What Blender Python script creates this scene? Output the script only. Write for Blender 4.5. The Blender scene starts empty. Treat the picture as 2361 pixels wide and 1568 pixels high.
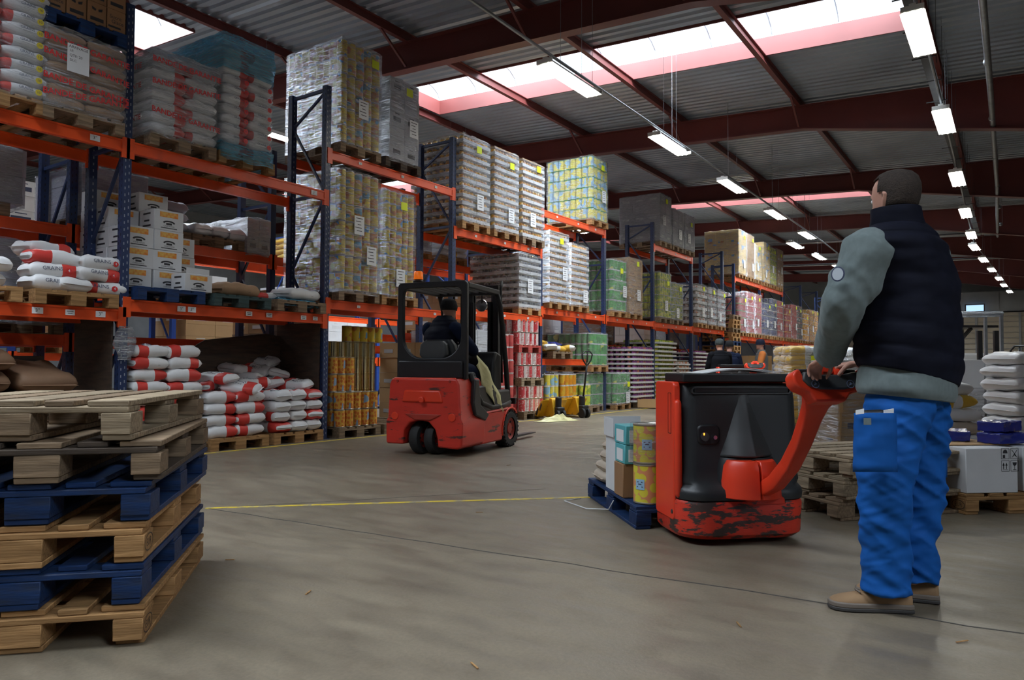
import bpy, bmesh, math, random
from math import sin, cos, pi, radians, sqrt, atan2, tan
from mathutils import Vector, Matrix, noise
R = random.Random(7)
SC = bpy.context.scene
COL = SC.collection

# ---------------------------------------------------------------- camera
FPX, YAW, PIT, ROL, HC = 1700.0, 0.6000, 0.0358, 0.0046, 1.0104
def cam_axes():
    r = Vector((cos(YAW), sin(YAW), 0)); f0 = Vector((-sin(YAW), cos(YAW), 0)); z = Vector((0, 0, 1))
    f = f0 * cos(PIT) + z * sin(PIT); u = -f0 * sin(PIT) + z * cos(PIT)
    return r * cos(ROL) + u * sin(ROL), -r * sin(ROL) + u * cos(ROL), f
cr_, cu_, cf_ = cam_axes()
cam = bpy.data.cameras.new('camera'); cam.sensor_width = 36; cam.lens = FPX / 2361 * 36; cam.clip_end = 300
co = bpy.data.objects.new('camera', cam); COL.objects.link(co)
m_ = Matrix((cr_, cu_, -cf_)).transposed().to_4x4(); m_.translation = (0, 0, HC); co.matrix_world = m_
SC.camera = co
def PD(px, py, d):                       # survey point: pixel of the photograph plus its distance
    return Vector((0, 0, HC)) + (cf_ + cr_ * ((px - 1180.5) / FPX) - cu_ * ((py - 784) / FPX)) * d

# ---------------------------------------------------------------- world, daylight, exposure
SC.view_settings.view_transform = 'Standard'; SC.view_settings.look = 'None'
SC.view_settings.gamma = 1; SC.view_settings.use_curve_mapping = False
SC.view_settings.exposure = -0.04
W = bpy.data.worlds.new('overcast_sky'); SC.world = W; W.use_nodes = True
bg = W.node_tree.nodes['Background']; bg.inputs[0].default_value = (.82, .9, 1, 1); bg.inputs[1].default_value = 2.6
SKY_E = 105.0
SKYLIGHTS = [(-11.6, -1.35, 12.0, 13.75), (-24, -12.6, 5.8, 7.85), (-11.6, -1.35, 25.4, 27.1), (-24, -13, 18.8, 20.6), (-24, -13, 32, 33.8), (-11.6, -1.35, 38.6, 40.3), (-24, -2, 45.2, 46.9), (3.5, 12, -1.2, .6), (-11.6, -1.35, -1.2, .6)]
def roofz(x): return 6.62 + .05 * -x
def area(name, loc, sx, sy, power, col, rot=(0, 0, 0)):
    l = bpy.data.lights.new(name, 'AREA'); l.shape = 'RECTANGLE'; l.size = sx; l.size_y = sy; l.energy = power; l.color = col
    o = bpy.data.objects.new(name, l); COL.objects.link(o); o.location = loc; o.rotation_euler = rot; return o
for i, (x0, x1, y0, y1) in enumerate(SKYLIGHTS):
    area('skylight_daylight', ((x0 + x1) / 2, (y0 + y1) / 2, roofz(x0) + 1.1), x1 - x0, y1 - y0, SKY_E * (x1 - x0) * (y1 - y0), (.84, .92, 1.0), (0, math.atan(.05), 0))

# ---------------------------------------------------------------- materials
MATS = {}
def nt(m): return m.node_tree.nodes, m.node_tree.links
def mat(name, col=(.5, .5, .5), rough=.6, metal=0, var=0, vs=8, bump=0, bs=30, col2=None, stretch=None, emit=None, es=1, spec=.5, sheen=0, rnd=0, thr=None, bd=.01, bdet=5):
    """noise-mottled principled surface. var: value variation, col2: second colour mixed in by noise (thr = ramp limits), stretch: coordinate scale"""
    if name in MATS: return MATS[name]
    m = bpy.data.materials.new(name); m.use_nodes = True; n, l = nt(m); b = n['Principled BSDF']
    b.inputs['Base Color'].default_value = (*col, 1); b.inputs['Roughness'].default_value = rough; b.inputs['Metallic'].default_value = metal
    b.inputs['Specular IOR Level'].default_value = spec
    if sheen: b.inputs['Sheen Weight'].default_value = sheen
    if emit: b.inputs['Emission Color'].default_value = (*emit, 1); b.inputs['Emission Strength'].default_value = es
    tc = n.new('ShaderNodeTexCoord'); mp = n.new('ShaderNodeMapping'); l.new(tc.outputs['Object'], mp.inputs[0])
    if stretch: mp.inputs['Scale'].default_value = stretch
    src = None
    if col2 is not None:
        nz = n.new('ShaderNodeTexNoise'); nz.inputs['Scale'].default_value = vs; nz.inputs['Detail'].default_value = 6; nz.inputs['Roughness'].default_value = .65
        l.new(mp.outputs[0], nz.inputs['Vector'])
        rp = n.new('ShaderNodeValToRGB'); t0, t1 = thr or (.4, .6)
        rp.color_ramp.elements[0].position = t0; rp.color_ramp.elements[0].color = (*col, 1)
        rp.color_ramp.elements[1].position = t1; rp.color_ramp.elements[1].color = (*col2, 1)
        l.new(nz.outputs[0], rp.inputs[0]); src = rp.outputs[0]
    if var or rnd:
        hs = n.new('ShaderNodeHueSaturation')
        if src: l.new(src, hs.inputs['Color'])
        else: hs.inputs['Color'].default_value = (*col, 1)
        add = n.new('ShaderNodeMath'); add.operation = 'ADD'; add.inputs[0].default_value = 1; add.inputs[1].default_value = 0
        if var:
            n2 = n.new('ShaderNodeTexNoise'); n2.inputs['Scale'].default_value = vs * .7; n2.inputs['Detail'].default_value = 4
            l.new(mp.outputs[0], n2.inputs['Vector'])
            mr = n.new('ShaderNodeMapRange'); mr.inputs[1].default_value = .3; mr.inputs[2].default_value = .7; mr.inputs[3].default_value = 1 - var; mr.inputs[4].default_value = 1 + var
            l.new(n2.outputs[0], mr.inputs[0]); l.new(mr.outputs[0], add.inputs[0])
        if rnd:
            oi = n.new('ShaderNodeObjectInfo'); m2 = n.new('ShaderNodeMapRange'); m2.inputs[3].default_value = -rnd; m2.inputs[4].default_value = rnd
            l.new(oi.outputs['Random'], m2.inputs[0]); l.new(m2.outputs[0], add.inputs[1])
        l.new(add.outputs[0], hs.inputs['Value']); src = hs.outputs[0]
    if src: l.new(src, b.inputs['Base Color'])
    if bump:
        n3 = n.new('ShaderNodeTexNoise'); n3.inputs['Scale'].default_value = bs; n3.inputs['Detail'].default_value = bdet
        l.new(mp.outputs[0], n3.inputs['Vector'])
        bp = n.new('ShaderNodeBump'); bp.inputs['Strength'].default_value = bump; bp.inputs['Distance'].default_value = bd
        l.new(n3.outputs[0], bp.inputs['Height']); l.new(bp.outputs[0], b.inputs['Normal'])
    MATS[name] = m; return m

def wood(name, col, dark, ax=(1, 14, 14), rough=.75, rnd=.18):
    if name in MATS: return MATS[name]
    m = mat(name, col, rough, col2=dark, vs=4, stretch=ax, thr=(.38, .72), var=.25, rnd=rnd, bump=.35, bs=9, spec=.2)
    return m
M = {}
M['wood'] = wood('pale_wood', (.40, .225, .095), (.22, .115, .045))
M['wood2'] = wood('weathered_wood', (.25, .175, .11), (.10, .07, .045))
M['wood3'] = wood('grey_wood', (.32, .25, .165), (.115, .08, .05))
M['wooddark'] = wood('dark_wood', (.10, .075, .055), (.04, .03, .025))
M['woodred'] = wood('pink_painted_wood', (.42, .07, .06), (.25, .05, .04))
M['woodgreen'] = wood('green_painted_wood', (.05, .085, .085), (.035, .045, .045))
M['woodblue'] = mat('blue_painted_wood', (.006, .028, .10), .6, col2=(.022, .028, .042), vs=5, stretch=(1, 8, 8), thr=(.45, .8), var=.35, bump=.3, bs=12, rnd=.15, spec=.3)
M['orange'] = mat('orange_beam_paint', (.80, .085, .014), .40, var=.12, vs=5, col2=(.5, .07, .03), thr=(.58, .82))
M['blue'] = mat('navy_upright_paint', (.018, .035, .10), .4, var=.15, vs=9)
M['blue2'] = mat('bright_blue_upright_paint', (.02, .07, .33), .4, var=.1, vs=9)
M['black'] = mat('matt_black', (.010, .010, .012), .5, var=.15)
M['hole'] = mat('slot_light_colour', (.28, .31, .36), .5)  # pale colour stands in for light showing through the upright slots
M['steel'] = mat('galvanised_steel', (.35, .37, .39), .42, .85, var=.15, vs=12)
M['darksteel'] = mat('dark_steel', (.06, .06, .065), .45, .6, var=.2)
M['redroof'] = mat('oxide_red_paint', (.135, .030, .026), .5, var=.15, vs=1.5)
M['deck'] = mat('grey_roof_sheet', (.32, .36, .41), .42, .4, var=.14, vs=1.2)
M['paper'] = mat('white_paper', (.78, .79, .8), .6)
M['paperink'] = mat('black_ink', (.03, .03, .035), .6)
M['yellowsticker'] = mat('fluorescent_yellow_paper', (.75, .85, .02), .6)
M['white'] = mat('white_plastic', (.72, .73, .74), .5, var=.06)
M['wallbeige'] = mat('beige_wall_panel', (.36, .32, .25), .7, var=.08, vs=1)
M['wallgrey'] = mat('grey_block_wall', (.22, .23, .24), .85, var=.12, vs=2)
M['ply'] = mat('dark_plywood', (.085, .055, .035), .7, col2=(.05, .033, .024), vs=3, stretch=(1, 1, 6), var=.15)
M['glass'] = mat('window_glow', (.3, .5, .7), .3, emit=(.45, .7, 1), es=1.2)
M['tube'] = mat('fluorescent_tube', (1, 1, 1), .4, emit=(1.0, .97, .86), es=52)
M['lampwhite'] = mat('white_enamel', (.75, .75, .72), .35)

def floor_mat():
    m = bpy.data.materials.new('worn_concrete_floor'); m.use_nodes = True; n, l = nt(m); b = n['Principled BSDF']
    tc = n.new('ShaderNodeTexCoord')
    def nz(s, d, sc=None, r=.6):
        x = n.new('ShaderNodeTexNoise'); x.inputs['Scale'].default_value = s; x.inputs['Detail'].default_value = d; x.inputs['Roughness'].default_value = r
        if sc:
            mp = n.new('ShaderNodeMapping'); mp.inputs['Scale'].default_value = sc; mp.inputs['Rotation'].default_value = (0, 0, .9); l.new(tc.outputs['Object'], mp.inputs[0]); l.new(mp.outputs[0], x.inputs['Vector'])
        else: l.new(tc.outputs['Object'], x.inputs['Vector'])
        return x
    a = nz(.8, 8); c = nz(2.2, 8, (1, 3.5, 1)); d = nz(60, 4); e = nz(7, 6)
    rp = n.new('ShaderNodeValToRGB'); E = rp.color_ramp.elements
    E[0].position = .28; E[0].color = (.135, .110, .078, 1); E[1].position = .75; E[1].color = (.225, .186, .134, 1)
    l.new(a.outputs[0], rp.inputs[0])
    def mixmul(s1, fac_node, lo, hi, dark, light):
        r = n.new('ShaderNodeValToRGB'); r.color_ramp.elements[0].position = lo; r.color_ramp.elements[0].color = (*dark, 1); r.color_ramp.elements[1].position = hi; r.color_ramp.elements[1].color = (*light, 1)
        l.new(fac_node.outputs[0], r.inputs[0]); mx = n.new('ShaderNodeMixRGB'); mx.blend_type = 'MULTIPLY'; mx.inputs[0].default_value = 1
        l.new(s1, mx.inputs[1]); l.new(r.outputs[0], mx.inputs[2]); return mx.outputs[0]
    s = mixmul(rp.outputs[0], c, .35, .6, (.84, .84, .85), (1.04, 1.03, 1.0))
    s = mixmul(s, e, .3, .5, (.86, .84, .82), (1, 1, 1))
    s = mixmul(s, d, .35, .6, (.9, .9, .9), (1.05, 1.05, 1.05))
    l.new(s, b.inputs['Base Color'])
    mr = n.new('ShaderNodeMapRange'); mr.inputs[1].default_value = .3; mr.inputs[2].default_value = .7; mr.inputs[3].default_value = .32; mr.inputs[4].default_value = .6
    l.new(c.outputs[0], mr.inputs[0]); l.new(mr.outputs[0], b.inputs['Roughness'])
    bp = n.new('ShaderNodeBump'); bp.inputs['Strength'].default_value = .12; bp.inputs['Distance'].default_value = .01; l.new(d.outputs[0], bp.inputs['Height']); l.new(bp.outputs[0], b.inputs['Normal'])
    return m
M['floor'] = floor_mat()

def film_mat(name, tint=(.9, .92, .95), dens=.3, gloss=.5, streak=(2, 2, 26)):
    """stretch film: mostly clear, glossy crinkles, with glints also painted in as whitish streaks"""
    m = bpy.data.materials.new(name); m.use_nodes = True; n, l = nt(m); n.remove(n['Principled BSDF']); out = n['Material Output']
    tc = n.new('ShaderNodeTexCoord'); mp = n.new('ShaderNodeMapping'); mp.inputs['Scale'].default_value = streak; mp.inputs['Rotation'].default_value = (.12, .12, 0)
    l.new(tc.outputs['Object'], mp.inputs[0])
    nz = n.new('ShaderNodeTexNoise'); nz.inputs['Scale'].default_value = 2.2; nz.inputs['Detail'].default_value = 6; nz.inputs['Roughness'].default_value = .7; nz.inputs['Distortion'].default_value = .6
    l.new(mp.outputs[0], nz.inputs['Vector'])
    bp = n.new('ShaderNodeBump'); bp.inputs['Strength'].default_value = 1; bp.inputs['Distance'].default_value = .07; l.new(nz.outputs[0], bp.inputs['Height'])
    tr = n.new('ShaderNodeBsdfTransparent'); tr.inputs[0].default_value = (*[.5 + .5 * t for t in tint], 1)
    gl = n.new('ShaderNodeBsdfGlossy'); gl.inputs['Roughness'].default_value = .16; gl.inputs[0].default_value = (.95, .97, 1, 1); l.new(bp.outputs[0], gl.inputs['Normal'])
    df = n.new('ShaderNodeBsdfDiffuse'); df.inputs[0].default_value = (*tint, 1); l.new(bp.outputs[0], df.inputs['Normal'])
    m1 = n.new('ShaderNodeMixShader'); m1.inputs[0].default_value = gloss; l.new(df.outputs[0], m1.inputs[1]); l.new(gl.outputs[0], m1.inputs[2])
    mr = n.new('ShaderNodeMapRange'); mr.inputs[1].default_value = .46; mr.inputs[2].default_value = .66; mr.inputs[3].default_value = dens * .40; mr.inputs[4].default_value = min(1, dens * 3.2)  # denser whitish streaks paint extra glints into the film
    l.new(nz.outputs[0], mr.inputs[0])
    m2 = n.new('ShaderNodeMixShader'); l.new(mr.outputs[0], m2.inputs[0]); l.new(tr.outputs[0], m2.inputs[1]); l.new(m1.outputs[0], m2.inputs[2]); l.new(m2.outputs[0], out.inputs[0])
    MATS[name] = m; return m
M['film'] = film_mat('clear_stretch_film', (.88, .9, .93), .27, .7)
M['filmheavy'] = film_mat('cloudy_stretch_film', (.75, .78, .83), .62, .5)
M['filmblue'] = film_mat('blue_film', (.12, .60, .85), .72, .35)
M['filmlight'] = film_mat('thin_film', (.85, .87, .9), .16, .7)
M['roofpane'] = film_mat('translucent_roof_pane', (.9, .95, 1), .05, .1, (1, 1, 1))

# ---------------------------------------------------------------- mesh builder
class MB:
    def __init__(s): s.v = []; s.f = []; s.mi = []
    def add(s, vs, fs, m=0):
        o = len(s.v); s.v += [tuple(v) for v in vs]; s.f += [tuple(i + o for i in f) for f in fs]; s.mi += [m] * len(fs); return s
    def box(s, c, d, m=0, rz=0, mtx=None, taper=None):
        x, y, z = d[0] / 2, d[1] / 2, d[2] / 2; t = taper or 1
        vs = [Vector((a * x * (t if k > 0 else 1), b * y * (t if k > 0 else 1), k * z)) for k in (-1, 1) for a, b in ((-1, -1), (1, -1), (1, 1), (-1, 1))]
        if mtx: vs = [mtx @ v for v in vs]
        elif rz: r = Matrix.Rotation(rz, 3, 'Z'); vs = [r @ v for v in vs]
        vs = [v + Vector(c) for v in vs]
        return s.add(vs, [(3, 2, 1, 0), (4, 5, 6, 7), (0, 1, 5, 4), (1, 2, 6, 5), (2, 3, 7, 6), (3, 0, 4, 7)], m)
    def bar(s, p, q, w, h, m=0, up=(0, 0, 1)):
        p, q = Vector(p), Vector(q); d = q - p; L = d.length; d.normalize(); up = Vector(up)
        sd = d.cross(up)
        if sd.length < 1e-4: sd = d.cross(Vector((1, 0, 0)))
        sd.normalize(); u = sd.cross(d)
        vs = [a + sd * (i * w / 2) + u * (j * h / 2) for a in (p, q) for i, j in ((-1, -1), (1, -1), (1, 1), (-1, 1))]
        return s.add(vs, [(3, 2, 1, 0), (4, 5, 6, 7), (0, 1, 5, 4), (1, 2, 6, 5), (2, 3, 7, 6), (3, 0, 4, 7)], m)
    def rings(s, rs, m=0, cap=True, closed=True):
        n = len(rs[0]); fs = []
        for i in range(len(rs) - 1):
            for j in range(n if closed else n - 1):
                k = (j + 1) % n; fs.append((i * n + j, i * n + k, (i + 1) * n + k, (i + 1) * n + j))
        if cap: fs.append(tuple(reversed(range(n)))); fs.append(tuple((len(rs) - 1) * n + j for j in range(n)))
        return s.add([v for r in rs for v in r], fs, m)
    def tube(s, pts, r, n=8, m=0, cap=True, flat=1, up=None):
        pts = [Vector(p) for p in pts]; rr = r if isinstance(r, (list, tuple)) else [r] * len(pts); rs = []; pu = None
        for i, p in enumerate(pts):
            d = (pts[min(i + 1, len(pts) - 1)] - pts[max(i - 1, 0)]).normalized()
            u0 = Vector(up) if up else (pu or (Vector((0, 0, 1)) if abs(d.z) < .9 else Vector((1, 0, 0))))
            sd = d.cross(u0).normalized(); u = sd.cross(d).normalized(); pu = u
            rs.append([p + sd * (cos(2 * pi * j / n) * rr[i]) + u * (sin(2 * pi * j / n) * rr[i] * flat) for j in range(n)])
        return s.rings(rs, m, cap)
    def caps(s, pts, r, n=12, m=0, flat=1, up=None):
        """tube with rounded closed ends"""
        pts = [Vector(p) for p in pts]; rr = list(r) if isinstance(r, (list, tuple)) else [r] * len(pts)
        d0 = (pts[0] - pts[1]).normalized(); d1 = (pts[-1] - pts[-2]).normalized(); a = []; ar = []; b = []; br = []
        for t in (.97, .75, .4): a.append(pts[0] + d0 * rr[0] * sin(t * pi / 2)); ar.append(rr[0] * cos(t * pi / 2))
        for t in (.4, .75, .97): b.append(pts[-1] + d1 * rr[-1] * sin(t * pi / 2)); br.append(rr[-1] * cos(t * pi / 2))
        return s.tube(a + pts + b, ar + rr + br, n, m, True, flat, up)
    def cyl(s, c, r, h, n=16, m=0, axis='Z', r2=None):
        c = Vector(c); ax = {'X': Vector((1, 0, 0)), 'Y': Vector((0, 1, 0)), 'Z': Vector((0, 0, 1))}[axis]
        return s.tube([c - ax * h / 2, c + ax * h / 2], [r, r if r2 is None else r2], n, m)
    def lathe(s, prof, c=(0, 0, 0), n=20, m=0, axis='Z', cap=True):
        c = Vector(c); rs = []
        for r, h in prof:
            r = max(r, 1e-4)
            for_ = []
            for j in range(n):
                a = 2 * pi * j / n; x, y = r * cos(a), r * sin(a)
                for_.append(c + (Vector((x, y, h)) if axis == 'Z' else Vector((h, x, y)) if axis == 'X' else Vector((y, h, x))))
            rs.append(for_)
        return s.rings(rs, m, cap)
    def prism(s, out, a, b, plane='XZ', m=0):
        """outline in a plane, extruded from a to b along the normal"""
        P = {'XZ': lambda u, v, w: (u, w, v), 'XY': lambda u, v, w: (u, v, w), 'YZ': lambda u, v, w: (w, u, v)}[plane]
        if plane == 'XZ': a, b = b, a
        n = len(out); vs = [P(u, v, a) for u, v in out] + [P(u, v, b) for u, v in out]
        return s.add(vs, [tuple(reversed(range(n))), tuple(range(n, 2 * n))] + [(i, (i + 1) % n, (i + 1) % n + n, i + n) for i in range(n)], m)
    def xf(s, mtx): s.v = [tuple(mtx @ Vector(v)) for v in s.v]; return s
    def build(s, name, mats, parent=None, smooth=False, bev=0, bseg=2, solid=0, rem=0, sm=0, sub=0, disp=None, ang=40):
        me = bpy.data.meshes.new(name); me.from_pydata(s.v, [], s.f)
        for mm in (mats if isinstance(mats, (list, tuple)) else [mats]): me.materials.append(M[mm] if isinstance(mm, str) else mm)
        me.polygons.foreach_set('material_index', s.mi)
        bm = bmesh.new(); bm.from_mesh(me); bmesh.ops.recalc_face_normals(bm, faces=bm.faces[:]); bm.to_mesh(me); bm.free()
        if smooth is True: me.polygons.foreach_set('use_smooth', [True] * len(me.polygons))
        me.update()
        if smooth == 'auto':
            me.polygons.foreach_set('use_smooth', [True] * len(me.polygons)); me.set_sharp_from_angle(angle=radians(ang))
        o = bpy.data.objects.new(name, me); COL.objects.link(o)
        if parent: o.parent = parent
        if bev:
            b = o.modifiers.new('bevel', 'BEVEL'); b.width = bev; b.segments = bseg; b.limit_method = 'ANGLE'; b.angle_limit = radians(35); b.harden_normals = False
            me.polygons.foreach_set('use_smooth', [True] * len(me.polygons))
            if smooth is False: me.set_sharp_from_angle(angle=radians(50))
        if rem:
            r = o.modifiers.new('remesh', 'REMESH'); r.mode = 'VOXEL'; r.voxel_size = rem; r.use_smooth_shade = True
        if sm:
            k = o.modifiers.new('smooth', 'SMOOTH'); k.iterations = sm; k.factor = .5
        if sub:
            k = o.modifiers.new('subdivision', 'SUBSURF'); k.levels = sub; k.render_levels = sub
        if disp:
            for st, sz in disp:
                t = bpy.data.textures.new('folds', 'CLOUDS'); t.noise_scale = sz; t.noise_depth = 2
                k = o.modifiers.new('folds', 'DISPLACE'); k.texture = t; k.strength = st; k.mid_level = .5; k.texture_coords = 'LOCAL'
        if solid:
            k = o.modifiers.new('thickness', 'SOLIDIFY'); k.thickness = solid; k.offset = 0
        return o

def tag(o, label=None, cat=None, group=None, kind=None):
    if label: o['label'] = label
    if cat: o['category'] = cat
    if group: o['group'] = group
    if kind: o['kind'] = kind
    return o
def thing(name, label, cat, loc=(0, 0, 0), rz=0, group=None):
    o = bpy.data.objects.new(name, None); COL.objects.link(o); o.location = loc; o.rotation_euler = (0, 0, rz); o.empty_display_size = .1
    return tag(o, label, cat, group)
CH = {}
def dup(src, loc, rz=0, label=None, group=None, rot=None, scale=None):
    def cp(o, par):
        c = o.copy(); COL.objects.link(c)
        if par: c.parent = par
        for ch in o.children: 
            cp(ch, c)
        return c
    c = cp(src, None); c.location = loc; c.rotation_euler = rot or (0, 0, rz)
    if scale: c.scale = scale
    if label: c['label'] = label
    if group: c['group'] = group
    return c
def struct(o): o['kind'] = 'structure'; return o

TXT = {}
def text_mesh(s, size=1.0, bold=0):
    k = (s, bold)
    if k not in TXT:
        cu = bpy.data.curves.new('t', 'FONT'); cu.body = s; cu.size = 1; cu.align_x = 'CENTER'; cu.align_y = 'CENTER'; cu.resolution_u = 2; cu.offset = bold
        o = bpy.data.objects.new('t', cu); COL.objects.link(o); bpy.context.view_layer.update()
        me = bpy.data.meshes.new_from_object(o.evaluated_get(bpy.context.evaluated_depsgraph_get()))
        TXT[k] = ([v.co.copy() for v in me.vertices], [tuple(p.vertices) for p in me.polygons])
        bpy.data.objects.remove(o); bpy.data.curves.remove(cu); bpy.data.meshes.remove(me)
    return TXT[k]
def put_text(mb, s, size, fn, m=0, bold=0):
    """fn maps flat (u,v) metres to a surface point"""
    vs, fs = text_mesh(s, 1, bold); mb.add([fn(v.x * size, v.y * size) for v in vs], fs, m)
    return mb
# ================================================================ SETTING
b = MB(); b.add([(-32, -6, 0), (14, -6, 0), (14, 56, 0), (-32, 56, 0)], [(0, 1, 2, 3)])
b.box((-9, 25, -.1), (46, 62, .19)); floor = struct(b.build('floor', 'floor'))
# corrugated roof sheets, ribs across the hall, with openings for the skylights
def deck_strip(mb, y0, y1, xs):
    per = .21; prof = []
    y = y0
    while y < y1 - 1e-6:
        for dy, dz in ((0, 0), (.07, 0), (.095, .045), (.165, .045), (.19, 0)):
            if y + dy < y1: prof.append((y + dy, dz))
        y += per
    prof.append((y1, 0))
    for xa, xb in xs:
        vs = []; fs = []
        for x in (xa, xb):
            for yy, dz in prof: vs.append((x, yy, roofz(x) + .02 + dz))
        n = len(prof)
        for i in range(n - 1): fs.append((i, i + 1, n + i + 1, n + i))
        o = len(vs)
        mb.add(vs, fs)
mb = MB(); XA, XB = -32, 14
ys = sorted({-6, 56} | {y for s in SKYLIGHTS for y in s[2:]})
for y0, y1 in zip(ys[:-1], ys[1:]):
    holes = sorted([(s[0], s[1]) for s in SKYLIGHTS if s[2] <= y0 + 1e-6 and s[3] >= y1 - 1e-6]); xs = []; x = XA
    for a, c in holes: xs.append((x, a)); x = c
    xs.append((x, XB)); deck_strip(mb, y0, y1, xs)
mb.build('ceiling', 'deck', solid=.004)['kind'] = 'structure'
n_t = 0
def trim(mb, mat_, **k):
    global n_t; n_t += 1
    return struct(mb.build('trim_%d' % n_t, mat_, **k))
for (x0, x1, y0, y1) in SKYLIGHTS:       # red kerb, white vault pane
    mb = MB(); H = .34
    for ya, yb in ((y0, y0), (y1, y1)): mb.bar((x0, ya, roofz(x0) + H / 2 - .02), (x1, ya, roofz(x1) + H / 2 - .02), .03, H)
    for xa in (x0, x1): mb.bar((xa, y0, roofz(xa) + H / 2 - .02), (xa, y1, roofz(xa) + H / 2 - .02), .03, H)
    trim(mb, 'redroof')
    mb = MB(); n = max(2, int((x1 - x0) / 1.1)); rs = []
    for i in range(n + 1):
        x = x0 + (x1 - x0) * i / n; rs.append([Vector((x, y0 + (y1 - y0) * (.5 - .5 * cos(t * pi / 8)), roofz(x) + H + .34 * sin(t * pi / 8))) for t in range(9)])
    mb.rings(rs, 0, False, False)
    o = mb.build('window_%d' % (SKYLIGHTS.index((x0, x1, y0, y1)) + 2), 'roofpane', smooth=True); struct(o)
    mb = MB()
    for i in range(0, n + 1, 1):
        mb.tube([v for v in rs[i]], .012, 4)
    mb.build('glazing_bar', 'steel', o)
# haunched portal beams across the hall
FY = [-3.3, 3.3, 9.9, 16.5, 23.1, 29.7, 36.3, 42.9, 49.5]
def beam_depth(x): return .5 if x < -3.7 else (.5 + (x + 3.7) / 4 * .52 if x < .3 else 1.02)
for Y in FY:
    mb = MB(); xs = [-32, -20, -12, -3.7, .3, 2.2]
    for a, c in zip(xs[:-1], xs[1:]):
        za, zc = roofz(a) - .16, roofz(c) - .16; da, dc = beam_depth(a), beam_depth(c)
        mb.add([(a, Y - .008, za), (c, Y - .008, zc), (c, Y - .008, zc - dc), (a, Y - .008, za - da), (a, Y + .008, za), (c, Y + .008, zc), (c, Y + .008, zc - dc), (a, Y + .008, za - da)],
               [(0, 1, 2, 3), (7, 6, 5, 4), (0, 4, 5, 1), (3, 2, 6, 7)])
        mb.bar((a, Y, za), (c, Y, zc), .2, .02); mb.bar((a, Y, za - da), (c, Y, zc - dc), .2, .02)
    trim(mb, 'redroof')
    mb = MB(); mb.box((2.4, Y, 2.7), (.4, .22, 5.4)); mb.box((2.4, Y, .01), (.5, .4, .02)); trim(mb, 'redroof')
# purlins along the hall with knee braces at every frame
PX = [-28, -25, -22.5, -19.8, -17.1, -14.4, -11.75, -9.07, -6.45, -3.78, -1.1, 1.6, 4.3, 7]
for x in PX:
    mb = MB(); z = roofz(x)
    mb.box((x, 25, z - .09), (.012, 62, .15)); mb.box((x, 25, z - .165), (.09, 62, .012)); mb.box((x, 25, z - .012), (.09, 62, .012))
    for Y in FY[1:6]:
        if x < 0: mb.bar((x, Y - .1, z - .17 - .45), (x, Y - .75, z - .17), .04, .04)
    trim(mb, 'redroof')
# far end wall and side walls
struct(MB().box((-9, 56.1, 3.9), (46, .2, 7.8)).box((-2, 55.9, 2.2), (16, .1, 4.4), 1).build('wall_back', ['wallgrey', 'wallbeige']))
o = MB().box((-1.95, 50.6, 4.53), (.86, .06, .34)).build('window_1', 'glass'); struct(o)
MB().box((-1.95, 50.56, 4.74), (1.0, .08, .06)).box((-1.95, 50.56, 4.32), (1.0, .08, .06)).box((-2.42, 50.56, 4.53), (.06, .08, .42)).box((-1.48, 50.56, 4.53), (.06, .08, .42)).build('window_frame', 'darksteel', o)
mb = MB().box((1, 50.9, 4.9), (9, .3, 1.15)); 
for i in range(4): mb.box((-3.3 + i * 2.5, 50.72, 4.9), (.05, .06, 1.15), 0)
struct(mb.build('wall_upper', ['wallgrey']))
mb = MB().box((1, 50.9, 2.1), (9, .3, 4.25))
for i in range(14): mb.box((1, 50.72, .3 + i * .31), (9, .04, .02), 1)
for x in (-1.9, .2, 1.4): mb.box((x, 50.7, 2.1), (.12, .1, 4.2), 1)
struct(mb.build('wall_office', ['wallbeige', 'wallgrey']))
struct(MB().box((-32.1, 25, 4.2), (.2, 62, 8.4)).build('wall_left', 'wallgrey'))
struct(MB().box((14.1, 25, 3.2), (.2, 62, 6.4)).build('wall_right', 'wallgrey'))
struct(MB().box((-9, -6.1, 4.2), (46, .2, 8.4)).build('wall_front', 'wallgrey'))
# floor paint and joints
M['yellowpaint'] = mat('worn_yellow_line_paint', (.62, .45, .03), .6, col2=(.3, .26, .16), vs=9, thr=(.52, .62))
M['joint'] = mat('dark_joint_filler', (.05, .045, .04), .8)
def strip(name, pts, w, mt, label, cat, z=.002):
    mb = MB(); rs = []
    for i, p in enumerate(pts):
        p = Vector((*p, 0)); d = (Vector((*pts[min(i + 1, len(pts) - 1)], 0)) - Vector((*pts[max(i - 1, 0)], 0))).normalized(); s = Vector((-d.y, d.x, 0))
        rs.append([p + s * w / 2 + Vector((0, 0, -.01)), p - s * w / 2 + Vector((0, 0, -.01)), p - s * w / 2 + Vector((0, 0, z)), p + s * w / 2 + Vector((0, 0, z))])
    mb.rings(rs, 0, True); return struct(mb.build(name, mt))
strip('trim_yellow_line', [(-4.74, 3.11), (-3.8, 4.05), (-2.6, 5.23)], .045, 'yellowpaint', '', '')
strip('trim_yellow_edge', [(-7.66, 3.0), (-7.64, 7), (-7.45, 14.2), (-7.4, 24)], .06, 'yellowpaint', '', '')
pts = []
for i in range(31):
    t = i / 30; x = -4.725 + t * 6.5; y = 3.119 + t * .46 + R.uniform(-.012, .012); pts.append((x, y))
strip('trim_floor_joint', pts, .010, 'joint', '', '', .0015)
strip('trim_floor_crack', [(-4.725 + .25 * i, 3.119 + .35 * i + R.uniform(-.02, .02)) for i in range(7)], .004, 'joint', '', '', .0015)

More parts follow.
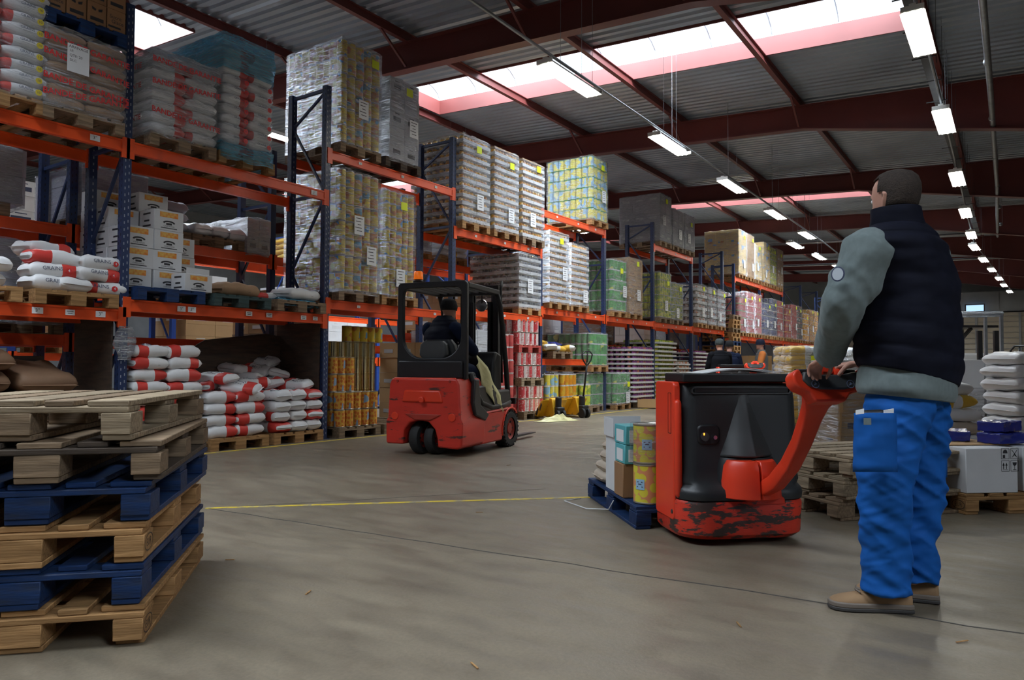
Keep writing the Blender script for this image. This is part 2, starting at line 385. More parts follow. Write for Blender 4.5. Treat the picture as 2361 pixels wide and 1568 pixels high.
# ---------------------------------------------------------------- fluorescent lights
def fixture(n):
    t = thing('fluorescent_light', '', 'ceiling light'); L = 1.42
    mb = MB().box((0, 0, .055), (.07, L, .05)); mb.add([(-.05, -L / 2, .035), (.05, -L / 2, .035), (.05, L / 2, .035), (-.05, L / 2, .035), (-.13, -L / 2, -.02), (.13, -L / 2, -.02), (.13, L / 2, -.02), (-.13, L / 2, -.02)], [(0, 1, 2, 3), (0, 3, 7, 4), (1, 5, 6, 2)])
    mb.build('reflector', 'lampwhite', t, solid=.002)
    for k in range(n):
        x = (k - (n - 1) / 2) * .08; MB().cyl((x, 0, -.005), .017, L - .04, 10, 0, 'Y').build('tube', 'tube', t, smooth=True)
    MB().box((0, .3, .95), (.005, .005, 1.76)).box((0, -.3, .95), (.005, .005, 1.76)).build('hanger_wire', 'steel', t)
    for s in (-1, 1): MB().box((0, s * (L / 2 + .01), .02), (.24, .025, .06)).build('end_cap', 'lampwhite', t)
    return t
fx2, fx3 = fixture(2), fixture(3)
LR = [(-5.14 - .022 * i, 8.97 + 3.67 * i) for i in range(5)]
LQ = [(-6.0, 25.4), (-5.9, 28.6), (-5.85, 31.8), (-5.8, 35)]
RR = [(-.91, 10.05), (-.915, 13.9), (-.98, 18.3), (-1.03, 22.45), (-1.07, 26.3)]
FR = [(-1.095, 29.0), (-.948, 32.5), (-.77, 36.0), (-.58, 39.7), (-.437, 43), (-.234, 46.7)]
ordn = ['first', 'second', 'third', 'fourth', 'fifth', 'sixth']
def lights(pos, pr, lab, grp, first=None, dz=0):
    for i, (x, y) in enumerate(pos):
        l = lab % ordn[i]
        if first and i == 0: o = first; o['label'] = l; o['group'] = grp; o.location = (x, y, 5.07)
        else: o = dup(pr, (x, y, 5.07 + dz), 0, l, grp)
        if 'right' in grp and 'far' in grp: o.rotation_euler.z = -.05
lights(LR, fx2, 'twin tube light hanging over the aisle, %s in its row from the camera', 'lights over the aisle', fx2)
lights(LQ, fx2, 'small distant tube light past the aisle row, %s from its near end', 'distant lights on the left')
lights(RR, fx3, 'bright three tube light in the right row, %s from the camera', 'right row of lights', fx3)
lights(FR, fx3, 'tiny far light at the tail of the right row, %s of that tail', 'far tail of the right row')
# lights over the parallel aisle behind the racks
BL = [(-11.6, 3.2), (-11.6, 9.0), (-11.6, 14.5), (-11.6, 20.5), (-11.6, 26.5)]
lights(BL, fx2, 'light over the aisle behind the front racks, %s from the left', 'lights behind the racks', dz=.33)
tag(MB().tube([(-5.05, 3, 5.21), (-5.12, 8, 5.21), (-5.15, 14, 5.21), (-5.2, 19, 5.21), (-5.26, 26, 5.21), (-5.4, 31, 5.21)], .022, 6).build('cable_conduit', 'steel', smooth=True), 'grey conduit carrying the light row over the aisle', 'conduit')
tag(MB().tube([(-.86, 5, 5.21), (-.9, 12, 5.21), (-.97, 18, 5.21), (-1.05, 24, 5.21), (-1.1, 29, 5.21), (-.6, 39.5, 5.21), (-.2, 47, 5.21)], .02, 6).build('cable_conduit', 'steel', smooth=True), 'grey conduit carrying the bright light row on the right', 'conduit')
mb = MB().box((-.985, 16, 5.42), (.14, 24, .015))
for i in range(24): mb.box((-.985, 4.5 + i, 5.3), (.3, .02, .012)); mb.box((-.84, 4.5 + i, 5.65), (.006, .006, .9))
tag(mb.build('cable_tray', 'darksteel'), 'dark cable tray above the right row of lights', 'cable tray')
mb = MB().tube([(-.27, 8, 5.6), (-.28, 14, 5.6), (-.33, 22, 5.6), (-.47, 30.5, 5.6)], .045, 10)
for y in (10, 13, 16, 19, 22, 25, 28): mb.cyl((-.30 - .008 * (y - 16) * .5, y, 5.6), .055, .06, 10, 0, 'Y').box((-.3, y, 6.1), (.01, .01, 1.0))
tag(mb.build('pipe', 'steel', smooth=True), 'long grey pipe hanging under the roof at the right edge', 'pipe')
for i, y in enumerate((9.1, 12.2, 15.4, 19, 22.6)):
    tag(MB().tube([(-5.14 - .01 * i, y + .5, 5.21), (-5.14 - .01 * i, y + .5, roofz(-5.14) - .02)], .0035, 4).build('hanger_wire', 'steel'), 'thin wire holding up the aisle conduit, %s from the camera' % ordn[i], 'wire', 'conduit hanger wires')
# sprinkler style cross pipes under distant frames
for i, (y, z) in enumerate(((30.2, 5.8), (36.8, 5.75))):
    tag(MB().tube([(-14, y, z + .35), (-4, y, z), (6, y, z - .3)], .05, 8).build('pipe', 'steel', smooth=True), ['nearer', 'farther'][i] + ' grey pipe crossing the hall beneath the distant roof frames', 'pipe')
# ================================================================ PALLETS
def pallet_bits():
    """euro pallet, 1.2 along y, .8 along x, .144 high, origin at base centre"""
    D = [(-.3275, .145), (-.163, .1), (0, .145), (.163, .1), (.3275, .145)]
    P = []
    for x, w in D: P.append(('deck_board', (x, 0, .133), (w, 1.2, .022)))
    for y in (-.5275, 0, .5275): P.append(('stringer_board', (0, y, .111), (.8, .145, .022)))
    for x, w in ((-.35, .1), (0, .145), (.35, .1)):
        P.append(('bottom_board', (x, 0, .011), (w, 1.2, .022)))
        for y in (-.5275, 0, .5275): P.append(('block', (x, y, .061), (w, .145, .078)))
    return P
def pallet_parts(mt, label, group=None, worn=0, seed=1, mats=None):
    r = random.Random(seed); t = thing('pallet', label, 'pallet', group=group)
    for nme, c, d in pallet_bits():
        m = mt if not mats else r.choice(mats)
        c = Vector(c); d = Vector(d)
        if worn and nme != 'block': d.y *= 1 - r.uniform(0, worn * .04) if nme != 'stringer_board' else 1; d.x *= 1 - r.uniform(0, worn * .05); c += Vector((r.uniform(-1, 1), r.uniform(-1, 1), 0)) * .004 * worn
        o = MB().box((0, 0, 0), (d.x, d.y, d.z - .0008)).build(nme, m, t, bev=.003, bseg=1); o.location = c
        if worn: o.rotation_euler.z = r.uniform(-1, 1) * .006 * worn
    return t
def eur_stamp(t, y=-.5275, m='branded'):
    mb = MB(); fn = lambda u, v: (.4012, y + u, .061 + v)
    put_text(mb, 'EUR', .04, fn); n = 20
    for r_ in (1.0,):
        vs = []; 
        for i in range(n):
            a = 2 * pi * i / n; vs += [fn(.062 * cos(a), .032 * sin(a)), fn(.057 * cos(a), .028 * sin(a))]
        mb.add(vs, [(2 * i, (2 * i + 2) % (2 * n), (2 * i + 3) % (2 * n), 2 * i + 1) for i in range(n)])
    return mb.build('oval_brand_mark', 'branded', t)
M['branded'] = mat('burnt_brand', (.045, .03, .02), .8)
PALM = {}
def pallet1(mt, label, loc, rz=0, group=None):
    """far pallet, one mesh with all its boards, same build"""
    if mt not in PALM:
        mb = MB()
        for nme, c, d in pallet_bits(): mb.box(c, (d[0], d[1], d[2] - .0008))
        o = mb.build('pallet', mt); PALM[mt] = o.data; bpy.data.objects.remove(o)
    o = bpy.data.objects.new('pallet', PALM[mt]); COL.objects.link(o); o.location = loc; o.rotation_euler.z = rz
    return tag(o, label, 'pallet', group)

# ================================================================ RACKS
XF = -7.88; DEP = .82; BAY = 2.8; Y0 = 4.159
def upY(k): return Y0 + BAY * k
def frame(h, y, xf, label, group, mt='blue', base=0, holes=True, braces=None):
    t = thing('rack_upright_frame', label, 'rack frame', (xf, y, base), group=group)
    for s in (0, 1):
        mb = MB(); x = -.045 - s * (DEP - .09)
        mb.box((x, 0, h / 2), (.085, .09, h))
        if holes:
            hb = mb; n = int(h / .075); 
            for i in range(n):
                z = .06 + i * .075
                for xo in (-.022, .022): hb.box((x + xo, -.0452, z + (.02 if xo > 0 else 0)), (.011, .002, .028), 1)
                if s == 0: hb.box((x + .0427, -.02, z), (.002, .010, .028), 2); hb.box((x + .0427, .02, z + .02), (.002, .010, .028), 2)
                else: hb.box((x + .0427, 0, z), (.002, .012, .028), 2)
        mb.build('upright', [mt, 'black', 'black' if holes == 1 else 'hole'], t)
        MB().box((x, 0, .006), (.13, .14, .012)).build('base_plate', mt, t)
    zs = [.25]; 
    while zs[-1] + 1.05 < h: zs.append(zs[-1] + 1.05)
    zs.append(h - .05)
    for i, z in enumerate(zs):
        if i in (0, len(zs) - 1) or i % 2: MB().bar((-.05, 0, z), (-DEP + .05, 0, z), .04, .04).build('crossbar', mt, t)
    for i in range(len(zs) - 1):
        a, c = (-.05, -DEP + .05) if i % 2 else (-DEP + .05, -.05)
        MB().bar((a, .01, zs[i]), (c, .01, zs[i + 1]), .03, .03).build('brace', mt, t)
    return t
NB = [0]
def beam(y0, y1, z, xf, label, group, back=False, stickers=(), mt='orange', h=.13):
    L = y1 - y0 - .09; t = thing('rack_beam', label, 'rack beam', (xf, (y0 + y1) / 2, z), group=group)
    mb = MB().box((-.025, 0, -h / 2), (.05, L, h)); mb.box((.004, 0, -h + .012), (.008, L, .02)).box((.004, 0, -.012), (.008, L, .02)); mb.build('box_section', mt, t)
    for s in (-1, 1):
        MB().box((.004, s * (L / 2 + .02), -h / 2 - .02), (.012, .085, h + .09)).box((-.03, s * (L / 2 + .001), -h / 2 - .02), (.06, .006, h + .07)).build('end_connector', mt, t)
    for (yy, w) in stickers:
        mb = MB().box((.0095, yy, -h / 2), (.002, w, w * .62))
        if w > .095: put_text(mb, '3"', .05, lambda u, v: (.0108, yy + u, -h / 2 + v), 1)
        else: mb.box((.0108, yy, -h / 2 + w * .12), (.0008, w * .7, w * .07), 1).box((.0108, yy, -h / 2 - w * .1), (.0008, w * .5, w * .07), 1)
        mb.build('price_label', ['paper', 'paperink'], t)
    return t
bn = ['leftmost bay', 'second bay', 'third bay', 'fourth bay', 'fifth bay', 'sixth bay', 'seventh bay', 'eighth bay']
FRH = {-1: 4.93, 0: 4.93, 1: 4.93, 2: 4.93, 3: 4.2, 4: 4.27, 5: 4.85, 6: 4.85, 7: 4.82}
for k, h in FRH.items():
    if k < 0: continue
    frame(h, upY(k), XF, 'navy slotted rack frame of the front rack, %s from the left' % (ordn + ['seventh', 'eighth'])[k], 'frames of the front rack', holes=2 if k < 2 else 1)
frame(4.93, upY(-1), XF, 'navy rack frame at the left end of the front rack', 'frames of the front rack', holes=1)
BH = {0: [3.43, 1.60], 1: [3.43, 1.715], 2: [4.03, 1.93], 3: [3.38, 2.02], 4: [4.2, 2.2], 5: [2.2], 6: [4.26, 2.2], 7: [2.2]}
for b, zs in BH.items():
    for j, z in enumerate(zs):
        lvl = 'lower' if j == len(zs) - 1 else 'upper'
        st = {(0, 1): [(.55, .1), (.85, .09), (1.15, .1)], (1, 1): [(-.75, .1), (-.62, .1), (.15, .09), (.45, .09), (1.0, .09), (1.2, .08)], (0, 0): [(1.05, .1)], (1, 0): [(1.15, .1)]}.get((b, j), [(-.8, .06), (.1, .06), (.9, .06)])
        for back in (0, 1):
            beam(upY(b - 1), upY(b), z, XF - back * (DEP - .05), '%s %s rack beam, %s level, %s of the front rack' % ('rear' if back else 'front', 'orange', lvl, bn[b]), 'orange beams of the front rack', stickers=[] if back else st)
# second rack back to back, third rack across the next aisle
X2 = -9.05; X3 = -13.6
n2 = 0
for k in range(-1, 9):
    frame(4.2 if k < 3 else 3.9, upY(k) + .0, X2, 'navy frame of the rear rack behind the front rack, %s from the left' % (ordn + ['seventh', 'eighth', 'ninth', 'tenth'])[k + 1], 'frames of the rear rack', holes=1 if k < 1 else False)
for b in range(0, 9):
    for j, z in enumerate((2.62, 1.35) if b < 3 else (3.0, 1.6)):
        for back in (0, 1): beam(upY(b - 1), upY(b), z, X2 - back * (DEP - .05), 'orange beam of the rear rack, %s %s level, %s' % ('back' if back else 'front', ['upper', 'lower'][j], (bn + ['ninth bay'])[b]), 'beams of the rear rack')
for k in range(-2, 8):
    frame(4.0, upY(k) + 1.2, X3, 'bright blue frame of the distant third rack, %s from the left' % (ordn + ['seventh', 'eighth', 'ninth', 'tenth'])[k + 2], 'frames of the third rack', 'bright' if 0 else 'blue2', holes=False)
for b in range(-1, 8):
    for j, z in enumerate((3.15, 2.2, 1.2)):
        beam(upY(b - 1) + 1.2, upY(b) + 1.2, z, X3, 'bright orange beam of the distant third rack, %s, %s from the left' % (['top level', 'middle level', 'low level'][j], (ordn + ['seventh', 'eighth', 'ninth'])[b + 1]), 'beams of the third rack')
# second run of racking past the cross passage
Y2 = [24.95, 28.0, 31.2, 34.4, 37.6, 40.8]
for k, y in enumerate(Y2): frame(4.55 if k < 3 else 4.7, y, XF, 'navy frame of the far rack run, %s from its near end' % ordn[k], 'frames of the far rack run', holes=False)
for k in range(5):
    for z in ([4.1, 2.1] if k < 2 else [2.1]):
        for back in (0, 1): beam(Y2[k], Y2[k + 1], z, XF - back * (DEP - .05), 'orange %s beam of the far rack run, %s level, %s bay from its near end' % ('back' if back else 'front', 'upper' if z > 3 else 'lower', ordn[k]), 'beams of the far rack run', stickers=[] if back else [(-.8, .06), (0, .06), (.9, .06)])

# ================================================================ LOADS
def tinmat(name, base, c2, c3=None, sc=5.5, rough=.35):
    """printed tin label: bands of colour round the can plus soft blotches"""
    if name in MATS: return MATS[name]
    m = bpy.data.materials.new(name); m.use_nodes = True; n, l = nt(m); b = n['Principled BSDF']; b.inputs['Roughness'].default_value = rough
    tc = n.new('ShaderNodeTexCoord'); vo = n.new('ShaderNodeTexVoronoi'); vo.inputs['Scale'].default_value = sc; l.new(tc.outputs['Object'], vo.inputs['Vector'])
    rp = n.new('ShaderNodeValToRGB'); rp.color_ramp.interpolation = 'CONSTANT'; e = rp.color_ramp.elements
    e[0].color = (*base, 1); e[1].position = .55; e[1].color = (*c2, 1)
    x = rp.color_ramp.elements.new(.8); x.color = (*(c3 or base), 1)
    l.new(vo.outputs['Color'], rp.inputs[0])
    n2 = n.new('ShaderNodeTexNoise'); n2.inputs['Scale'].default_value = 30; l.new(tc.outputs['Object'], n2.inputs['Vector'])
    mx = n.new('ShaderNodeMixRGB'); mx.inputs[0].default_value = .25; mx.blend_type = 'OVERLAY'; l.new(rp.outputs[0], mx.inputs[1]); l.new(n2.outputs[0], mx.inputs[2])
    l.new(mx.outputs[0], b.inputs['Base Color']); MATS[name] = m; return m
M['tinYB'] = tinmat('yellow_blue_tin_print', (.72, .54, .05), (.60, .24, .05), (.12, .34, .55), 12)
M['tinLemon'] = tinmat('lemon_tin_print', (.62, .55, .08), (.25, .45, .60), (.60, .60, .30), 8)
M['tinPeach'] = tinmat('orange_fruit_tin_print', (.62, .26, .02), (.58, .36, .04), (.40, .13, .02), 11)
M['tinGreen'] = tinmat('green_tin_print', (.10, .36, .09), (.07, .26, .07), (.52, .55, .12), 8)
M['tinRed'] = tinmat('red_white_tin_print', (.52, .10, .09), (.45, .07, .07), (.62, .48, .45), 9)
M['tinPurple'] = tinmat('purple_jar_print', (.24, .06, .22), (.15, .04, .15), (.45, .15, .10), 14)
M['tinYG'] = tinmat('yellow_green_tin_print', (.55, .55, .06), (.25, .36, .06), (.62, .58, .15), 10)
M['tinPink'] = tinmat('pale_orange_jar_print', (.6, .52, .5), (.55, .22, .12), (.62, .6, .6), 8)
M['tinBlue'] = tinmat('navy_tin_print', (.07, .08, .2), (.05, .05, .10), (.35, .2, .2), 8)
M['tinTrayY'] = tinmat('amber_jar_print', (.90, .46, .04), (.66, .26, .03), (.85, .62, .25), 14)
M['tinDark'] = tinmat('dark_jar_print', (.12, .10, .10), (.05, .05, .06), (.25, .2, .15), 12)
M['gold'] = mat('bare_gold_tin', (.78, .66, .38), .14, 1.0, var=.1, vs=3)
M['tinlid'] = mat('tin_rim', (.55, .52, .45), .3, .9)
M['traycard'] = mat('grey_white_tray_card', (.62, .62, .61), .75, var=.08, rnd=.05)
M['cardbrown'] = mat('brown_cardboard', (.30, .16, .075), .8, var=.1, vs=3, rnd=.08)
M['cardtan'] = mat('tan_cardboard', (.42, .26, .12), .8, var=.1, vs=3, rnd=.06)
M['cardyellow'] = tinmat('yellow_carton_print', (.80, .58, .22), (.78, .55, .22), (.25, .42, .70), 7, .6)
M['cardgrey'] = mat('grey_carton', (.42, .42, .44), .75, var=.06, rnd=.06)
M['cardwhite'] = mat('white_carton', (.66, .67, .68), .7, var=.04, rnd=.04)
M['bagwhite'] = mat('white_paper_bag', (.70, .70, .70), .62, var=.07, vs=5, bump=.5, bs=10)
M['bagred'] = mat('red_bag_print', (.60, .045, .035), .5, var=.12, vs=6, bump=.5, bs=10)
M['bagkraft'] = mat('kraft_paper_bag', (.33, .20, .11), .75, var=.15, vs=4, bump=.6, bs=8)
M['bagbrown'] = mat('brown_paper_sack', (.20, .11, .06), .7, var=.15, vs=3, bump=.6, bs=6)
M['bagplastic'] = mat('glossy_white_plastic_bag', (.76, .77, .79), .32, var=.06, vs=5, bump=.6, bs=9)
M['bagyellow'] = mat('yellow_bag_print', (.68, .42, .05), .5, var=.1, vs=5, bump=.4, bs=10)
M['bagblue'] = mat('blue_foil_pack', (.02, .03, .22), .18, var=.2, vs=6, bump=.9, bs=10)
M['redprint'] = mat('red_print', (.62, .03, .03), .5)
M['inkblue'] = mat('navy_print', (.04, .05, .10), .6)
M['lavender'] = mat('pale_grey_sack', (.40, .40, .46), .6, var=.08, vs=4, bump=.5, bs=9)
M['orangeprint'] = mat('orange_picture_print', (.75, .22, .03), .5, col2=(.78, .5, .12), vs=18)

def film_shell(w, d, H, mat_='film', seed=0, parent=None, sag=.012, z0=-.035, skirt=True):
    """crinkled wrap round a load: x half depth d/2, y half width w/2"""
    r = random.Random(seed); mb = MB(); NZ = max(8, int(H / .07)); n = 44; rs = []; off = r.uniform(0, 50)
    def per(t):
        t = t % 1; L = 2 * (w + d); s = t * L; rr = .03
        if s < w: return (d / 2, -w / 2 + s)
        s -= w
        if s < d: return (d / 2 - s, w / 2)
        s -= d
        if s < w: return (-d / 2, w / 2 - s)
        s -= w; return (-d / 2 + s, -w / 2)
    for i in range(NZ + 1):
        z = z0 + (H - z0 + .012) * i / NZ; ring = []
        for j in range(n):
            x, y = per(j / n); q = noise.noise(Vector((x * 3 + off, y * 3, z * 6 + x * 2))) * sag + .012
            l = sqrt(x * x + y * y); ring.append(Vector((x + x / l * q, y + y / l * q, z + (noise.noise(Vector((x * 9, y * 9, off))) * .03 if i in (0, NZ) else 0))))
        rs.append(ring)
    # top
    for k in (.8, .4): rs.append([Vector((v.x * k, v.y * k, H + .015 + .01 * noise.noise(Vector((v.x * 5, v.y * 5, off))))) for v in rs[NZ]])
    mb.rings(rs, 0, False); mb.f.append(tuple(range(len(mb.v) - n, len(mb.v)))); mb.mi.append(0)
    return mb.build('stretch_film', mat_, parent, smooth=True)
LAYER = {}
def layer_mesh(kind, w, d, spec, seed=0):
    """one layer of a load as a mesh with material slots; returns mesh data and height"""
    key = (kind, w, d, tuple(spec), seed)
    if key in LAYER: return LAYER[key]
    r = random.Random(seed); mb = MB(); h = spec[0]; mats = list(spec[1:])
    if kind == 'tin':
        p = spec[0] * .63; ny, nx = max(2, round(w / p)), max(2, round(d / p)); py, px = w / ny, d / nx; rr = min(py, px) * .49
        for i in range(nx):
            for j in range(ny):
                if 0 < i < nx - 1 and 0 < j < ny - 1: continue
                c = (-d / 2 + px * (i + .5), -w / 2 + py * (j + .5))
                mb.lathe([(rr * .96, 0), (rr, .004), (rr, h * .06)], (c[0], c[1], 0), 14, 1); mb.lathe([(rr * .975, h * .06), (rr * .975, h * .93)], (c[0], c[1], 0), 14, 0, cap=False); mb.lathe([(rr, h * .93), (rr, h - .006), (rr * .9, h - .004)], (c[0], c[1], 0), 14, 1)
    elif kind == 'tray':
        ny = 2; nx = 4; py, px = w / 2, d / nx
        for i in range(nx):
            for j in range(ny):
                if 0 < i < nx - 1 and ny > 2 and 0 < j < ny - 1: continue
                cx, cy = -d / 2 + px * (i + .5), -w / 2 + py * (j + .5); jx, jy = r.uniform(-.006, .006), r.uniform(-.006, .006)
                for sx, sy, ex, ey in ((0, py / 2 - .006, px - .01, .004), (0, -py / 2 + .006, px - .01, .004), (px / 2 - .006, 0, .004, py - .01), (-px / 2 + .006, 0, .004, py - .01)):
                    mb.box((cx + sx + jx, cy + sy + jy, h * .22), (ex, ey, h * .42), 1)
                mb.box((cx + jx, cy + jy, .004), (px - .012, py - .012, .006), 1)
                m_ = 4; q = (py - .03) / m_; mx_ = max(1, int((px - .03) / q)); qx = (px - .03) / mx_
                for a in range(mx_):
                    for c in range(m_):
                        if 0 < a < mx_ - 1 and 0 < c < m_ - 1: continue
                        if j == 0 and c == m_ - 1 or j == 1 and c == 0: 
                            if 0 < i < nx - 1: continue
                        x, y = cx - px / 2 + .015 + qx * (a + .5), cy - py / 2 + .015 + q * (c + .5); rr = min(q, qx) * .47
                        mb.lathe([(rr, .01), (rr, h * .78), (rr * .8, h * .86)], (x, y, 0), 9, 0, cap=False); mb.lathe([(rr * .86, h * .86), (rr * .86, h * .985)], (x, y, 0), 9, 2)
        if len(mats) < 3: mats.append('gold')
    elif kind == 'box':
        ny, nx = spec[3] if len(spec) > 3 else (2, 3); mats = mats[:2]
        py, px = w / ny, d / nx
        for i in range(nx):
            for j in range(ny):
                cx, cy = -d / 2 + px * (i + .5) + r.uniform(-.004, .004), -w / 2 + py * (j + .5)
                mb.box((cx, cy, h / 2), (px - .006, py - .006, h - .003), 0)
                if i == nx - 1: mb.box((cx + px / 2 - .002, cy, h * .45), (.002, py * .5, h * .3), 1); mb.box((cx + px / 2 - .002, cy, h * .8), (.002, py * .3, h * .06), 1)
                if j == 0: mb.box((cx, cy - py / 2 + .002, h * .45), (px * .5, .002, h * .25), 1)
    elif kind == 'bag':
        for j in range(2):
            for i in range(3 if seed % 2 else 2):
                nx = 3 if seed % 2 else 2; px = d / nx; py = w / 2
                bag_into(mb, (-d / 2 + px * (i + .5), -w / 2 + py * (j + .5), h / 2), px * 1.03, py * 1.04, h * 1.12, r, band=(.60, .97) if len(mats) > 1 and j == 0 else ((.03, .3) if len(mats) > 1 and i % 2 else None), along='y')
    LAYER[key] = (mb, mats, h); return LAYER[key]
def bag_pt(u, v, s, lx, ly, t, sd):
    """u,v in -1..1, s=+1 top, -1 bottom"""
    e = max(0, (1 - abs(u) ** 7) * (1 - abs(v) ** 7)) ** .42
    x = u * lx / 2 * (1 - .06 * (abs(v) ** 3)); y = v * ly / 2 * (1 - .05 * abs(u) ** 3)
    lump = 1 + .42 * noise.noise(Vector((u * 1.8 + sd, v * 1.8, s * 1.5 + sd)))
    z = s * t / 2 * e * lump + (.011 * (1 - max(abs(u), abs(v)) ** 6)) * noise.noise(Vector((u * 5 + sd, v * 6, sd)))
    return Vector((x, y, z))
def bag_into(mb, c, lx, ly, t, r, band=None, along='x', m0=0, m1=1, nu=12, nv=10, rot=None, sd=None):
    sd = r.uniform(0, 99) if sd is None else sd; c = Vector(c); g = {}; vs = []
    for s in (1, -1):
        for i in range(nu + 1):
            for j in range(nv + 1):
                # denser sampling near the rim
                u = sin((i / nu - .5) * pi); v = sin((j / nv - .5) * pi)
                if s < 0 and (i in (0, nu) or j in (0, nv)): g[(s, i, j)] = g[(1, i, j)]; continue
                p = bag_pt(u, v, s, lx, ly, t, sd); p = rot @ p if rot else p; g[(s, i, j)] = len(vs); vs.append(p + c)
    fs = []; mi = []
    for s in (1, -1):
        for i in range(nu):
            for j in range(nv):
                q = (g[(s, i, j)], g[(s, i + 1, j)], g[(s, i + 1, j + 1)], g[(s, i, j + 1)])
                fs.append(q if s > 0 else tuple(reversed(q)))
                w = (i + .5) / nu if along == 'x' else (j + .5) / nv
                mi.append(m1 if band and band[0] < w < band[1] else m0)
    o = len(mb.v); mb.v += [tuple(v) for v in vs]; mb.f += [tuple(a + o for a in f) for f in fs]; mb.mi += mi
    return sd
LCACHE = {}
def load(kind, spec, Y, zb, H, label, mt='wood', film='film', w=.8, d=1.2, X=None, name=None, notes=1, yel=True, pal=True, jit=.006, cap=None, layers=None, grp=None, rz=0, seed=None, plabel=None, tape=None, palname=None):
    """a wrapped pallet load: the pallet stands under it as its own thing"""
    X = XF - .50 if X is None else X
    seed = int(abs(Y * 97 + zb * 31)) if seed is None else seed; r = random.Random(seed)
    short = label
    if pal: pallet1(mt, plabel or ('%s pallet under the %s' % ({'wood': 'pale wooden', 'wood2': 'weathered wooden', 'woodblue': 'blue', 'wood3': 'grey wooden', 'wooddark': 'dark wooden', 'woodred': 'red'}[mt], palname or ' '.join(label.split()[:11]))), (X, Y, zb), pi / 2 + rz + r.uniform(-.01, .01))
    t = thing(name or {'tin': 'wrapped_tin_load', 'tray': 'wrapped_tray_load', 'box': 'wrapped_carton_load', 'bag': 'wrapped_bag_load'}[kind], label, {'tin': 'wrapped tins', 'tray': 'wrapped trays', 'box': 'wrapped cartons', 'bag': 'wrapped bags'}[kind], (X, Y, zb + (.146 if pal else 0)), rz, grp)
    h = spec[0]; n = layers or max(1, round(H / h)); part = {'tin': 'tin_layer', 'tray': 'tray_layer', 'box': 'carton_layer', 'bag': 'bag_layer'}[kind]
    z = 0
    for i in range(n):
        sdv = i % 2; key = (kind, w, d, tuple(spec), sdv)
        mb, mats, hh = layer_mesh(kind, w, d, spec, sdv)
        if key not in LCACHE:
            o = mb.build(part, mats, t, smooth='auto' if kind != 'bag' else True); LCACHE[key] = o.data
        else:
            o = bpy.data.objects.new(part, LCACHE[key]); COL.objects.link(o); o.parent = t
        o.location = (r.uniform(-jit, jit), r.uniform(-jit, jit), z); 
        if kind != 'bag' and sdv: o.rotation_euler.z = pi
        z += h
        if kind in ('tin', 'box') and i < n - 1 and h > .15:
            pass
    if cap: MB().box((0, 0, z + .012), (d * .98, w * .98, .02)).build('card_sheet', cap, t)
    if film: film_shell(w, d, z, film, seed, t)
    f = d / 2 + .026
    for q in range(notes):
        yy, zz = r.uniform(-.2, .22), z * r.uniform(.15, .45) + (.35 * z if q else 0)
        mb = MB().box((f, yy, zz), (.002, .19, .27))
        for k in range(5): mb.box((f + .0015, yy - .02 * (k % 2), zz + .1 - k * .045), (.001, .13 - .03 * (k % 3), .010), 1)
        mb.build('paper_note', ['paper', 'paperink'], t)
    if yel: MB().box((f + .002, r.uniform(.0, .25), z - r.uniform(.1, .28)), (.002, .14, .12)).build('yellow_sticker', 'yellowsticker', t)
    if tape:
        for (zz, sl) in tape:
            L = w; mb = MB()
            def fn(u, v, zz=zz, sl=sl): return (f + .004, u, zz + v + sl * u)
            put_text(mb, 'BANDE DE GARANTIE', .085, fn, bold=.02)
            def fn2(u, v, zz=zz, sl=sl): return (u, -w / 2 - .028, zz + v - .04)
            mb.build('printed_tape', 'redprint', t); mb = MB(); put_text(mb, 'BANDE DE GARANTIE', .085, fn2, bold=.02)
            mb.build('printed_tape', 'redprint', t)
    return t
def slotY(b, i, off=0): return upY(b - 1) + .1 + .45 + i * .88 + off
U = lambda b: BH[b][0]
Lw = lambda b: BH[b][-1]
# ---- upper levels, front rack
def badges(t, n, h, cols, colr, num, fx=.622):
    for k in range(n):
        for y in cols:
            mb = MB(); put_text(mb, 'GRAINS', .036, lambda u, v: (fx, y - .11 + u, h * (k + .62) + v)); put_text(mb, '-' * 16, .02, lambda u, v: (fx, y - .10 + u, h * (k + .4) + v)); mb.build('printed_lettering', 'inkblue', t)
            mb = MB(); mb.add([(fx, y + .03 * cos(a), h * (k + .5) + .03 * sin(a)) for a in [2 * pi * j / 16 for j in range(16)]], [tuple(range(16))]); put_text(mb, num, .034, lambda u, v: (fx + .001, y + u, h * (k + .5) + v), 1); mb.build('round_number_badge', [colr, 'inkblue'], t)
badge_y = mat('dull_yellow_badge', (.62, .50, .05), .5)
g_ = load('bag', (.115, 'bagwhite', 'bagred'), slotY(0, 1, .12), U(0), 1.4, 'shrink wrapped white and red sack stack at the far upper left', mt='wood', film='filmlight', notes=0, yel=False, layers=12)
badges(g_, 12, .115, (.31,), badge_y, '10')
w_ = load('bag', (.11, 'bagkraft'), slotY(0, 2, .0), U(0), .77, 'brown sack stack with white arrival note, upper left under the blue pallet', mt='wood2', film='film', notes=0, yel=False, layers=7, tape=[(.62, -.05), (.45, -.12), (.24, -.05), (.14, .1)])
f_ = .632
mb = MB().box((f_, -.1, .50), (.002, .21, .28))
for s, dy, dz, sz in (('ARRIVAGE', 0, .14, .05), ('LE:', -.08, .09, .04), ('QTE: 20', -.03, .03, .045), ('DLC:', -.06, -.03, .04)): put_text(mb, s, sz, lambda u, v: (f_ + .002, -.1 + dy * .8 + u * .8, .50 + dz * .8 + v * .8), 1)
mb.build('arrival_note', ['paper', 'paperink'], w_)
zb = U(0) + .146 + .77 + .035
pallet1('woodblue', 'blue pallet lying on top of the brown sack stack, upper left', (XF - .50, slotY(0, 2), zb), pi / 2)
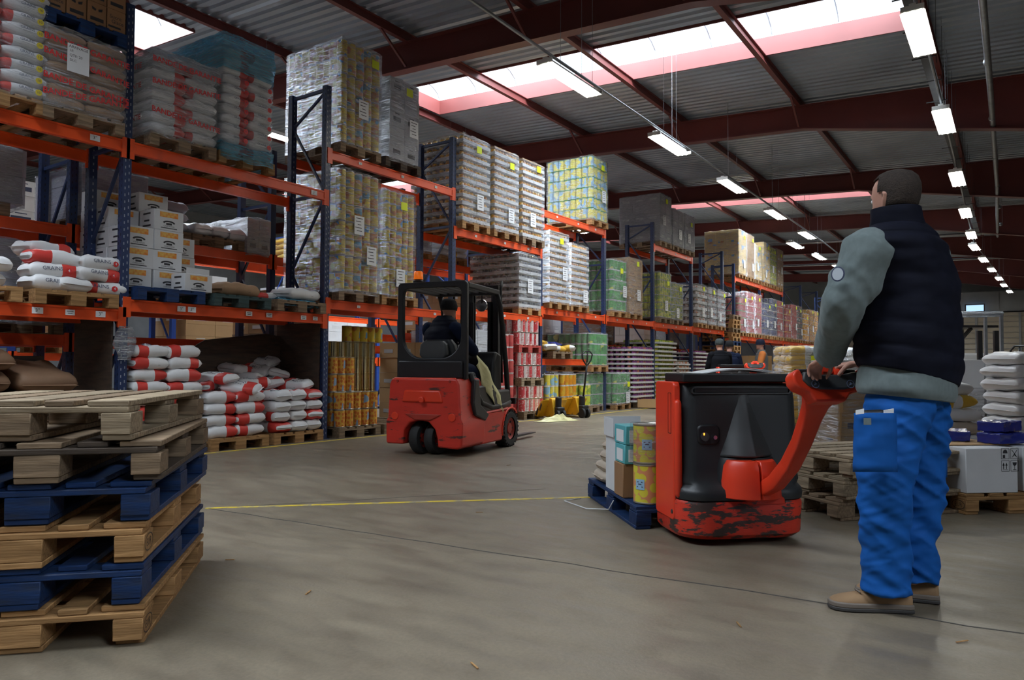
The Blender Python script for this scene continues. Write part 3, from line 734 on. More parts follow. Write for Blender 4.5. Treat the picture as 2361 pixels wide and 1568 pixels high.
def carton(name, size, mt, label, loc, rz=0, group=None, marks=None, tape=True):
    t = thing(name, label, 'carton', loc, rz, group); x, y, z = size
    MB().box((0, 0, z / 2), size).build('box_body', mt, t, bev=.004, bseg=1)
    if tape: MB().box((0, 0, z + .0006), (x * .98, .05, .001)).build('tape', 'cardtan' if mt != 'cardwhite' else 'traycard', t)
    if marks: marks(t, x, y, z)
    return t
def marks_sugar(t, x, y, z):
    mb = MB(); n = 14                                 # winged badge and a script line on the front face
    for s in (-1, 1): mb.add([(x / 2 + .001, s * .01, z * .72), (x / 2 + .001, s * .055, z * .8), (x / 2 + .001, s * .05, z * .66), (x / 2 + .001, s * .015, z * .62)], [(0, 1, 2, 3)])
    mb.box((x / 2 + .001, 0, z * .25), (.001, y * .7, z * .16)); mb.build('printed_mark', 'paperink', t)
def marks_script(t, x, y, z):
    mb = MB(); put_text(mb, 'Sucre', .055, lambda u, v: (x / 2 + .0015, u - .01, z * .66 + v)); put_text(mb, 'Glace', .055, lambda u, v: (x / 2 + .0015, u + .01, z * .44 + v)); mb.box((x / 2 + .001, -.02, z * .2), (.001, .13, .02)); mb.build('printed_mark', 'paperink', t)
zb += .146
for j in range(4):
    for i in range(3):
        carton('sugar_carton', (.38, .19, .23), 'cardbrown', 'brown sugar carton on the blue pallet, %s row, %s from left' % (['bottom', 'second', 'third', 'top'][j], ['first', 'second', 'third', ][i]) if i < 3 else '', (XF - .50 + .38, slotY(0, 2) - .3 + i * .2, zb + j * .232), group='cartons on the blue pallet', marks=marks_sugar if (i + j) % 3 else (marks_script if j == 0 else marks_sugar))
    carton('sugar_carton', (.38, .19, .23), 'cardbrown', 'brown sugar carton on the blue pallet, %s row, right end' % ['bottom', 'second', 'third', 'top'][j], (XF - .50 + .38, slotY(0, 2) + .3, zb + j * .232), group='cartons on the blue pallet', marks=marks_script if j == 0 else marks_sugar)
    for i in range(2): carton('sugar_carton', (.78, .39, .23), 'cardbrown', 'large plain carton behind the sugar cartons, %s row, %s half' % (['bottom', 'second', 'third', 'top'][j], ['left', 'right'][i]), (XF - .50 - .21, slotY(0, 2) - .2 + i * .4, zb + j * .232), group='cartons behind the sugar cartons')
o = load('bag', (.125, 'bagwhite', 'bagred'), slotY(1, 0, .05), U(1), 1.0, 'white and red sack stack with red printed tape, upper level second bay', mt='wood2', film='film', notes=0, yel=False, layers=7, tape=[(.58, .07), (.22, -.05), (.8, 0)])
film_shell(.82, 1.22, .2, 'filmheavy', 5, o, .02, 0).location.z = .72
o = load('bag', (.12, 'bagwhite', 'bagred'), slotY(1, 1, .0), U(1), 1.2, 'tall white sack stack with blue film over its top, second bay', mt='wood', film='filmlight', notes=0, yel=False, layers=11, w=.72)
film_shell(.76, 1.24, .42, 'filmblue', 9, o, .03, 0).location.z = 1.0
badges(o, 8, .12, (-.05, .29), M['redprint'], '4')
film_shell(.76, 1.24, .1, 'filmblue', 11, o, .02, -.08).location.z = 0
load('tin', (.245, 'tinYB', 'tinlid'), slotY(2, 0, -.02), U(2), 1.48, 'towering wrapped yellow and blue tins, upper level of the third bay', mt='wood2', layers=6)
load('box', (.25, 'cardgrey', 'paperink'), slotY(2, 1, .0), U(2), 1.25, 'silvery wrapped cartons right of the tallest yellow tins, third bay', film='film', mt='wooddark', layers=5, w=.66)
load('tray', (.135, 'tinTrayY', 'traycard'), slotY(3, 0, -.05), U(3), 1.5, 'wrapped amber jar trays, leftmost of three on the fourth bay upper level', film='film', layers=11)
load('tray', (.135, 'tinTrayY', 'traycard'), slotY(3, 1, 0), U(3), 1.45, 'wrapped amber jar trays, middle of three on the fourth bay upper level', film='film', layers=11, cap='cardtan')
load('tray', (.135, 'tinTrayY', 'traycard'), slotY(3, 2, .05), U(3), 1.4, 'amber jar trays with clear bands, right of three on the fourth bay', film='filmlight', layers=11, cap='cardtan', mt='wood2')
load('tin', (.235, 'tinLemon', 'tinGreen'), slotY(4, 2, .05), U(4), 1.4, 'tall block of lemon yellow and green tins standing alone up high', layers=6)
for i, (n_, l_) in enumerate(((5, 'nearest'), (4, 'middle'), (4, 'farthest'))): load('box', (.25, 'cardgrey', 'traycard'), slotY(6, i, .03), U(6), 1.25, 'grey wrapped cartons on the seventh bay upper level, %s of three' % l_, film='filmheavy', mt='wood2', layers=n_, yel=i != 1)
# ---- lower beam level, front rack
load('tin', (.245, 'tinYB', 'tinlid'), slotY(2, 0, -.02), Lw(2), 1.7, 'wrapped yellow and blue tins on the lower beam, third bay left', mt='wood2', layers=7, notes=2, yel=False)
load('tin', (.20, 'tinYB', 'traycard'), slotY(2, 1, -.05), Lw(2), 1.6, 'wrapped yellow tins behind the orange beacon, third bay lower beam', layers=8, notes=1, w=.66)
load('tray', (.13, 'tinDark', 'traycard'), slotY(3, 2, .05), Lw(3), 1.1, 'dark jar trays on the lower beam behind the forklift mast', film='film', layers=8, yel=False, X=XF - 0.58)
load('tray', (.13, 'tinTrayY', 'traycard'), slotY(4, 0), Lw(4), 1.45, 'yellow jar trays on the fifth bay lower beam, left one', film='film', layers=11, cap='cardtan')
load('tray', (.13, 'tinTrayY', 'traycard'), slotY(4, 1), Lw(4), 1.3, 'yellow jar trays on the fifth bay lower beam, right one', film='film', layers=10, yel=False)
load('tin', (.24, 'tinGreen', 'traycard'), slotY(5, 0, .02), Lw(5), 1.2, 'green tins in clear film on the sixth bay lower beam', layers=5)
load('box', (.15, 'cardtan', 'cardbrown'), slotY(5, 1, .02), Lw(5), 1.25, 'brown cartons in film beside the green tins, sixth bay', layers=9, mt='wood')
load('tin', (.2, 'tinYG', 'tinlid'), slotY(6, 0, 0), Lw(6), 1.15, 'yellow green tins in film, seventh bay lower beam, nearest', layers=6, mt='wood2')
load('tin', (.2, 'tinYG', 'traycard'), slotY(6, 1, 0), Lw(6), 1.0, 'yellow green tins in cloudy film, seventh bay lower beam, middle', layers=5, film='filmheavy', mt='wood2')
load('tray', (.19, 'tinPink', 'white'), slotY(7, 0), Lw(7), 1.15, 'pale jar packs in film, eighth bay lower beam, nearest', layers=6)
load('tray', (.19, 'tinPink', 'traycard'), slotY(7, 1), Lw(7), 1.15, 'pale jar packs in film, eighth bay lower beam, middle', layers=6, film='filmheavy')
load('tray', (.19, 'tinPink', 'traycard'), slotY(7, 2), Lw(7), 1.05, 'pale jar packs in film, eighth bay lower beam, farthest', layers=6, film='filmheavy')
# ---- far rack run
far = [('tinRed', 'tinGreen', 6), ('tinRed', 'traycard', 6), ('tinRed', 'cardtan', 6)]
kinds = [('red and green tins', 'tinRed', 'tinGreen'), ('plain red tins', 'tinRed', 'traycard'), ('red tins with tan bands', 'tinRed', 'cardtan'), ('navy tins', 'tinBlue', 'tinlid'), ('deep blue tins', 'tinBlue', 'traycard'), ('rose red tins', 'tinRed', 'tinlid'), ('mixed red tins', 'tinRed', 'tinTrayY'), ('crimson tins', 'tinRed', 'tinRed'), ('grey and red tins', 'tinDark', 'tinRed'), ('dim white jars', 'tinTrayY', 'traycard'), ('amber boxes', 'tinPeach', 'cardtan'), ('far tan tins', 'tinTrayY', 'cardtan')]
for i, (l_, a, c) in enumerate(kinds):
    b_, s_ = divmod(i, 3); load('tin', (.24, a, c), Y2[b_] + .56 + s_ * .96, 2.1, 1.3, 'wrapped %s on the far rack, %s bay' % (l_, ordn[b_]), layers=6 if i % 3 else 5, mt='wood', w=.84)
top = [('box', (.25, 'cardyellow', 'tinYB'), 7, 'film', 'tall yellow and blue carton block on top of the far rack'), ('box', (.25, 'cardtan', 'cardbrown'), 7, 'filmlight', 'brown wrapped cartons beside the yellow block, far rack top'), ('box', (.25, 'cardyellow', 'traycard'), 6, 'film', 'shiny wrapped yellow cartons, third along the far rack top'), ('box', (.25, 'cardyellow', 'traycard'), 7, 'film', 'yellow wrapped carton tower over the second far bay, nearest'), ('tin', (.24, 'tinYG', 'tinlid'), 7, 'film', 'yellow green tins over the second far bay, middle'), ('box', (.25, 'cardtan', 'traycard'), 7, 'film', 'golden wrapped cartons over the second far bay, farthest')]
for i, (k_, sp, n_, fm, l_) in enumerate(top):
    b_, s_ = divmod(i, 3); load(k_, sp, Y2[b_] + .56 + s_ * .96, 4.1, 1.5, l_, layers=n_ - 1, film=fm, mt='wood', w=.86, notes=1)
# ---- floor level in the front rack
FZ = .0
load('tin', (.24, 'tinGreen', 'traycard'), slotY(5, 0, .1), 0, .75, 'green tins in clear film on the floor, sixth bay', layers=3, mt='wood', X=XF - 0.45)
# green tins stacked high behind, fifth bay right
load('tin', (.24, 'tinGreen', 'white'), slotY(4, 2, .1), .9, .75, 'green tins on a raised pallet right of the pallet jack', layers=3, film='filmlight', mt='wood', X=XF - 0.53, yel=False, notes=0)
load('tin', (.24, 'tinGreen', 'traycard'), slotY(4, 2, .1), 0, .73, 'dim green tins under the raised pallet, fifth bay floor', layers=3, film='film', mt='wood2', X=XF - 0.63, yel=False, notes=0)
load('tray', (.115, 'tinPurple', 'traycard'), slotY(5, 1, .35), 0, 1.6, 'tall stack of white trays with purple jars, near one', film=None, layers=12, mt='wood3', X=XF - 0.40, w=1.1, yel=False, notes=0, jit=.012)
load('tray', (.115, 'tinPurple', 'traycard'), slotY(5, 1, .1), 0, 1.9, 'taller stack of purple jar trays behind the near one', film=None, layers=11, mt='wood3', X=XF - 1.50, w=1.3, d=1.0, yel=False, notes=0, jit=.012)
load('tray', (.115, 'tinYG', 'traycard'), slotY(6, 0, .3), 0, 1.75, 'stack of white trays with yellow green jars, seventh bay floor', film=None, layers=14, mt='wood3', X=XF - 0.55, w=1.2, yel=False, notes=0, jit=.012)
load('tray', (.115, 'tinPink', 'traycard'), slotY(6, 2, -.12), 0, 1.2, 'low stack of white trays at the seventh bay end', film=None, layers=9, mt='wood2', X=XF - 0.60, w=.9, yel=False, notes=0, jit=.02)
load('tray', (.115, 'tinPurple', 'traycard'), slotY(7, 0, .3), 0, 1.5, 'dim purple jar trays on the eighth bay floor', film=None, layers=12, mt='wood2', X=XF - 0.58, w=1.2, yel=False, notes=0, jit=.02)
load('tray', (.115, 'tinPurple', 'traycard'), slotY(7, 2), 0, 1.4, 'dim purple jar trays at the far end of the eighth bay', film=None, layers=11, mt='wood2', X=XF - 0.58, w=.9, yel=False, notes=0, jit=.02)
for i in range(5): load('tin' if i % 2 else 'box', (.24, ['tinRed', 'cardtan', 'tinBlue', 'cardgrey', 'tinDark'][i], 'traycard'), Y2[0] + 1.2 + i * 2.6, 0, 1.2, 'dim %s stack on the floor under the far rack' % ['red tin', 'tan carton', 'navy tin', 'grey carton', 'dark tin'][i] if i % 2 == 0 else 'dim %s stack on the floor under the far rack' % ['red', 'tan and white', 'navy', 'grey tin', 'dark'][i], layers=4, mt='wood2', yel=False, notes=0, w=1.0)
# ---- tall stack of empty pallets in the cross passage
for i in range(19):
    pallet1('woodblue' if i == 12 else ('wood' if i % 3 else 'wood2'), 'empty pallet in the tall stack by the cross passage, %s from the floor' % ['first', 'second', 'third', 'fourth', 'fifth', 'sixth', 'seventh', 'eighth', 'ninth', 'tenth', 'eleventh', 'twelfth', 'thirteenth', 'fourteenth', 'fifteenth', 'sixteenth', 'seventeenth', 'eighteenth', 'nineteenth'][i], (XF - .35 + R.uniform(-.03, .03), 24.35 + R.uniform(-.03, .03), i * .1445), pi / 2 + R.uniform(-.03, .03), 'tall stack of empty pallets')
# ---- rear rack loads seen through the front bays
X2L = X2 - .57
load('box', (.3, 'lavender', 'cardgrey'), slotY(0, 1, .3), 2.62, .6, 'pale grey film wrapped load on the rear rack, far left', film='filmheavy', X=X2L, yel=False, notes=0, mt='wood2', w=1.1, layers=2)
load('box', (.2, 'lavender', 'cardgrey'), slotY(1, 0, -.08), 2.62, .6, 'pale mauve cartons on the rear rack behind the first upright', film='filmlight', X=X2L, yel=False, notes=0, mt='wood2', layers=3)
load('box', (.25, 'cardwhite', 'inkblue'), slotY(1, 2, .22), 2.62, .5, 'white and blue cartons in film on the rear rack, second bay', film='filmheavy', X=X2L - .0, pal=False, w=.40, yel=False, notes=0, mt='wood2', layers=2)
load('box', (.25, 'cardwhite', 'inkblue'), slotY(1, 1, .1), 3.15, .6, 'blue patterned white cartons on the distant third rack', film=None, X=X3 - .5, yel=False, notes=0, w=1.2, layers=3)
load('box', (.25, 'cardwhite', 'inkblue'), slotY(2, 0, .1), 3.15, .4, 'small patterned cartons on the distant third rack, second bay', film=None, X=X3 - .5, yel=False, notes=0, w=1.2, layers=2)
load('bag', (.12, 'bagyellow', 'bagwhite'), slotY(3, 1, .3), 3.15, .5, 'yellow and white sacks high on the distant third rack', film='filmlight', X=X3 - .5, yel=False, notes=0, w=1.4, layers=5)
load('bag', (.12, 'bagwhite', 'bagyellow'), slotY(3, 1), 3.0, .4, 'white and yellow sacks on the rear rack above the forklift', film='filmlight', X=X2L, yel=False, notes=0, layers=4)
load('box', (.25, 'cardwhite', 'cardgrey'), slotY(3, 0, -.2), 3.0, .6, 'white cartons on the rear rack left of the yellow sacks', film='filmheavy', X=X2L, yel=False, notes=0, layers=3)
load('box', (.25, 'cardbrown', 'cardgrey'), slotY(3, 1, .2), 1.6, .9, 'brown cartons on the rear rack behind the driver', film=None, X=X2L, yel=False, notes=0, layers=3)
for i, (y_, a, l_) in enumerate(((slotY(0, 0), 'cardgrey', 'grey'), (slotY(0, 2), 'lavender', 'mauve'), (slotY(2, 0), 'cardtan', 'tan'), (slotY(4, 0), 'cardtan', 'light brown'), (slotY(4, 2), 'cardgrey', 'silver'), (slotY(5, 2), 'cardbrown', 'dark brown'), (slotY(6, 2), 'cardwhite', 'off white'), (slotY(7, 1), 'cardgrey', 'ash grey'))):
    load('box', (.22, a, 'traycard'), y_, 1.35 if i < 3 else 1.6, .6, '%s carton load on the lower level of the rear rack' % l_, film='filmheavy' if i % 2 else None, X=X2L, yel=False, notes=0, layers=3 + i % 2, mt='wood2')
for i, (y_, z_, a, l_) in enumerate(((3.2, 2.2, 'cardtan', 'tan'), (6.1, 1.2, 'cardbrown', 'brown'), (8.6, 2.2, 'cardwhite', 'white'), (9.0, 1.2, 'cardtan', 'sandy'), (11.6, 2.2, 'cardgrey', 'grey'), (12.6, 1.2, 'bagwhite', 'chalk white'), (15, 2.2, 'cardtan', 'buff'), (18, 1.2, 'cardgrey', 'slate'))):
    load('box', (.24, a, 'traycard'), y_, z_, .5, '%s cartons on the distant third rack, seen through the gaps' % l_, film=None, X=X3 - .5, yel=False, notes=0, layers=2 + i % 2, mt='wood', w=1.3)
# ================================================================ FOREGROUND PALLET STACK
ST = [('wood', 'bright pine pallet at the very bottom of the foreground stack', 0, 0, 0), ('woodblue', 'blue painted pallet second from the floor in the foreground stack', -.004, .006, -.006),
      ('wood', 'pine pallet third from the floor, between two blue ones, foreground stack', -.01, .0, .012), ('woodblue', 'blue pallet fourth from the floor in the foreground stack, grey dirty top', .012, .01, .004),
      ('wooddark', 'dark grimy pallet second from the top of the foreground stack', .03, -.01, .03), ('wood3', 'weathered grey pallet on top of the foreground stack', -.03, .0, -.035)]
cx_, cy_, rz_ = -3.322, 1.582, radians(47.4)
for i, (m, lab, dx, dy, dr) in enumerate(ST):
    t = pallet_parts(m, lab, 'foreground pallet stack', 1.2, i + 3, mats=['wood3', 'wood3', 'wood2'] if i == 5 else (['wooddark', 'wood2'] if i == 4 else None))
    t.location = (cx_ + dx * .68 - dy * .73, cy_ + dx * .73 + dy * .68, i * .1475); t.rotation_euler.z = rz_ + dr
    if i in (0, 2): eur_stamp(t)
for (x, y, r_) in ((-3.4, 2.35, .4), (-1.9, 1.55, 1.1), (-2.6, 2.2, 2), (-3.1, 4.1, .2), (-1.5, 2.0, 2.7), (-.45, 2.3, .3), (-.2, 3.2, .8), (-4.3, 6.2, 1.2), (-.9, 2.9, 2.2)):
    tag(MB().bar((x, y, .003), (x + .05 * cos(r_), y + .05 * sin(r_), .006), .006, .003).build('wood_splinter', 'wood'), 'thin pale wood splinter lying on the open concrete floor', 'splinter', 'splinters on the floor')

# ================================================================ BAGS
BM = {}
def bag(label, loc, rz=0, size=(.52, .36, .14), kind='wr', group=None, name='grain_bag', tilt=(0, 0), var=0, text=None):
    key = (kind, size, var)
    sch = {'wr': (['bagwhite', 'bagred'], (.08, .42)), 'wr2': (['bagwhite', 'bagred'], (.55, .8)), 'w': (['bagwhite'], None), 'kraft': (['bagkraft'], None), 'brown': (['bagbrown'], None), 'lav': (['lavender', 'orangeprint'], (.2, .3)), 'plastic': (['bagplastic'], None), 'yel': (['bagwhite', 'bagyellow'], (.3, .75)), 'beige': (['bagbeige'], None), 'blue': (['bagblue'], None), 'yelp': (['bagyellow', 'bagwhite'], (.4, .6))}[kind]
    if key not in BM:
        mb = MB(); sd = bag_into(mb, (0, 0, size[2] / 2), *size, R, sch[1], nu=14, nv=11, sd=var * 7.3 + size[0] * 11)
        # gathered end seams
        for s in (-1, 1): mb.add([(s * size[0] * .49, -size[1] * .42, size[2] * .5), (s * size[0] * .49, size[1] * .42, size[2] * .5), (s * size[0] * .535, size[1] * .45, size[2] * .46 + .01), (s * size[0] * .535, -size[1] * .45, size[2] * .47)], [(0, 1, 2, 3)])
        if kind.startswith('wr') or kind in ('w', 'kraft'):
            def fn(u, v, X=(.16 if kind == 'wr' else -.1)):
                a = (u + X * size[0]) / (size[0] / 2); c = v / (size[1] / 2); p = bag_pt(max(-.97, min(.97, a)), max(-.97, min(.97, c)), 1, *size, sd); return Vector((p.x, p.y, p.z + size[2] / 2 + .003))
            mi = len(sch[0])
            if kind != 'kraft':
                put_text(mb, 'GRAINS', size[1] * .17, lambda u, v: fn(u, v + size[1] * .12), mi)
            for q in range(3): 
                for seg in range(5): mb.add([fn(-.08 * 1 + seg * .032 * size[0] * 2, -.02 - q * .022), fn(-.08 + (seg + .8) * .032 * size[0] * 2, -.02 - q * .022), fn(-.08 + (seg + .8) * .032 * size[0] * 2, -.028 - q * .022), fn(-.08 + seg * .032 * size[0] * 2, -.028 - q * .022)], [(0, 1, 2, 3)], mi)
            # end panel print on the +y long side and near side
            for sgn in (-1,):
                for q in range(3): mb.box((size[0] * (-.02 + .1 * q), sgn * size[1] * .487, size[2] * .45), (size[0] * .07, .003, size[2] * .12), mi)
        o = mb.build(name, sch[0] + ['inkblue'], smooth=True); BM[key] = o.data; bpy.data.objects.remove(o)
    o = bpy.data.objects.new(name, BM[key]); COL.objects.link(o); o.location = loc; o.rotation_euler = (tilt[0], tilt[1], rz)
    return tag(o, label, 'bag', group)
M['bagbeige'] = mat('beige_paper_bag', (.52, .44, .35), .6, var=.1, vs=6, bump=.4, bs=14)
NTH = ['first', 'second', 'third', 'fourth', 'fifth', 'sixth', 'seventh', 'eighth', 'ninth', 'tenth', 'eleventh', 'twelfth']
def onpallet(Y, z, m, lab, X=XF - .5): pallet1(m, lab, (X, Y, z), pi / 2)
# bay 2 floor: three pallets of loose white and red bags
def heap(Yc, X0, z0, layers, nY, nX, lab, grp, hb=.135, size=(.42, .30, .145)):
    for k in range(layers):
        for i in range(nY):
            for j in range(nX):
                rz = pi / 2 * R.choice([0, 2]) if nY == 2 else R.choice([pi / 2, -pi / 2]); sz = size
                y = Yc + (i - (nY - 1) / 2) * (.8 / nY) + R.uniform(-.012, .012); x = X0 - j * (.46 if nY == 3 else .4) + R.uniform(-.015, .015)
                rot = (0 if nY == 3 else pi / 2) + R.choice([0, pi]) + R.uniform(-.06, .06)
                s = (.44, .27, .14) if nY == 3 else (.42, .36, .14)
                bag('white and red bag, %s layer, %s across, %s in the %s' % (NTH[k], NTH[i], ['front row', 'second row', 'third row'][j], lab), (x, y, z0 + k * hb), rot, s, R.choice(['wr', 'wr2', 'wr']), grp, var=R.randint(0, 3), tilt=(R.uniform(-.03, .03), R.uniform(-.03, .03)))
zt = .145
onpallet(slotY(1, 2, -.02), 0, 'wood', 'pine pallet under the tidy right end of the loose bag pile', XF - .5)
onpallet(slotY(1, 1, -.06), 0, 'wood', 'pine pallet under the middle of the loose white and red bag pile', XF - .45)
onpallet(slotY(1, 0, -.02), 0, 'wood2', 'pallet under the tall leftmost stack of loose bags', XF - .5)
heap(slotY(1, 2, -.02), XF - .12, zt, 4, 3, 2, 'right loose pile', 'loose bags, right pile')
heap(slotY(1, 1, -.06), XF - .10, zt, 4, 2, 2, 'middle loose pile', 'loose bags, middle pile')
heap(slotY(1, 0, -.04), XF - .15, zt, 8, 2, 1, 'tall left loose pile', 'loose bags, left pile')
hp = [(-.05, .2, 4, .3, .15), (-.3, .0, 4.2, -.4, .2), (-.5, -.25, 4.6, .5, -.2), (-.45, .2, 5.0, 2.6, .25), (-.62, -.05, 5.6, .6, .35), (-.3, -.3, 4.1, 1.2, -.1), (-.7, .15, 6.4, .3, .3), (-.6, -.35, 5.6, 1.9, .1)]
for i, (dx, dy, k, rz, ti) in enumerate(hp):
    bag('crumpled white and red bag thrown on top of the right pile, %s upwards' % NTH[i], (XF + dx - .2, slotY(1, 2, -.02) + dy, zt + k * .13 + .02), rz, (.44, .3, .13), 'wr2' if i % 2 else 'wr', 'bags thrown on the right pile', var=i % 4, tilt=(ti, ti * .4))
hp = [(.1, .15, 4, .7, .2), (-.15, -.2, 4.1, 2.3, -.15), (-.4, .1, 4.3, .2, .2), (-.5, -.25, 5, 1.2, .2), (-.1, -.05, 4.9, .4, .1)]
for i, (dx, dy, k, rz, ti) in enumerate(hp):
    bag('crumpled white bag thrown on the middle pile, %s upwards' % NTH[i], (XF + dx - .18, slotY(1, 1, -.06) + dy, zt + k * .13 + .01), rz, (.46, .3, .12), 'wr' if i % 2 else 'wr2', 'bags thrown on the middle pile', var=(i + 1) % 4, tilt=(ti, ti * .5))
# plywood partitions of the floor bay
tag(MB().prism([(0, 0), (1.5, 0), (1.5, 1.42), (1.2, 1.46), (.25, 1.34), (0, 1.2)], -.012, .012, 'YZ').build('plywood_panel', 'ply', bev=.01), 'dark plywood panel standing behind the loose white and red bags', 'panel').location = (XF - DEP - .06, slotY(1, 1, -.15), 0)
tag(MB().box((0, 0, .8), (.9, .022, 1.6)).build('plywood_panel', 'ply'), 'dark plywood panel on the right side of the loose bag bay', 'panel').location = (XF - .5, upY(1) - .07, 0)
tag(MB().box((0, 0, .8), (.8, .022, 1.6)).build('plywood_panel', 'ply'), 'dark plywood panel beside the first navy upright', 'panel').location = (XF - .5, upY(0) - .07, 0)
tag(MB().box((0, 0, .55), (.022, .9, 1.1)).build('plywood_panel', 'ply'), 'dark panel behind the brown paper sacks, lower left', 'panel').location = (XF - DEP - .06, 3.3, 0)
# big brown sacks on the floor, far left
pallet1('wood2', 'pallet under the big brown paper sacks, lower left', (XF - .35, 3.25, 0), 0)
k_ = 0
for c_, (y, n_) in enumerate(((2.25, 5), (2.85, 5), (3.45, 4))):
    for k in range(n_):
        tl = R.uniform(-.04, .04) if k < n_ - 1 else (.22, -.16, -.2)[c_]
        o = bag('big brown paper sack in the lower left bay, %s column, %s from the bottom' % (['left', 'middle', 'right'][c_], NTH[k]), (XF - .38 + R.uniform(-.03, .03), y, .15 + k * .195 + (.06 if k == n_ - 1 else 0)), pi / 2 * 1 + pi / 2 + R.uniform(-.08, .08), (.85, .56, .2), 'brown', 'brown sacks lower left', name='paper_sack', var=k_ % 3, tilt=(0, tl)); k_ += 1
        if k >= n_ - 2:
            mb = MB()
            for a in range(10):
                p, q = pi * a / 10, pi * (a + 1) / 10; mb.add([(-.31 + .05 * sin(w) * e, .12 * cos(w) * e, .185 - .02 * sin(w)) for w, e in ((p, 1), (q, 1), (q, .8), (p, .8))], [(0, 1, 2, 3)])
            for r_ in range(2): mb.box((-.34 - .03 * r_, 0, .172 - .01 * r_), (.012, .16, .004))
            mb.build('printed_arch_mark', 'inkblue', o)
# bay 1 shelf: grain bags on two pallets
zs = BH[0][1] + .145
onpallet(slotY(0, 2, -.02), BH[0][1], 'wood', 'pine pallet carrying the loose grain bags, left shelf')
onpallet(slotY(0, 1, -.05), BH[0][1], 'wood', 'pine pallet at the left edge with the cut off white carton')
sp = [(.05, -.18, 0, .1, 'wr2'), (.03, .3, 0, -.15, 'wr'), (-.4, 0, 0, 0, 'wr'), (.0, -.02, 0, 1.65, 'w'), (.02, -.17, .13, .0, 'wr2'), (.06, .24, .13, .1, 'wr2'), (-.35, .1, .13, 1.5, 'wr'), (.0, -.15, .26, -.06, 'wr'), (.05, .27, .25, .12, 'w'), (-.4, .0, .26, 1.6, 'wr'), (-.3, -.1, .38, .2, 'wr2')]
for i, (dx, dy, z, rz, kd) in enumerate(sp):
    b_ = bag('white grain bag with red band on the left shelf, %s in the heap from below' % NTH[i], (XF - .22 + dx, slotY(0, 2) + dy, zs + z), pi / 2 + rz, (.50, .34, .15), kd, 'grain bags on the left shelf', var=i % 4, tilt=(R.uniform(-.05, .05), R.uniform(-.04, .04)))
    if dx > 0.01:
        mb = MB(); yy = .145; fn = lambda u, v: (-.04 + u, -.17 * .985 - .008 + abs(v) * .2, .075 + v) 
        put_text(mb, 'GRAINS', .055, lambda u, v: fn(u, v + .015)); mb.build('printed_lettering', 'inkblue', b_)
        mb = MB(); n = 18; mb.add([fn(.15 + .03 * cos(2 * pi * j / n), .03 * sin(2 * pi * j / n)) for j in range(n)], [tuple(range(n))]); put_text(mb, '4', .04, lambda u, v: [a + (0, -.002, 0)[q] for q, a in enumerate(fn(.15 + u, v))], 1); mb.build('red_number_badge', ['redprint', 'paper'], b_)
bag('white grain bag lying behind the cut off carton, left edge shelf', (XF - .35, slotY(0, 1) + .1, zs), .2, (.5, .34, .15), 'wr', None, var=1)
bag('white grain bag with small red badge on its end, left edge shelf', (XF - .3, slotY(0, 1) + .15, zs + .14), .1, (.5, .34, .15), 'w', None, var=2)
# white cartons with an orange picture window
def marks_white(t, x, y, z):
    f = x / 2 + .0012; mb = MB()
    mb.box((f, .0, z * .78), (.001, y * .62, z * .26)); mb.build('picture_window', 'orangeprint', t)
    mb = MB(); n = 12
    for a in range(n):                                # arched badge
        p = pi * a / n; q = pi * (a + 1) / n; mb.add([(f, .075 * cos(p), z * .38 + .028 * sin(p)), (f, .075 * cos(q), z * .38 + .028 * sin(q)), (f, .055 * cos(q), z * .35 + .018 * sin(q)), (f, .055 * cos(p), z * .35 + .018 * sin(p))], [(0, 1, 2, 3)])
    mb.box((f, 0, z * .33), (.001, .07, .022)); mb.box((f, 0, z * .12), (.001, y * .55, .009))
    put_text(mb, 'CARBONADE', .022, lambda u, v: (f, u, z * .215 + v))
    g = -y / 2 - .0012
    for zz, w_ in ((.8, .5), (.45, .35), (.2, .55)): mb.box((0, g, z * zz), (x * w_, .001, .02))
    mb.build('printed_badge', 'paperink', t)
zt_ = BH[1][1] + .145
onpallet(slotY(1, 0, -.06), BH[1][1], 'woodblue', 'blue pallet under the stacked white cartons, second bay shelf')
cols = [(XF - .35, 4.76, 4), (XF - .35, 4.40, 3), (XF - .67, 4.40, 4), (XF - .67, 4.76, 5), (XF - .67, 5.12, 3), (XF - .98, 4.40, 5), (XF - .98, 4.76, 4), (XF - .98, 5.12, 4), (XF - .38, 5.12, 1)]
for c_, (x, y, n_) in enumerate(cols):
    for k in range(n_):
        carton('white_carton', (.30, .35 if c_ else .36, .232), 'cardwhite', 'white carton with orange picture, %s up in the %s column of the shelf stack' % (NTH[k], NTH[c_]), (x, y + R.uniform(-.008, .008), zt_ + k * .234), R.uniform(-.04, .04), 'white cartons on the second bay shelf', marks=marks_white)
t = carton('open_carton', (.26, .36, .2), 'cardwhite', 'open fronted white carton with orange jars showing, front of the shelf stack', (XF - .07, 4.98, zt_), .05, marks=marks_white, tape=False)
MB().box((.11, 0, .235), (.004, .30, .07)).build('raised_flap', 'cardwhite', t)
carton('white_carton', (.3, .36, .25), 'cardwhite', 'white carton cut off by the left edge of the photo', (XF - .05, slotY(0, 1) - .32, zs), 0, marks=marks_white)
onpallet(slotY(1, 1, -.02), BH[1][1], 'woodgreen', 'dark green pallet in the middle of the second bay shelf') if 0 else pallet1('woodgreen', 'dark green pallet in the middle of the second bay shelf', (XF - .5, slotY(1, 1, -.02), BH[1][1]), pi / 2)
bag('kraft and red sack lying on the dark green pallet', (XF - .25, slotY(1, 1) + .05, zt_), pi / 2 + .1, (.6, .4, .17), 'kraft')
bag('dark red ended sack half hidden behind the kraft sack', (XF - .7, slotY(1, 1) + .0, zt_), pi / 2, (.55, .4, .15), 'wr')
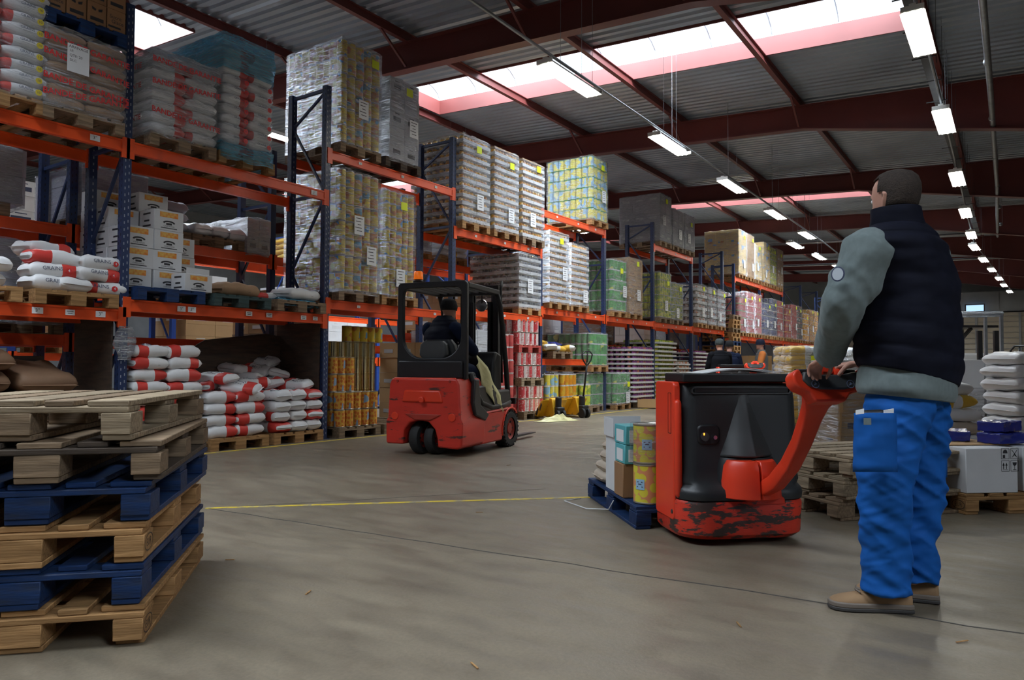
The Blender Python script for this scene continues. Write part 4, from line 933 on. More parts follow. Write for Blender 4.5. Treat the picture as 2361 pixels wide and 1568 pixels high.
onpallet(slotY(1, 2, 0), BH[1][1], 'wood2', 'weathered pallet under the blue film and torn sacks, second bay shelf')
bag('white paper sack lying on blue film beside the second upright', (XF - .2, slotY(1, 2) + .12, zt_ + .03), pi / 2 + .12, (.6, .4, .15), 'w')
bag('flat red and grey sack on the weathered pallet, second bay', (XF - .4, slotY(1, 2) - .22, zt_), pi / 2 - .1, (.55, .36, .11), 'wr')
mb = MB(); rs = []
for i in range(13):
    rs.append([Vector((XF + .0 + .6 * (j / 9 - .55) if 0 else XF - .47 + .55 * j / 9, slotY(1, 2) - .3 + .75 * i / 12, zt_ + .03 + .025 * noise.noise(Vector((i * .7, j * .9, 1))) - (.0 if j < 7 and i < 11 else .05 * (max(0, j - 7) + max(0, i - 10))))) for j in range(10)])
mb.rings(rs, 0, False, False); tag(mb.build('plastic_sheet', 'filmblue', smooth=True, solid=.002), 'blue plastic film hanging over the edge of the second bay shelf', 'plastic sheet')
# sacks on the rear rack, top left centre
z2 = 2.62 + .146
pallet1('wood2', 'dark pallet of pale sacks with orange tags on the rear rack', (X2L, slotY(1, 1, -.36), 2.62), pi / 2)
for i in range(6): bag('pale grey sack with orange tag on the rear rack, %s' % NTH[i], (X2L + .32, slotY(1, 1, -.36) + (-.21 if i % 2 else .21), z2 + (i // 2) * .13), pi / 2, (.42, .4, .14), 'lav', 'tagged sacks on the rear rack', var=i % 3)
pallet1('wood2', 'dark pallet of white pillowy sacks on the rear rack', (X2L, slotY(1, 2, -.42), 2.62), pi / 2)
for i in range(3): bag('white pillowy sack on the rear rack, %s from left' % NTH[i], (X2L + .3, slotY(1, 2, -.42) - .25 + .27 * i, z2), .1, (.6, .3, .16), 'plastic', 'pillowy sacks on the rear rack', var=i)
# ================================================================ TINS on the floor, third bay
def cylmap(n, l, tc, r=.09):
    sx = n.new('ShaderNodeSeparateXYZ'); l.new(tc.outputs['Object'], sx.inputs[0]); a = n.new('ShaderNodeMath'); a.operation = 'ARCTAN2'; l.new(sx.outputs[1], a.inputs[0]); l.new(sx.outputs[0], a.inputs[1])
    b = n.new('ShaderNodeMath'); b.operation = 'MULTIPLY'; b.inputs[1].default_value = r; l.new(a.outputs[0], b.inputs[0]); c = n.new('ShaderNodeCombineXYZ'); l.new(b.outputs[0], c.inputs[0]); l.new(sx.outputs[2], c.inputs[1]); return c.outputs[0]
def spotmat(name, spot, base, third, sc):
    m = bpy.data.materials.new(name); m.use_nodes = True; n, l = nt(m); b = n['Principled BSDF']; b.inputs['Roughness'].default_value = .4
    tc = n.new('ShaderNodeTexCoord'); vo = n.new('ShaderNodeTexVoronoi'); vo.inputs['Scale'].default_value = sc; vo.inputs['Randomness'].default_value = .6; vo.voronoi_dimensions = '2D'; l.new(cylmap(n, l, tc), vo.inputs['Vector'])
    rp = n.new('ShaderNodeValToRGB'); rp.color_ramp.elements[0].position = .34; rp.color_ramp.elements[0].color = (*spot, 1); rp.color_ramp.elements[1].position = .40; rp.color_ramp.elements[1].color = (*base, 1)
    l.new(vo.outputs['Distance'], rp.inputs[0]); v2 = n.new('ShaderNodeTexVoronoi'); v2.inputs['Scale'].default_value = 9; l.new(tc.outputs['Object'], v2.inputs['Vector'])
    r2 = n.new('ShaderNodeValToRGB'); r2.color_ramp.interpolation = 'CONSTANT'; r2.color_ramp.elements[0].color = (0, 0, 0, 1); r2.color_ramp.elements[1].position = .78; r2.color_ramp.elements[1].color = (1, 1, 1, 1); l.new(v2.outputs['Color'], r2.inputs[0])
    mx = n.new('ShaderNodeMixRGB'); l.new(r2.outputs[0], mx.inputs[0]); l.new(rp.outputs[0], mx.inputs[1]); mx.inputs[2].default_value = (*third, 1); l.new(mx.outputs[0], b.inputs['Base Color']); MATS[name] = m; return m
M['peachprint'] = spotmat('peach_print_on_yellow', (.50, .13, .02), (.62, .34, .05), (.20, .30, .42), 17)
def tin_proto(name, mt, r=.0775, h=.245, lid='tinlid', ribs=False, label=''):
    mb = MB(); 
    if ribs:
        p = [(r * .96, 0), (r, .003), (r, .012), (r * .97, .014)]
        for k in range(9): z = .05 + k * (h - .1) / 8; p += [(r * .975, z - .007), (r * .969, z), (r * .975, z + .007)]
        p += [(r * .97, h - .014), (r, h - .012), (r, h - .003), (r * .96, h), (r * .93, h - .005)]
        mb.lathe(p, n=20)
    else:
        mb.lathe([(r * .96, 0), (r, .003), (r, .010), (r * .975, .012)], n=24, m=1); mb.lathe([(r * .975, .012), (r * .975, h - .012)], n=24, m=0, cap=False); mb.lathe([(r * .975, h - .012), (r, h - .010), (r, h - .002), (r * .96, h), (r * .93, h - .005), (r * .5, h - .004)], n=24, m=1)
    return tag(mb.build(name, [mt, lid] if not ribs else mt, smooth='auto'), label, 'tin')
def tins(proto, pos, lab, grp):
    for i, (x, y, z, a) in enumerate(pos):
        if i == 0: o = proto
        else: o = proto.copy(); COL.objects.link(o)
        o.location = (x, y, z); o.rotation_euler.z = R.uniform(0, 6); o['label'] = lab % a; o['category'] = 'tin'; o['group'] = grp
Yc = slotY(2, 0)
onpallet(slotY(2, 0, .0), 0, 'wood2', 'weathered pallet under the orange fruit tins, third bay floor', XF - .47)
g = tin_proto('bare_tin', 'gold', ribs=True); pos = []
for j in range(9):
    for k in range(5):
        pos.append((XF - .60, Yc - .37 + j * .158, .146 + k * .246, '%s layer up, %s from the left' % (NTH[k], NTH[j])))
for j in range(5):
    for k in (4,): pos.append((XF - .76, Yc - .37 + j * .158, .146 + k * .246, 'rear row top, %s from left' % NTH[j]))
tins(g, pos, 'bare gold tin in the third bay, %s', 'bare gold tins')
onpallet(slotY(2, 1, .0), 0, 'wood2', 'pallet under the right half of the bare gold tins', XF - .47)
g = tin_proto('fruit_tin', 'peachprint'); pos = []
for k, n_ in enumerate((5, 5, 3, 3)):
    for j in range(n_): pos.append((XF + .03 + R.uniform(-.01, .01) - (0 if k < 2 else .16), Yc - .32 + j * .16, .146 + k * .248, 'front row, %s layer, %s from left' % (NTH[k], NTH[j])))
for k in range(3):
    for j in range(4): pos.append((XF - .13 if k < 2 else XF - .29, Yc - .32 + j * .16, .146 + k * .248, 'second row, %s layer, %s from left' % (NTH[k], NTH[j])) if k < 2 else (XF - .29, Yc - .32 + j * .16, .146 + .248 * 3, 'inner row top, %s from left' % NTH[j]))
tins(g, pos[:], 'orange fruit tin on the third bay floor, %s', 'orange fruit tins')
for j in range(2):
    for k in range(3): pass
g = tin_proto('fruit_tin', 'tinYB'); tins(g, [(XF - .60, Yc - .1 + j * .165, .146 + 5 * .246, NTH[j - 3] + ' from left') for j in range(3, 8)], 'printed tin standing on top of the gold tins, %s', 'printed tins on top of the gold tins')
onpallet(slotY(2, 0), 0, 'wood2', 'hidden rear pallet behind the gold tins', XF - 1.4) if 0 else None
def marks_lines(t, x, y, z):
    mb = MB()
    for a, c, h in ((0, .66, .1), (.1, .35, .14)): mb.box((x / 2 + .001, a * y, z * c), (.001, y * .5, z * h))
    mb.box((x / 2 + .001, -y * .36, z * .5), (.001, .03, z * .4)); mb.build('printed_mark', 'paperink', t)
pallet1('wood2', 'pallet of cream cartons on the rear rack behind the gold tins', (X2 - .2, slotY(2, 0, .1), 1.35 - .9), pi / 2) if 0 else None
for k in range(4):
    for j in range(3):
        carton('cream_carton', (.36, .27, .17), 'cardyellow' if j == 0 and 0 else 'creamcard', 'cream carton behind the gold tins, %s up, %s from left' % (NTH[k], NTH[j]), (XF - 1.0, Yc - .3 + j * .29, .9 + k * .172), 0, 'cream cartons behind the gold tins', marks=marks_lines) if 0 else None
M['creamcard'] = mat('cream_cardboard', (.52, .42, .32), .8, var=.06, rnd=.05)
pallet1('wood2', 'pallet of cream cartons standing behind the gold tins', (XF - 1.50, Yc, 0), 0)
for k in range(9):
    for j in range(3):
        if k < 4 and 0: continue
        carton('cream_carton', (.36, .29, .17), 'creamcard', 'cream printed carton behind the gold tins, %s up, %s from left' % (NTH[k], NTH[j]), (XF - 1.30, Yc - .30 + j * .3, .146 + k * .171), 0, 'cream cartons behind the gold tins', marks=marks_lines)
# fourth bay floor: three tiers of red tins on pallets, right of the forklift
Yr = slotY(3, 2, -.0); z = 0
def bandmat(name):
    m = bpy.data.materials.new(name); m.use_nodes = True; n, l = nt(m); b = n['Principled BSDF']; b.inputs['Roughness'].default_value = .35
    tc = n.new('ShaderNodeTexCoord'); sx = n.new('ShaderNodeSeparateXYZ'); l.new(cylmap(n, l, tc), sx.inputs[0]); mr = n.new('ShaderNodeMapRange'); mr.inputs[1].default_value = -.283; mr.inputs[2].default_value = .283; l.new(sx.outputs[0], mr.inputs[0])
    rp = n.new('ShaderNodeValToRGB'); rp.color_ramp.interpolation = 'CONSTANT'; e = rp.color_ramp.elements; e[0].color = (.66, .60, .58, 1); e[1].position = .16; e[1].color = (.55, .06, .07, 1)
    x = e.new(.46); x.color = (.68, .60, .58, 1); x = e.new(.62); x.color = (.52, .055, .06, 1); x = e.new(.92); x.color = (.66, .6, .58, 1)
    l.new(mr.outputs[0], rp.inputs[0]); nz = n.new('ShaderNodeTexNoise'); nz.inputs['Scale'].default_value = 26; l.new(tc.outputs['Object'], nz.inputs['Vector']); r2 = n.new('ShaderNodeValToRGB'); r2.color_ramp.elements[0].position = .57; r2.color_ramp.elements[0].color = (0, 0, 0, 1); r2.color_ramp.elements[1].position = .6; l.new(nz.outputs[0], r2.inputs[0])
    mx = n.new('ShaderNodeMixRGB'); l.new(r2.outputs[0], mx.inputs[0]); l.new(rp.outputs[0], mx.inputs[1]); mx.inputs[2].default_value = (.6, .35, .33, 1); l.new(mx.outputs[0], b.inputs['Base Color']); MATS[name] = m; return m
M['redband'] = bandmat('red_panels_on_white_label')
g = tin_proto('red_tin', 'redband'); pos = []
for tier in range(3):
    pallet1(['wood2', 'wood3', 'woodred'][tier], ['weathered pallet under the lowest red tins', 'grey pallet between the lower and middle red tins', 'pinkish red pallet under the top tier of red tins'][tier], (XF - .42 - .06 * tier, Yr, z), pi / 2); z += .146
    for k in range(2):
        for i in range(2):
            for j in range(5): pos.append((XF + .07 - .06 * tier - i * .165, Yr - .32 + j * .16, z, '%s tier, %s layer, %s row, %s from left' % (['bottom', 'middle', 'top'][tier], ['lower', 'upper'][k], ['front', 'back'][i], NTH[j])))
        z += .247
tins(g, pos, 'red and white tin, %s', 'red and white tins')
load('tin', (.245, 'tinRed', 'white'), slotY(3, 1, -.03), 0, 1.5, 'red and white tins seen through the forklift cab', film=None, layers=6, yel=False, notes=0, mt='wood2', X=XF - .55)
load('box', (.25, 'cardwhite', 'cardgrey'), slotY(3, 0, .0), 0, 1.4, 'white cartons seen through the forklift cab', film='filmlight', layers=6, yel=False, notes=0, mt='wood2', X=XF - .5)
load('box', (.25, 'cardtan', 'cardgrey'), slotY(2, 2, .1), 0, 1.2, 'tan cartons low behind the forklift driver', film=None, layers=5, yel=False, notes=0, mt='wood2', X=XF - .45, w=.6)
# fifth bay floor: lemon and orange tins, loose sacks above
for i, (y, x, k, m1, m2, n_, w_, l_) in enumerate(((slotY(4, 0, -.1), XF - .47, 'tin', 'tinLemon', 'traycard', 3, .5, 'lemon yellow tins behind the striped yellow fork guard'), (slotY(4, 0, .5), XF - .42, 'tin', 'tinPeach', 'traycard', 3, .62, 'orange tins in white trays behind the pallet jack'), (slotY(4, 1, .4), XF - .45, 'tin', 'tinYG', 'traycard', 2, .42, 'yellow labelled tins right of the pallet jack'))):
    load(k, (.235, m1, m2), y, 0, .7, l_, film=None, layers=n_, yel=False, notes=0, mt='wood2', X=x, w=w_, d=1.0)
pallet1('wood2', 'pallet of loose yellow and white sacks above the red beam, fifth bay', (XF - .5, slotY(4, 0, .15), 1.18), pi / 2)
beam(upY(3), upY(4), 1.17, XF - .1, 'low orange beam of the fifth bay under the loose sacks', 'low beams of the fifth bay'); beam(upY(3), upY(4), 1.17, XF - DEP + .05, 'rear low orange beam of the fifth bay', 'low beams of the fifth bay')
for i, (dx, dy, k, kd) in enumerate(((.35, -.3, 0, 'yel'), (.3, .1, 0, 'yelp'), (.1, -.4, 1, 'yelp'), (.0, .0, 1, 'yel'), (.35, .45, 0, 'yel'), (-.2, -.3, 2, 'yel'), (.0, .42, 1, 'blue'))):
    bag(('blue and white' if kd == 'blue' else 'yellow and white') + ' sack tossed above the low beam, fifth bay, %s' % NTH[i], (XF - .5 + dx, slotY(4, 0, .15) + dy, 1.33 + k * .1), R.uniform(0, 3), (.5, .32, .12), kd, None if kd == 'blue' else 'sacks tossed in the fifth bay', var=i % 3, tilt=(R.uniform(-.15, .15), R.uniform(-.2, .2)))
mb = MB().prism([(-.2, -.14), (.2, -.14), (.23, .0), (.23, .1), (-.23, .1), (-.23, 0)], 0, .2, 'XY') if 0 else MB()
for sx, sy, ex, ey in ((0, .17, .5, .006), (0, -.17, .5, .006), (.25, 0, .006, .34), (-.25, 0, .006, .34)): mb.box((sx, sy, .1), (ex, ey, .2))
mb.box((0, 0, .004), (.5, .34, .006)); o = tag(mb.build('open_carton', 'cardtan'), 'low open tan carton on the pallet before the purple jar trays', 'carton'); o.location = (XF + .42, slotY(5, 1, .1), .02); o.rotation_euler.z = .2

mb = MB(); rs = []
for i in range(10):
    z = 1.42 - .36 * i / 9; w = .07 + .05 * sin(pi * min(1, i / 8)); rs.append([Vector((XF + .03 + .05 * cos(a) * (.4 + .6 * sin(pi * i / 9)) + .012 * noise.noise(Vector((a, i * .6, 2))), upY(0) + w * sin(a) + .02 * noise.noise(Vector((a * 1.5, i * .5, 5))), z)) for a in [2 * pi * j / 14 for j in range(14)]])
mb.rings(rs, 0, True); tag(mb.build('plastic_bag', 'filmheavy', smooth=True), 'grey translucent plastic bag hanging on the first navy upright', 'plastic bag')
# ================================================================ RED PALLET TRUCK
M['truckred'] = mat('red_vehicle_paint', (.76, .048, .016), .36, var=.08, vs=3)
M['truckscuff'] = mat('scraped_red_paint', (.62, .04, .018), .42, col2=(.055, .035, .03), vs=5.5, stretch=(1, 1, 3.2), thr=(.50, .54), var=.1, bump=.2, bs=14)
M['plastic'] = mat('charcoal_plastic_cover', (.022, .024, .026), .42, var=.12, vs=3, bump=.06, bs=120)
M['plastic2'] = mat('worn_dark_grey_plastic', (.05, .053, .055), .5, var=.12)
M['rubber'] = mat('black_tyre_rubber', (.018, .018, .018), .75, var=.2, vs=12, bump=.2)
M['hub'] = mat('dull_red_hub', (.36, .035, .02), .5, var=.2)
M['amber'] = mat('amber_lamp', (.9, .16, .01), .25, emit=(1, .2, .01), es=.35)
M['ledor'] = mat('small_orange_light', (1, .3, .02), .3, emit=(1, .25, .02), es=6)
M['chrome'] = mat('shiny_metal', (.6, .6, .62), .18, 1)
def rrect(x0, x1, y0, y1, r, n=5, rs=None):
    """rounded rectangle outline, radii (bl, br, tr, tl)"""
    rr = rs or (r, r, r, r); P = []
    for (cx, cy, a0, q) in ((x0 + rr[0], y0 + rr[0], pi, rr[0]), (x1 - rr[1], y0 + rr[1], 1.5 * pi, rr[1]), (x1 - rr[2], y1 - rr[2], 0, rr[2]), (x0 + rr[3], y1 - rr[3], .5 * pi, rr[3])):
        for k in range(n + 1): a = a0 + pi / 2 * k / n; P.append((cx + q * cos(a), cy + q * sin(a)))
    return P
def plan_loft(mb, secs, m=0):
    """stack of plan outlines (z, x0, x1, y0, y1, (radii))"""
    mb.rings([[Vector((x, y, z)) for x, y in rrect(x0, x1, y0, y1, .05, 6, r)] for z, x0, x1, y0, y1, r in secs], m)
    return mb
def ringplate(mb, outer, inner, a, b, plane, m=0):
    P = {'XZ': lambda u, v, w: (u, w, v), 'YZ': lambda u, v, w: (w, u, v), 'XY': lambda u, v, w: (u, v, w)}[plane]; n = len(outer)
    vs = [P(u, v, w) for w in (a, b) for o in (outer, inner) for u, v in o]; fs = []
    for i in range(n):
        k = (i + 1) % n; fs += [(i, k, n + k, n + i), (2 * n + i, 3 * n + i, 3 * n + k, 2 * n + k), (i, 2 * n + i, 2 * n + k, k), (n + i, n + k, 3 * n + k, 3 * n + i)]
    return mb.add(vs, fs, m)
TC, TR = Vector((-1.29, 4.27, 0)), .7494
def tiller_truck(label, loc, rz, full=True):
    t = thing('pallet_truck', label, 'pallet truck', loc, rz)
    # chassis skirt: low scraped steel bow
    mb = MB(); q = (.17, .17, .03, .03)
    plan_loft(mb, [(.035, -.365, .365, -.005, .42, q), (.06, -.385, .385, -.03, .43, q), (.228, -.392, .392, -.035, .43, q), (.248, -.385, .385, -.028, .43, q)])
    mb.build('chassis_skirt', 'truckscuff', t, smooth='auto')
    mb = MB(); plan_loft(mb, [(.235, -.03, .235, -.046, .1, (.04, .04, .02, .02)), (.262, -.02, .225, -.046, .1, (.04, .04, .02, .02)), (.292, .0, .205, -.042, .1, (.04, .04, .02, .02))]); mb.build('skirt_lip', 'truckscuff', t, smooth='auto')
    # charcoal cover with sill
    mb = MB(); q = (.15, .15, .03, .03); q2 = (.08, .08, .03, .03)
    plan_loft(mb, [(.255, -.382, .386, -.030, .40, q), (.285, -.386, .390, -.034, .40, q), (.315, -.380, .386, -.024, .40, q), (.335, -.372, .380, .01, .40, q), (.36, -.364, .376, .038, .40, q2), (.42, -.352, .376, .055, .40, q2), (.82, -.345, .372, .075, .40, q2), (.89, -.342, .368, .085, .40, q2), (.915, -.33, .355, .10, .39, q2)])
    cov = mb.build('motor_cover', 'plastic', t, smooth='auto', ang=50)
    # central ridge, wide at the foot
    def rid(z, hw, y, d): return [Vector((.03 - hw, y, z)), Vector((.03 - hw * .55, y - d * .8, z)), Vector((.03 + hw * .05, y - d, z)), Vector((.03 + hw, y, z)), Vector((.03 + hw, y + .05, z)), Vector((.03 - hw, y + .05, z))]
    MB().rings([rid(.88, .05, .095, .015), rid(.80, .065, .09, .03), rid(.60, .125, .07, .075), rid(.50, .165, .06, .11), rid(.485, .168, .08, .06)]).build('cover_ridge', 'plastic2', t, bev=.008, bseg=2)
    MB().rings([[Vector((.03 + x * 1.0, y, z)) for x, y in rrect(-hw, hw, ya, .10, .05, 5, (.11, .11, .02, .02))] for z, hw, ya in ((.262, .205, -.035), (.285, .205, -.04), (.46, .18, -.02), (.49, .17, -.01))]).build('pivot_recess', 'black', t, smooth='auto')
    # red dome of the tiller pivot, split in two halves
    for s in (-1, 1):
        def dm(z, r): return [Vector((.03 + s * (.006 + (r if k <= 8 else 0) * abs(cos(pi / 2 * k / 8)) * .98), .02 - r * .85 * sin(pi / 2 * k / 8) if k <= 8 else .06, z)) for k in range(9)] + [Vector((.03 + s * .006, .06, z)), Vector((.03 + s * r, .06, z))]
        MB().rings([dm(.27, .178), dm(.36, .172), dm(.45, .155), dm(.482, .135)]).build('pivot_dome', 'truckred', t, bev=.004, bseg=1)
    # left and right red side posts (battery frame)
    for s in (-1, 1):
        mb = MB(); mb.prism(rrect(.11 if s < 0 else .24, .42, .12, .925, .03, 4), s * .350, s * .392, 'YZ')
        o = mb.build('side_panel', 'truckred', t, bev=.008)
        if s > 0: continue
        ringplate(MB(), rrect(.15, .20, .62, .86, .006, 2), rrect(.153, .197, .623, .857, .004, 2), s * .3915, s * .3935, 'YZ').build('panel_groove', 'black', o)
        MB().caps([(s * .372, .085, .28), (s * .375, .088, .6), (s * .372, .10, .80)], .022, 10).build('side_rail', 'truckred', t, smooth=True)
        MB().cyl((s * .392, .14, .17), .013, .006, 12, 0, 'X').build('bolt', 'darksteel', o)
    MB().prism([(.28, .80), (.46, .80), (.46, .70), (.44, .55), (.44, .10), (.30, .10)], -.34, .34, 'YZ').build('battery_box', 'plastic', t, bev=.02)
    MB().box((-.02, .26, .925), (.66, .24, .02)).build('cover_top', 'truckred', t, bev=.01)
    MB().box((0.01, .20, .950), (.735, .30, .05)).build('top_tray', 'black', t, bev=.008)
    mb = MB(); ringplate(mb, rrect(-.30, .32, .855, .895, .018, 3), rrect(-.29, .31, .862, .888, .012, 3), .068, .10, 'XZ'); mb.build('vent_frame', 'plastic2', t)
    MB().box((.01, .09, .875), (.58, .04, .02)).build('vent_slot', 'black', t)
    # key panel
    MB().prism(rrect(-.27, -.13, .56, .68, .035, 5), .055, .078, 'XZ').build('key_recess', 'black', t, bev=.01)
    MB().cyl((-.225, .054, .61), .026, .01, 18, 0, 'Y').build('hour_meter', 'plastic2', t, smooth='auto'); MB().box((-.232, .048, .625), (.006, .004, .012)).build('indicator_light', 'ledor', t)
    MB().cyl((-.165, .054, .605), .012, .02, 12, 0, 'Y').build('key_switch', 'chrome', t, smooth='auto')
    for x in (-.25, .25):
        MB().cyl((x, .18, .07), .07, .06, 20, 0, 'X').build('castor_wheel', 'rubber', t, smooth='auto')
    for x in (-.19, .19):
        mb = MB(); mb.box((x - 0 * .1, 1.0, .07), (.16, 1.2, .035)); mb.build('fork', 'truckred' if not full else 'darksteel', t, bev=.006)
        MB().cyl((x, 1.48, .041), .04, .09, 14, 0, 'X').build('load_roller', 'rubber', t)
    # tiller arm and head
    inv = Matrix.Translation(TC) @ Matrix.Rotation(TR, 4, 'Z'); inv = inv.inverted()
    A = [inv @ PD(px, py, d) for px, py, d in ((1762, 1128, 4.14), (1790, 1112, 4.05), (1822, 1072, 3.92), (1848, 1020, 3.80), (1868, 965, 3.70), (1880, 935, 3.63), (1893, 912, 3.57))]
    mb = MB(); rs = []; hw = [.034, .040, .044, .046, .052, .062, .092]; hd = [.040, .042, .040, .036, .034, .034, .034]
    for i_, p in enumerate(A):
        d = (A[min(i_ + 1, 6)] - A[max(i_ - 1, 0)]).normalized(); u = Vector((1, .15, 0)); u = (u - d * u.dot(d)).normalized(); v = d.cross(u)
        rs.append([p + u * (a * hw[i_]) + v * (c * hd[i_]) for a, c in ((-.8, -1), (.8, -1), (1, -.7), (1, .7), (.8, 1), (-.8, 1), (-1, .7), (-1, -.7))])
    mb.rings(rs).build('tiller_arm', 'truckred', t, bev=.006, ang=30)
    MB().cyl((A[0].x, A[0].y + .02, A[0].z - .02), .045, .08, 18, 0, 'Z').build('pivot_joint', 'truckred', t, bev=.006)
    hc = inv @ PD(1904, 878, 3.55); H = Matrix.Translation(hc) @ Matrix.Rotation(-.28, 4, 'X') @ Matrix.Rotation(.0, 4, 'Y')
    out = [(-.150, .050), (-.170, .045), (-.188, .020), (-.186, -.018), (-.165, -.045), (-.115, -.066), (-.092, -.11), (.062, -.11), (.090, -.076), (.15, -.056), (.185, -.022), (.190, .015), (.175, .045), (.152, .050), (.140, .02), (.134, -.0), (-.132, -.0), (-.138, .02)]
    mb = MB().prism(out, -.04, .045, 'XZ'); mb.xf(H); mb.build('tiller_head', 'truckred', t, bev=.017, bseg=3)
    mb = MB().prism([(-.134, .034), (-.146, -.008), (-.120, -.036), (-.06, -.054), (.06, -.054), (.12, -.042), (.150, -.008), (.138, .034), (.05, .018), (-.04, .018)], -.052, .03, 'XZ'); mb.xf(H); mb.build('control_panel', 'plastic2', t, bev=.008)
    for s in (-1, 1):
        mb = MB().cyl((s * .085, 0, .040), .018, .13, 14, 0, 'X'); mb.xf(H); mb.build('grip', 'black', t, smooth='auto')
        mb = MB(); n = 20; mb.add([H @ Vector((s * .09 + .02 * cos(2 * pi * k / n), -.054, -.03 + .02 * sin(2 * pi * k / n))) for k in range(n)] + [H @ Vector((s * .09 + .017 * cos(2 * pi * k / n), -.054, -.03 + .017 * sin(2 * pi * k / n))) for k in range(n)], [(k, (k + 1) % n, n + (k + 1) % n, n + k) for k in range(n)])
        mb.add([H @ Vector((s * .09 + a, -.0545, -.03 + c)) for a, c in ((-.012, -.008), (.010, .0), (.004, .004), (-.002, .012), (-.003, .002))], [(0, 1, 2, 3, 4)])
        mb.build('round_emblem', 'emblem', t)
        mb = MB().lathe([(.03, -.02), (.034, 0), (.03, .02)], (s * .052, -.01, .03), 14, 0, 'X'); mb.xf(H); mb.build('speed_butterfly', 'truckred', t, smooth='auto')
    mb = MB().prism(rrect(.01 - .055, .055, .03, .085, .012, 3), -.03, .03, 'XZ'); mb.xf(H); mb.build('control_block', 'truckred', t, bev=.008)
    mb = MB().box((.02, .0, .088), (.06, .045, .012)); mb.xf(H); mb.build('button_pad', 'black', t, bev=.004)
    return t
M['emblem'] = mat('pale_blue_emblem', (.16, .2, .32), .4)
truck = tiller_truck('red pallet truck with charcoal front cover that the man in the vest steers', tuple(TC), TR)
# the second red truck behind it, between the distant workers
tr2 = dup(truck, (-4.895, 15.79, 0), .6, 'small distant red pallet truck beside the worker with orange sleeves', scale=(1.1, 1.1, 1.1))
# papers on the top tray
def TL(u, v, z): c = Matrix.Translation(TC) @ Matrix.Rotation(TR, 4, 'Z'); return c @ Vector((u, v, z))
mb = MB()
for k in range(3):
    rs = []
    for i in range(9):
        u = -.24 + .50 * i / 8; rs.append([TL(u + k * .01, .08 + .24 * j / 3, .9695 + k * .004 + .028 * sin(pi * i / 8) + (.01 * (i - 7) if i > 7 else 0)) for j in range(4)])
    mb.rings(rs, 0, False, False)
tag(mb.build('paper_sheets', 'paper', solid=.002, smooth=True), 'loose white paper sheets lying on the red pallet truck top', 'papers')
# ---------------------------------------------------------------- its load
pt = pallet_parts('woodblue', 'blue pallet on the forks of the red pallet truck', None, .8, 21); pt.location = TL(-.11, 1.045, .0); pt.rotation_euler.z = TR
tl_, bl_ = M['tinlid'], None
def lemon_mat():
    m = bpy.data.materials.new('lemon_print_on_orange'); m.use_nodes = True; n, l = nt(m); b = n['Principled BSDF']; b.inputs['Roughness'].default_value = .4
    tc = n.new('ShaderNodeTexCoord'); vo = n.new('ShaderNodeTexVoronoi'); vo.inputs['Scale'].default_value = 14; vo.inputs['Randomness'].default_value = .55; vo.voronoi_dimensions = '2D'; l.new(cylmap(n, l, tc, .098), vo.inputs['Vector'])
    rp = n.new('ShaderNodeValToRGB'); rp.color_ramp.elements[0].position = .40; rp.color_ramp.elements[0].color = (.68, .60, .05, 1); rp.color_ramp.elements[1].position = .44; rp.color_ramp.elements[1].color = (.66, .27, .12, 1)
    l.new(vo.outputs['Distance'], rp.inputs[0]); l.new(rp.outputs[0], b.inputs['Base Color']); MATS[m.name] = m; return m
M['lemonprint'] = lemon_mat(); M['skyprint'] = mat('sky_blue_label', (.30, .50, .66), .5)
for k in range(2):
    o = tin_proto('lemon_tin', 'lemonprint', .098, .25); o.location = TL(-.39, .56, .147 + k * .252); o.rotation_euler.z = TR - .9 + k * .5
    o['label'] = ['large orange tin printed with lemons, standing on the blue pallet', 'large orange lemon tin stacked on top of its twin'][k]
    mb = MB(); rs = []
    for i in range(7):
        a = -pi / 2 - .35 + .11 * i; rs.append([Vector((.0975 * cos(a), .0975 * sin(a), z)) for z in (.09, .155)])
    mb.rings(rs, 0, False, False)
    for i in range(3):
        pass
    lb = mb.build('blue_label', 'skyprint', o, smooth=True)
    mb = MB(); [mb.add([(.099 * cos(-pi / 2 - .02 + u), .099 * sin(-pi / 2 - .02 + u), z) for u, z in ((-w, z0), (w, z0), (w, z0 + .006), (-w, z0 + .006))], [(0, 1, 2, 3)]) for w, z0 in ((.2, .135), (.12, .122), (.22, .105))]; mb.build('label_lettering', 'inkblue', lb)
    if k:
        for q in range(1): film_shell(.2, .2, .24, 'filmlight', 44, o, .004, .01)
o = tin_proto('lemon_tin', 'lemonprint', .098, .25); o.location = TL(-.17, .56, .147); o['label'] = 'large lemon tin hidden beside the visible pair behind the truck'
carton('brown_carton', (.22, .2, .22), 'cardbrown', 'small brown carton standing beside the lemon tins', tuple(TL(-.40, .82, .147)), TR, marks=None)
for k in range(2):
    t = carton('teal_carton', (.2, .22, .125), 'tealcard', ['lower teal and white carton on the brown carton', 'upper teal and white carton of the truck load'][k], tuple(TL(-.39, .82, .147 + .222 + k * .127)), TR + .05 * k) if 0 else None
M['tealcard'] = mat('teal_carton', (.10, .42, .46), .6)
for k in range(2):
    t = carton('teal_carton', (.2, .22, .125), 'tealcard', ['lower teal and white carton on the brown carton', 'upper teal and white carton of the truck load'][k], tuple(TL(-.40, .82, .147 + .222 + k * .127)), TR + .05 * k, tape=False)
    MB().box((.01, -.1112, .055), (.17, .0015, .08)).build('white_label', 'paper', t); MB().box((-.1012, .0, .055), (.0015, .14, .08)).build('white_label', 'paper', t)
t = thing('open_white_carton', 'tall open white carton with raised flaps on the blue pallet', 'carton', TL(-.36, 1.07, .147), TR)
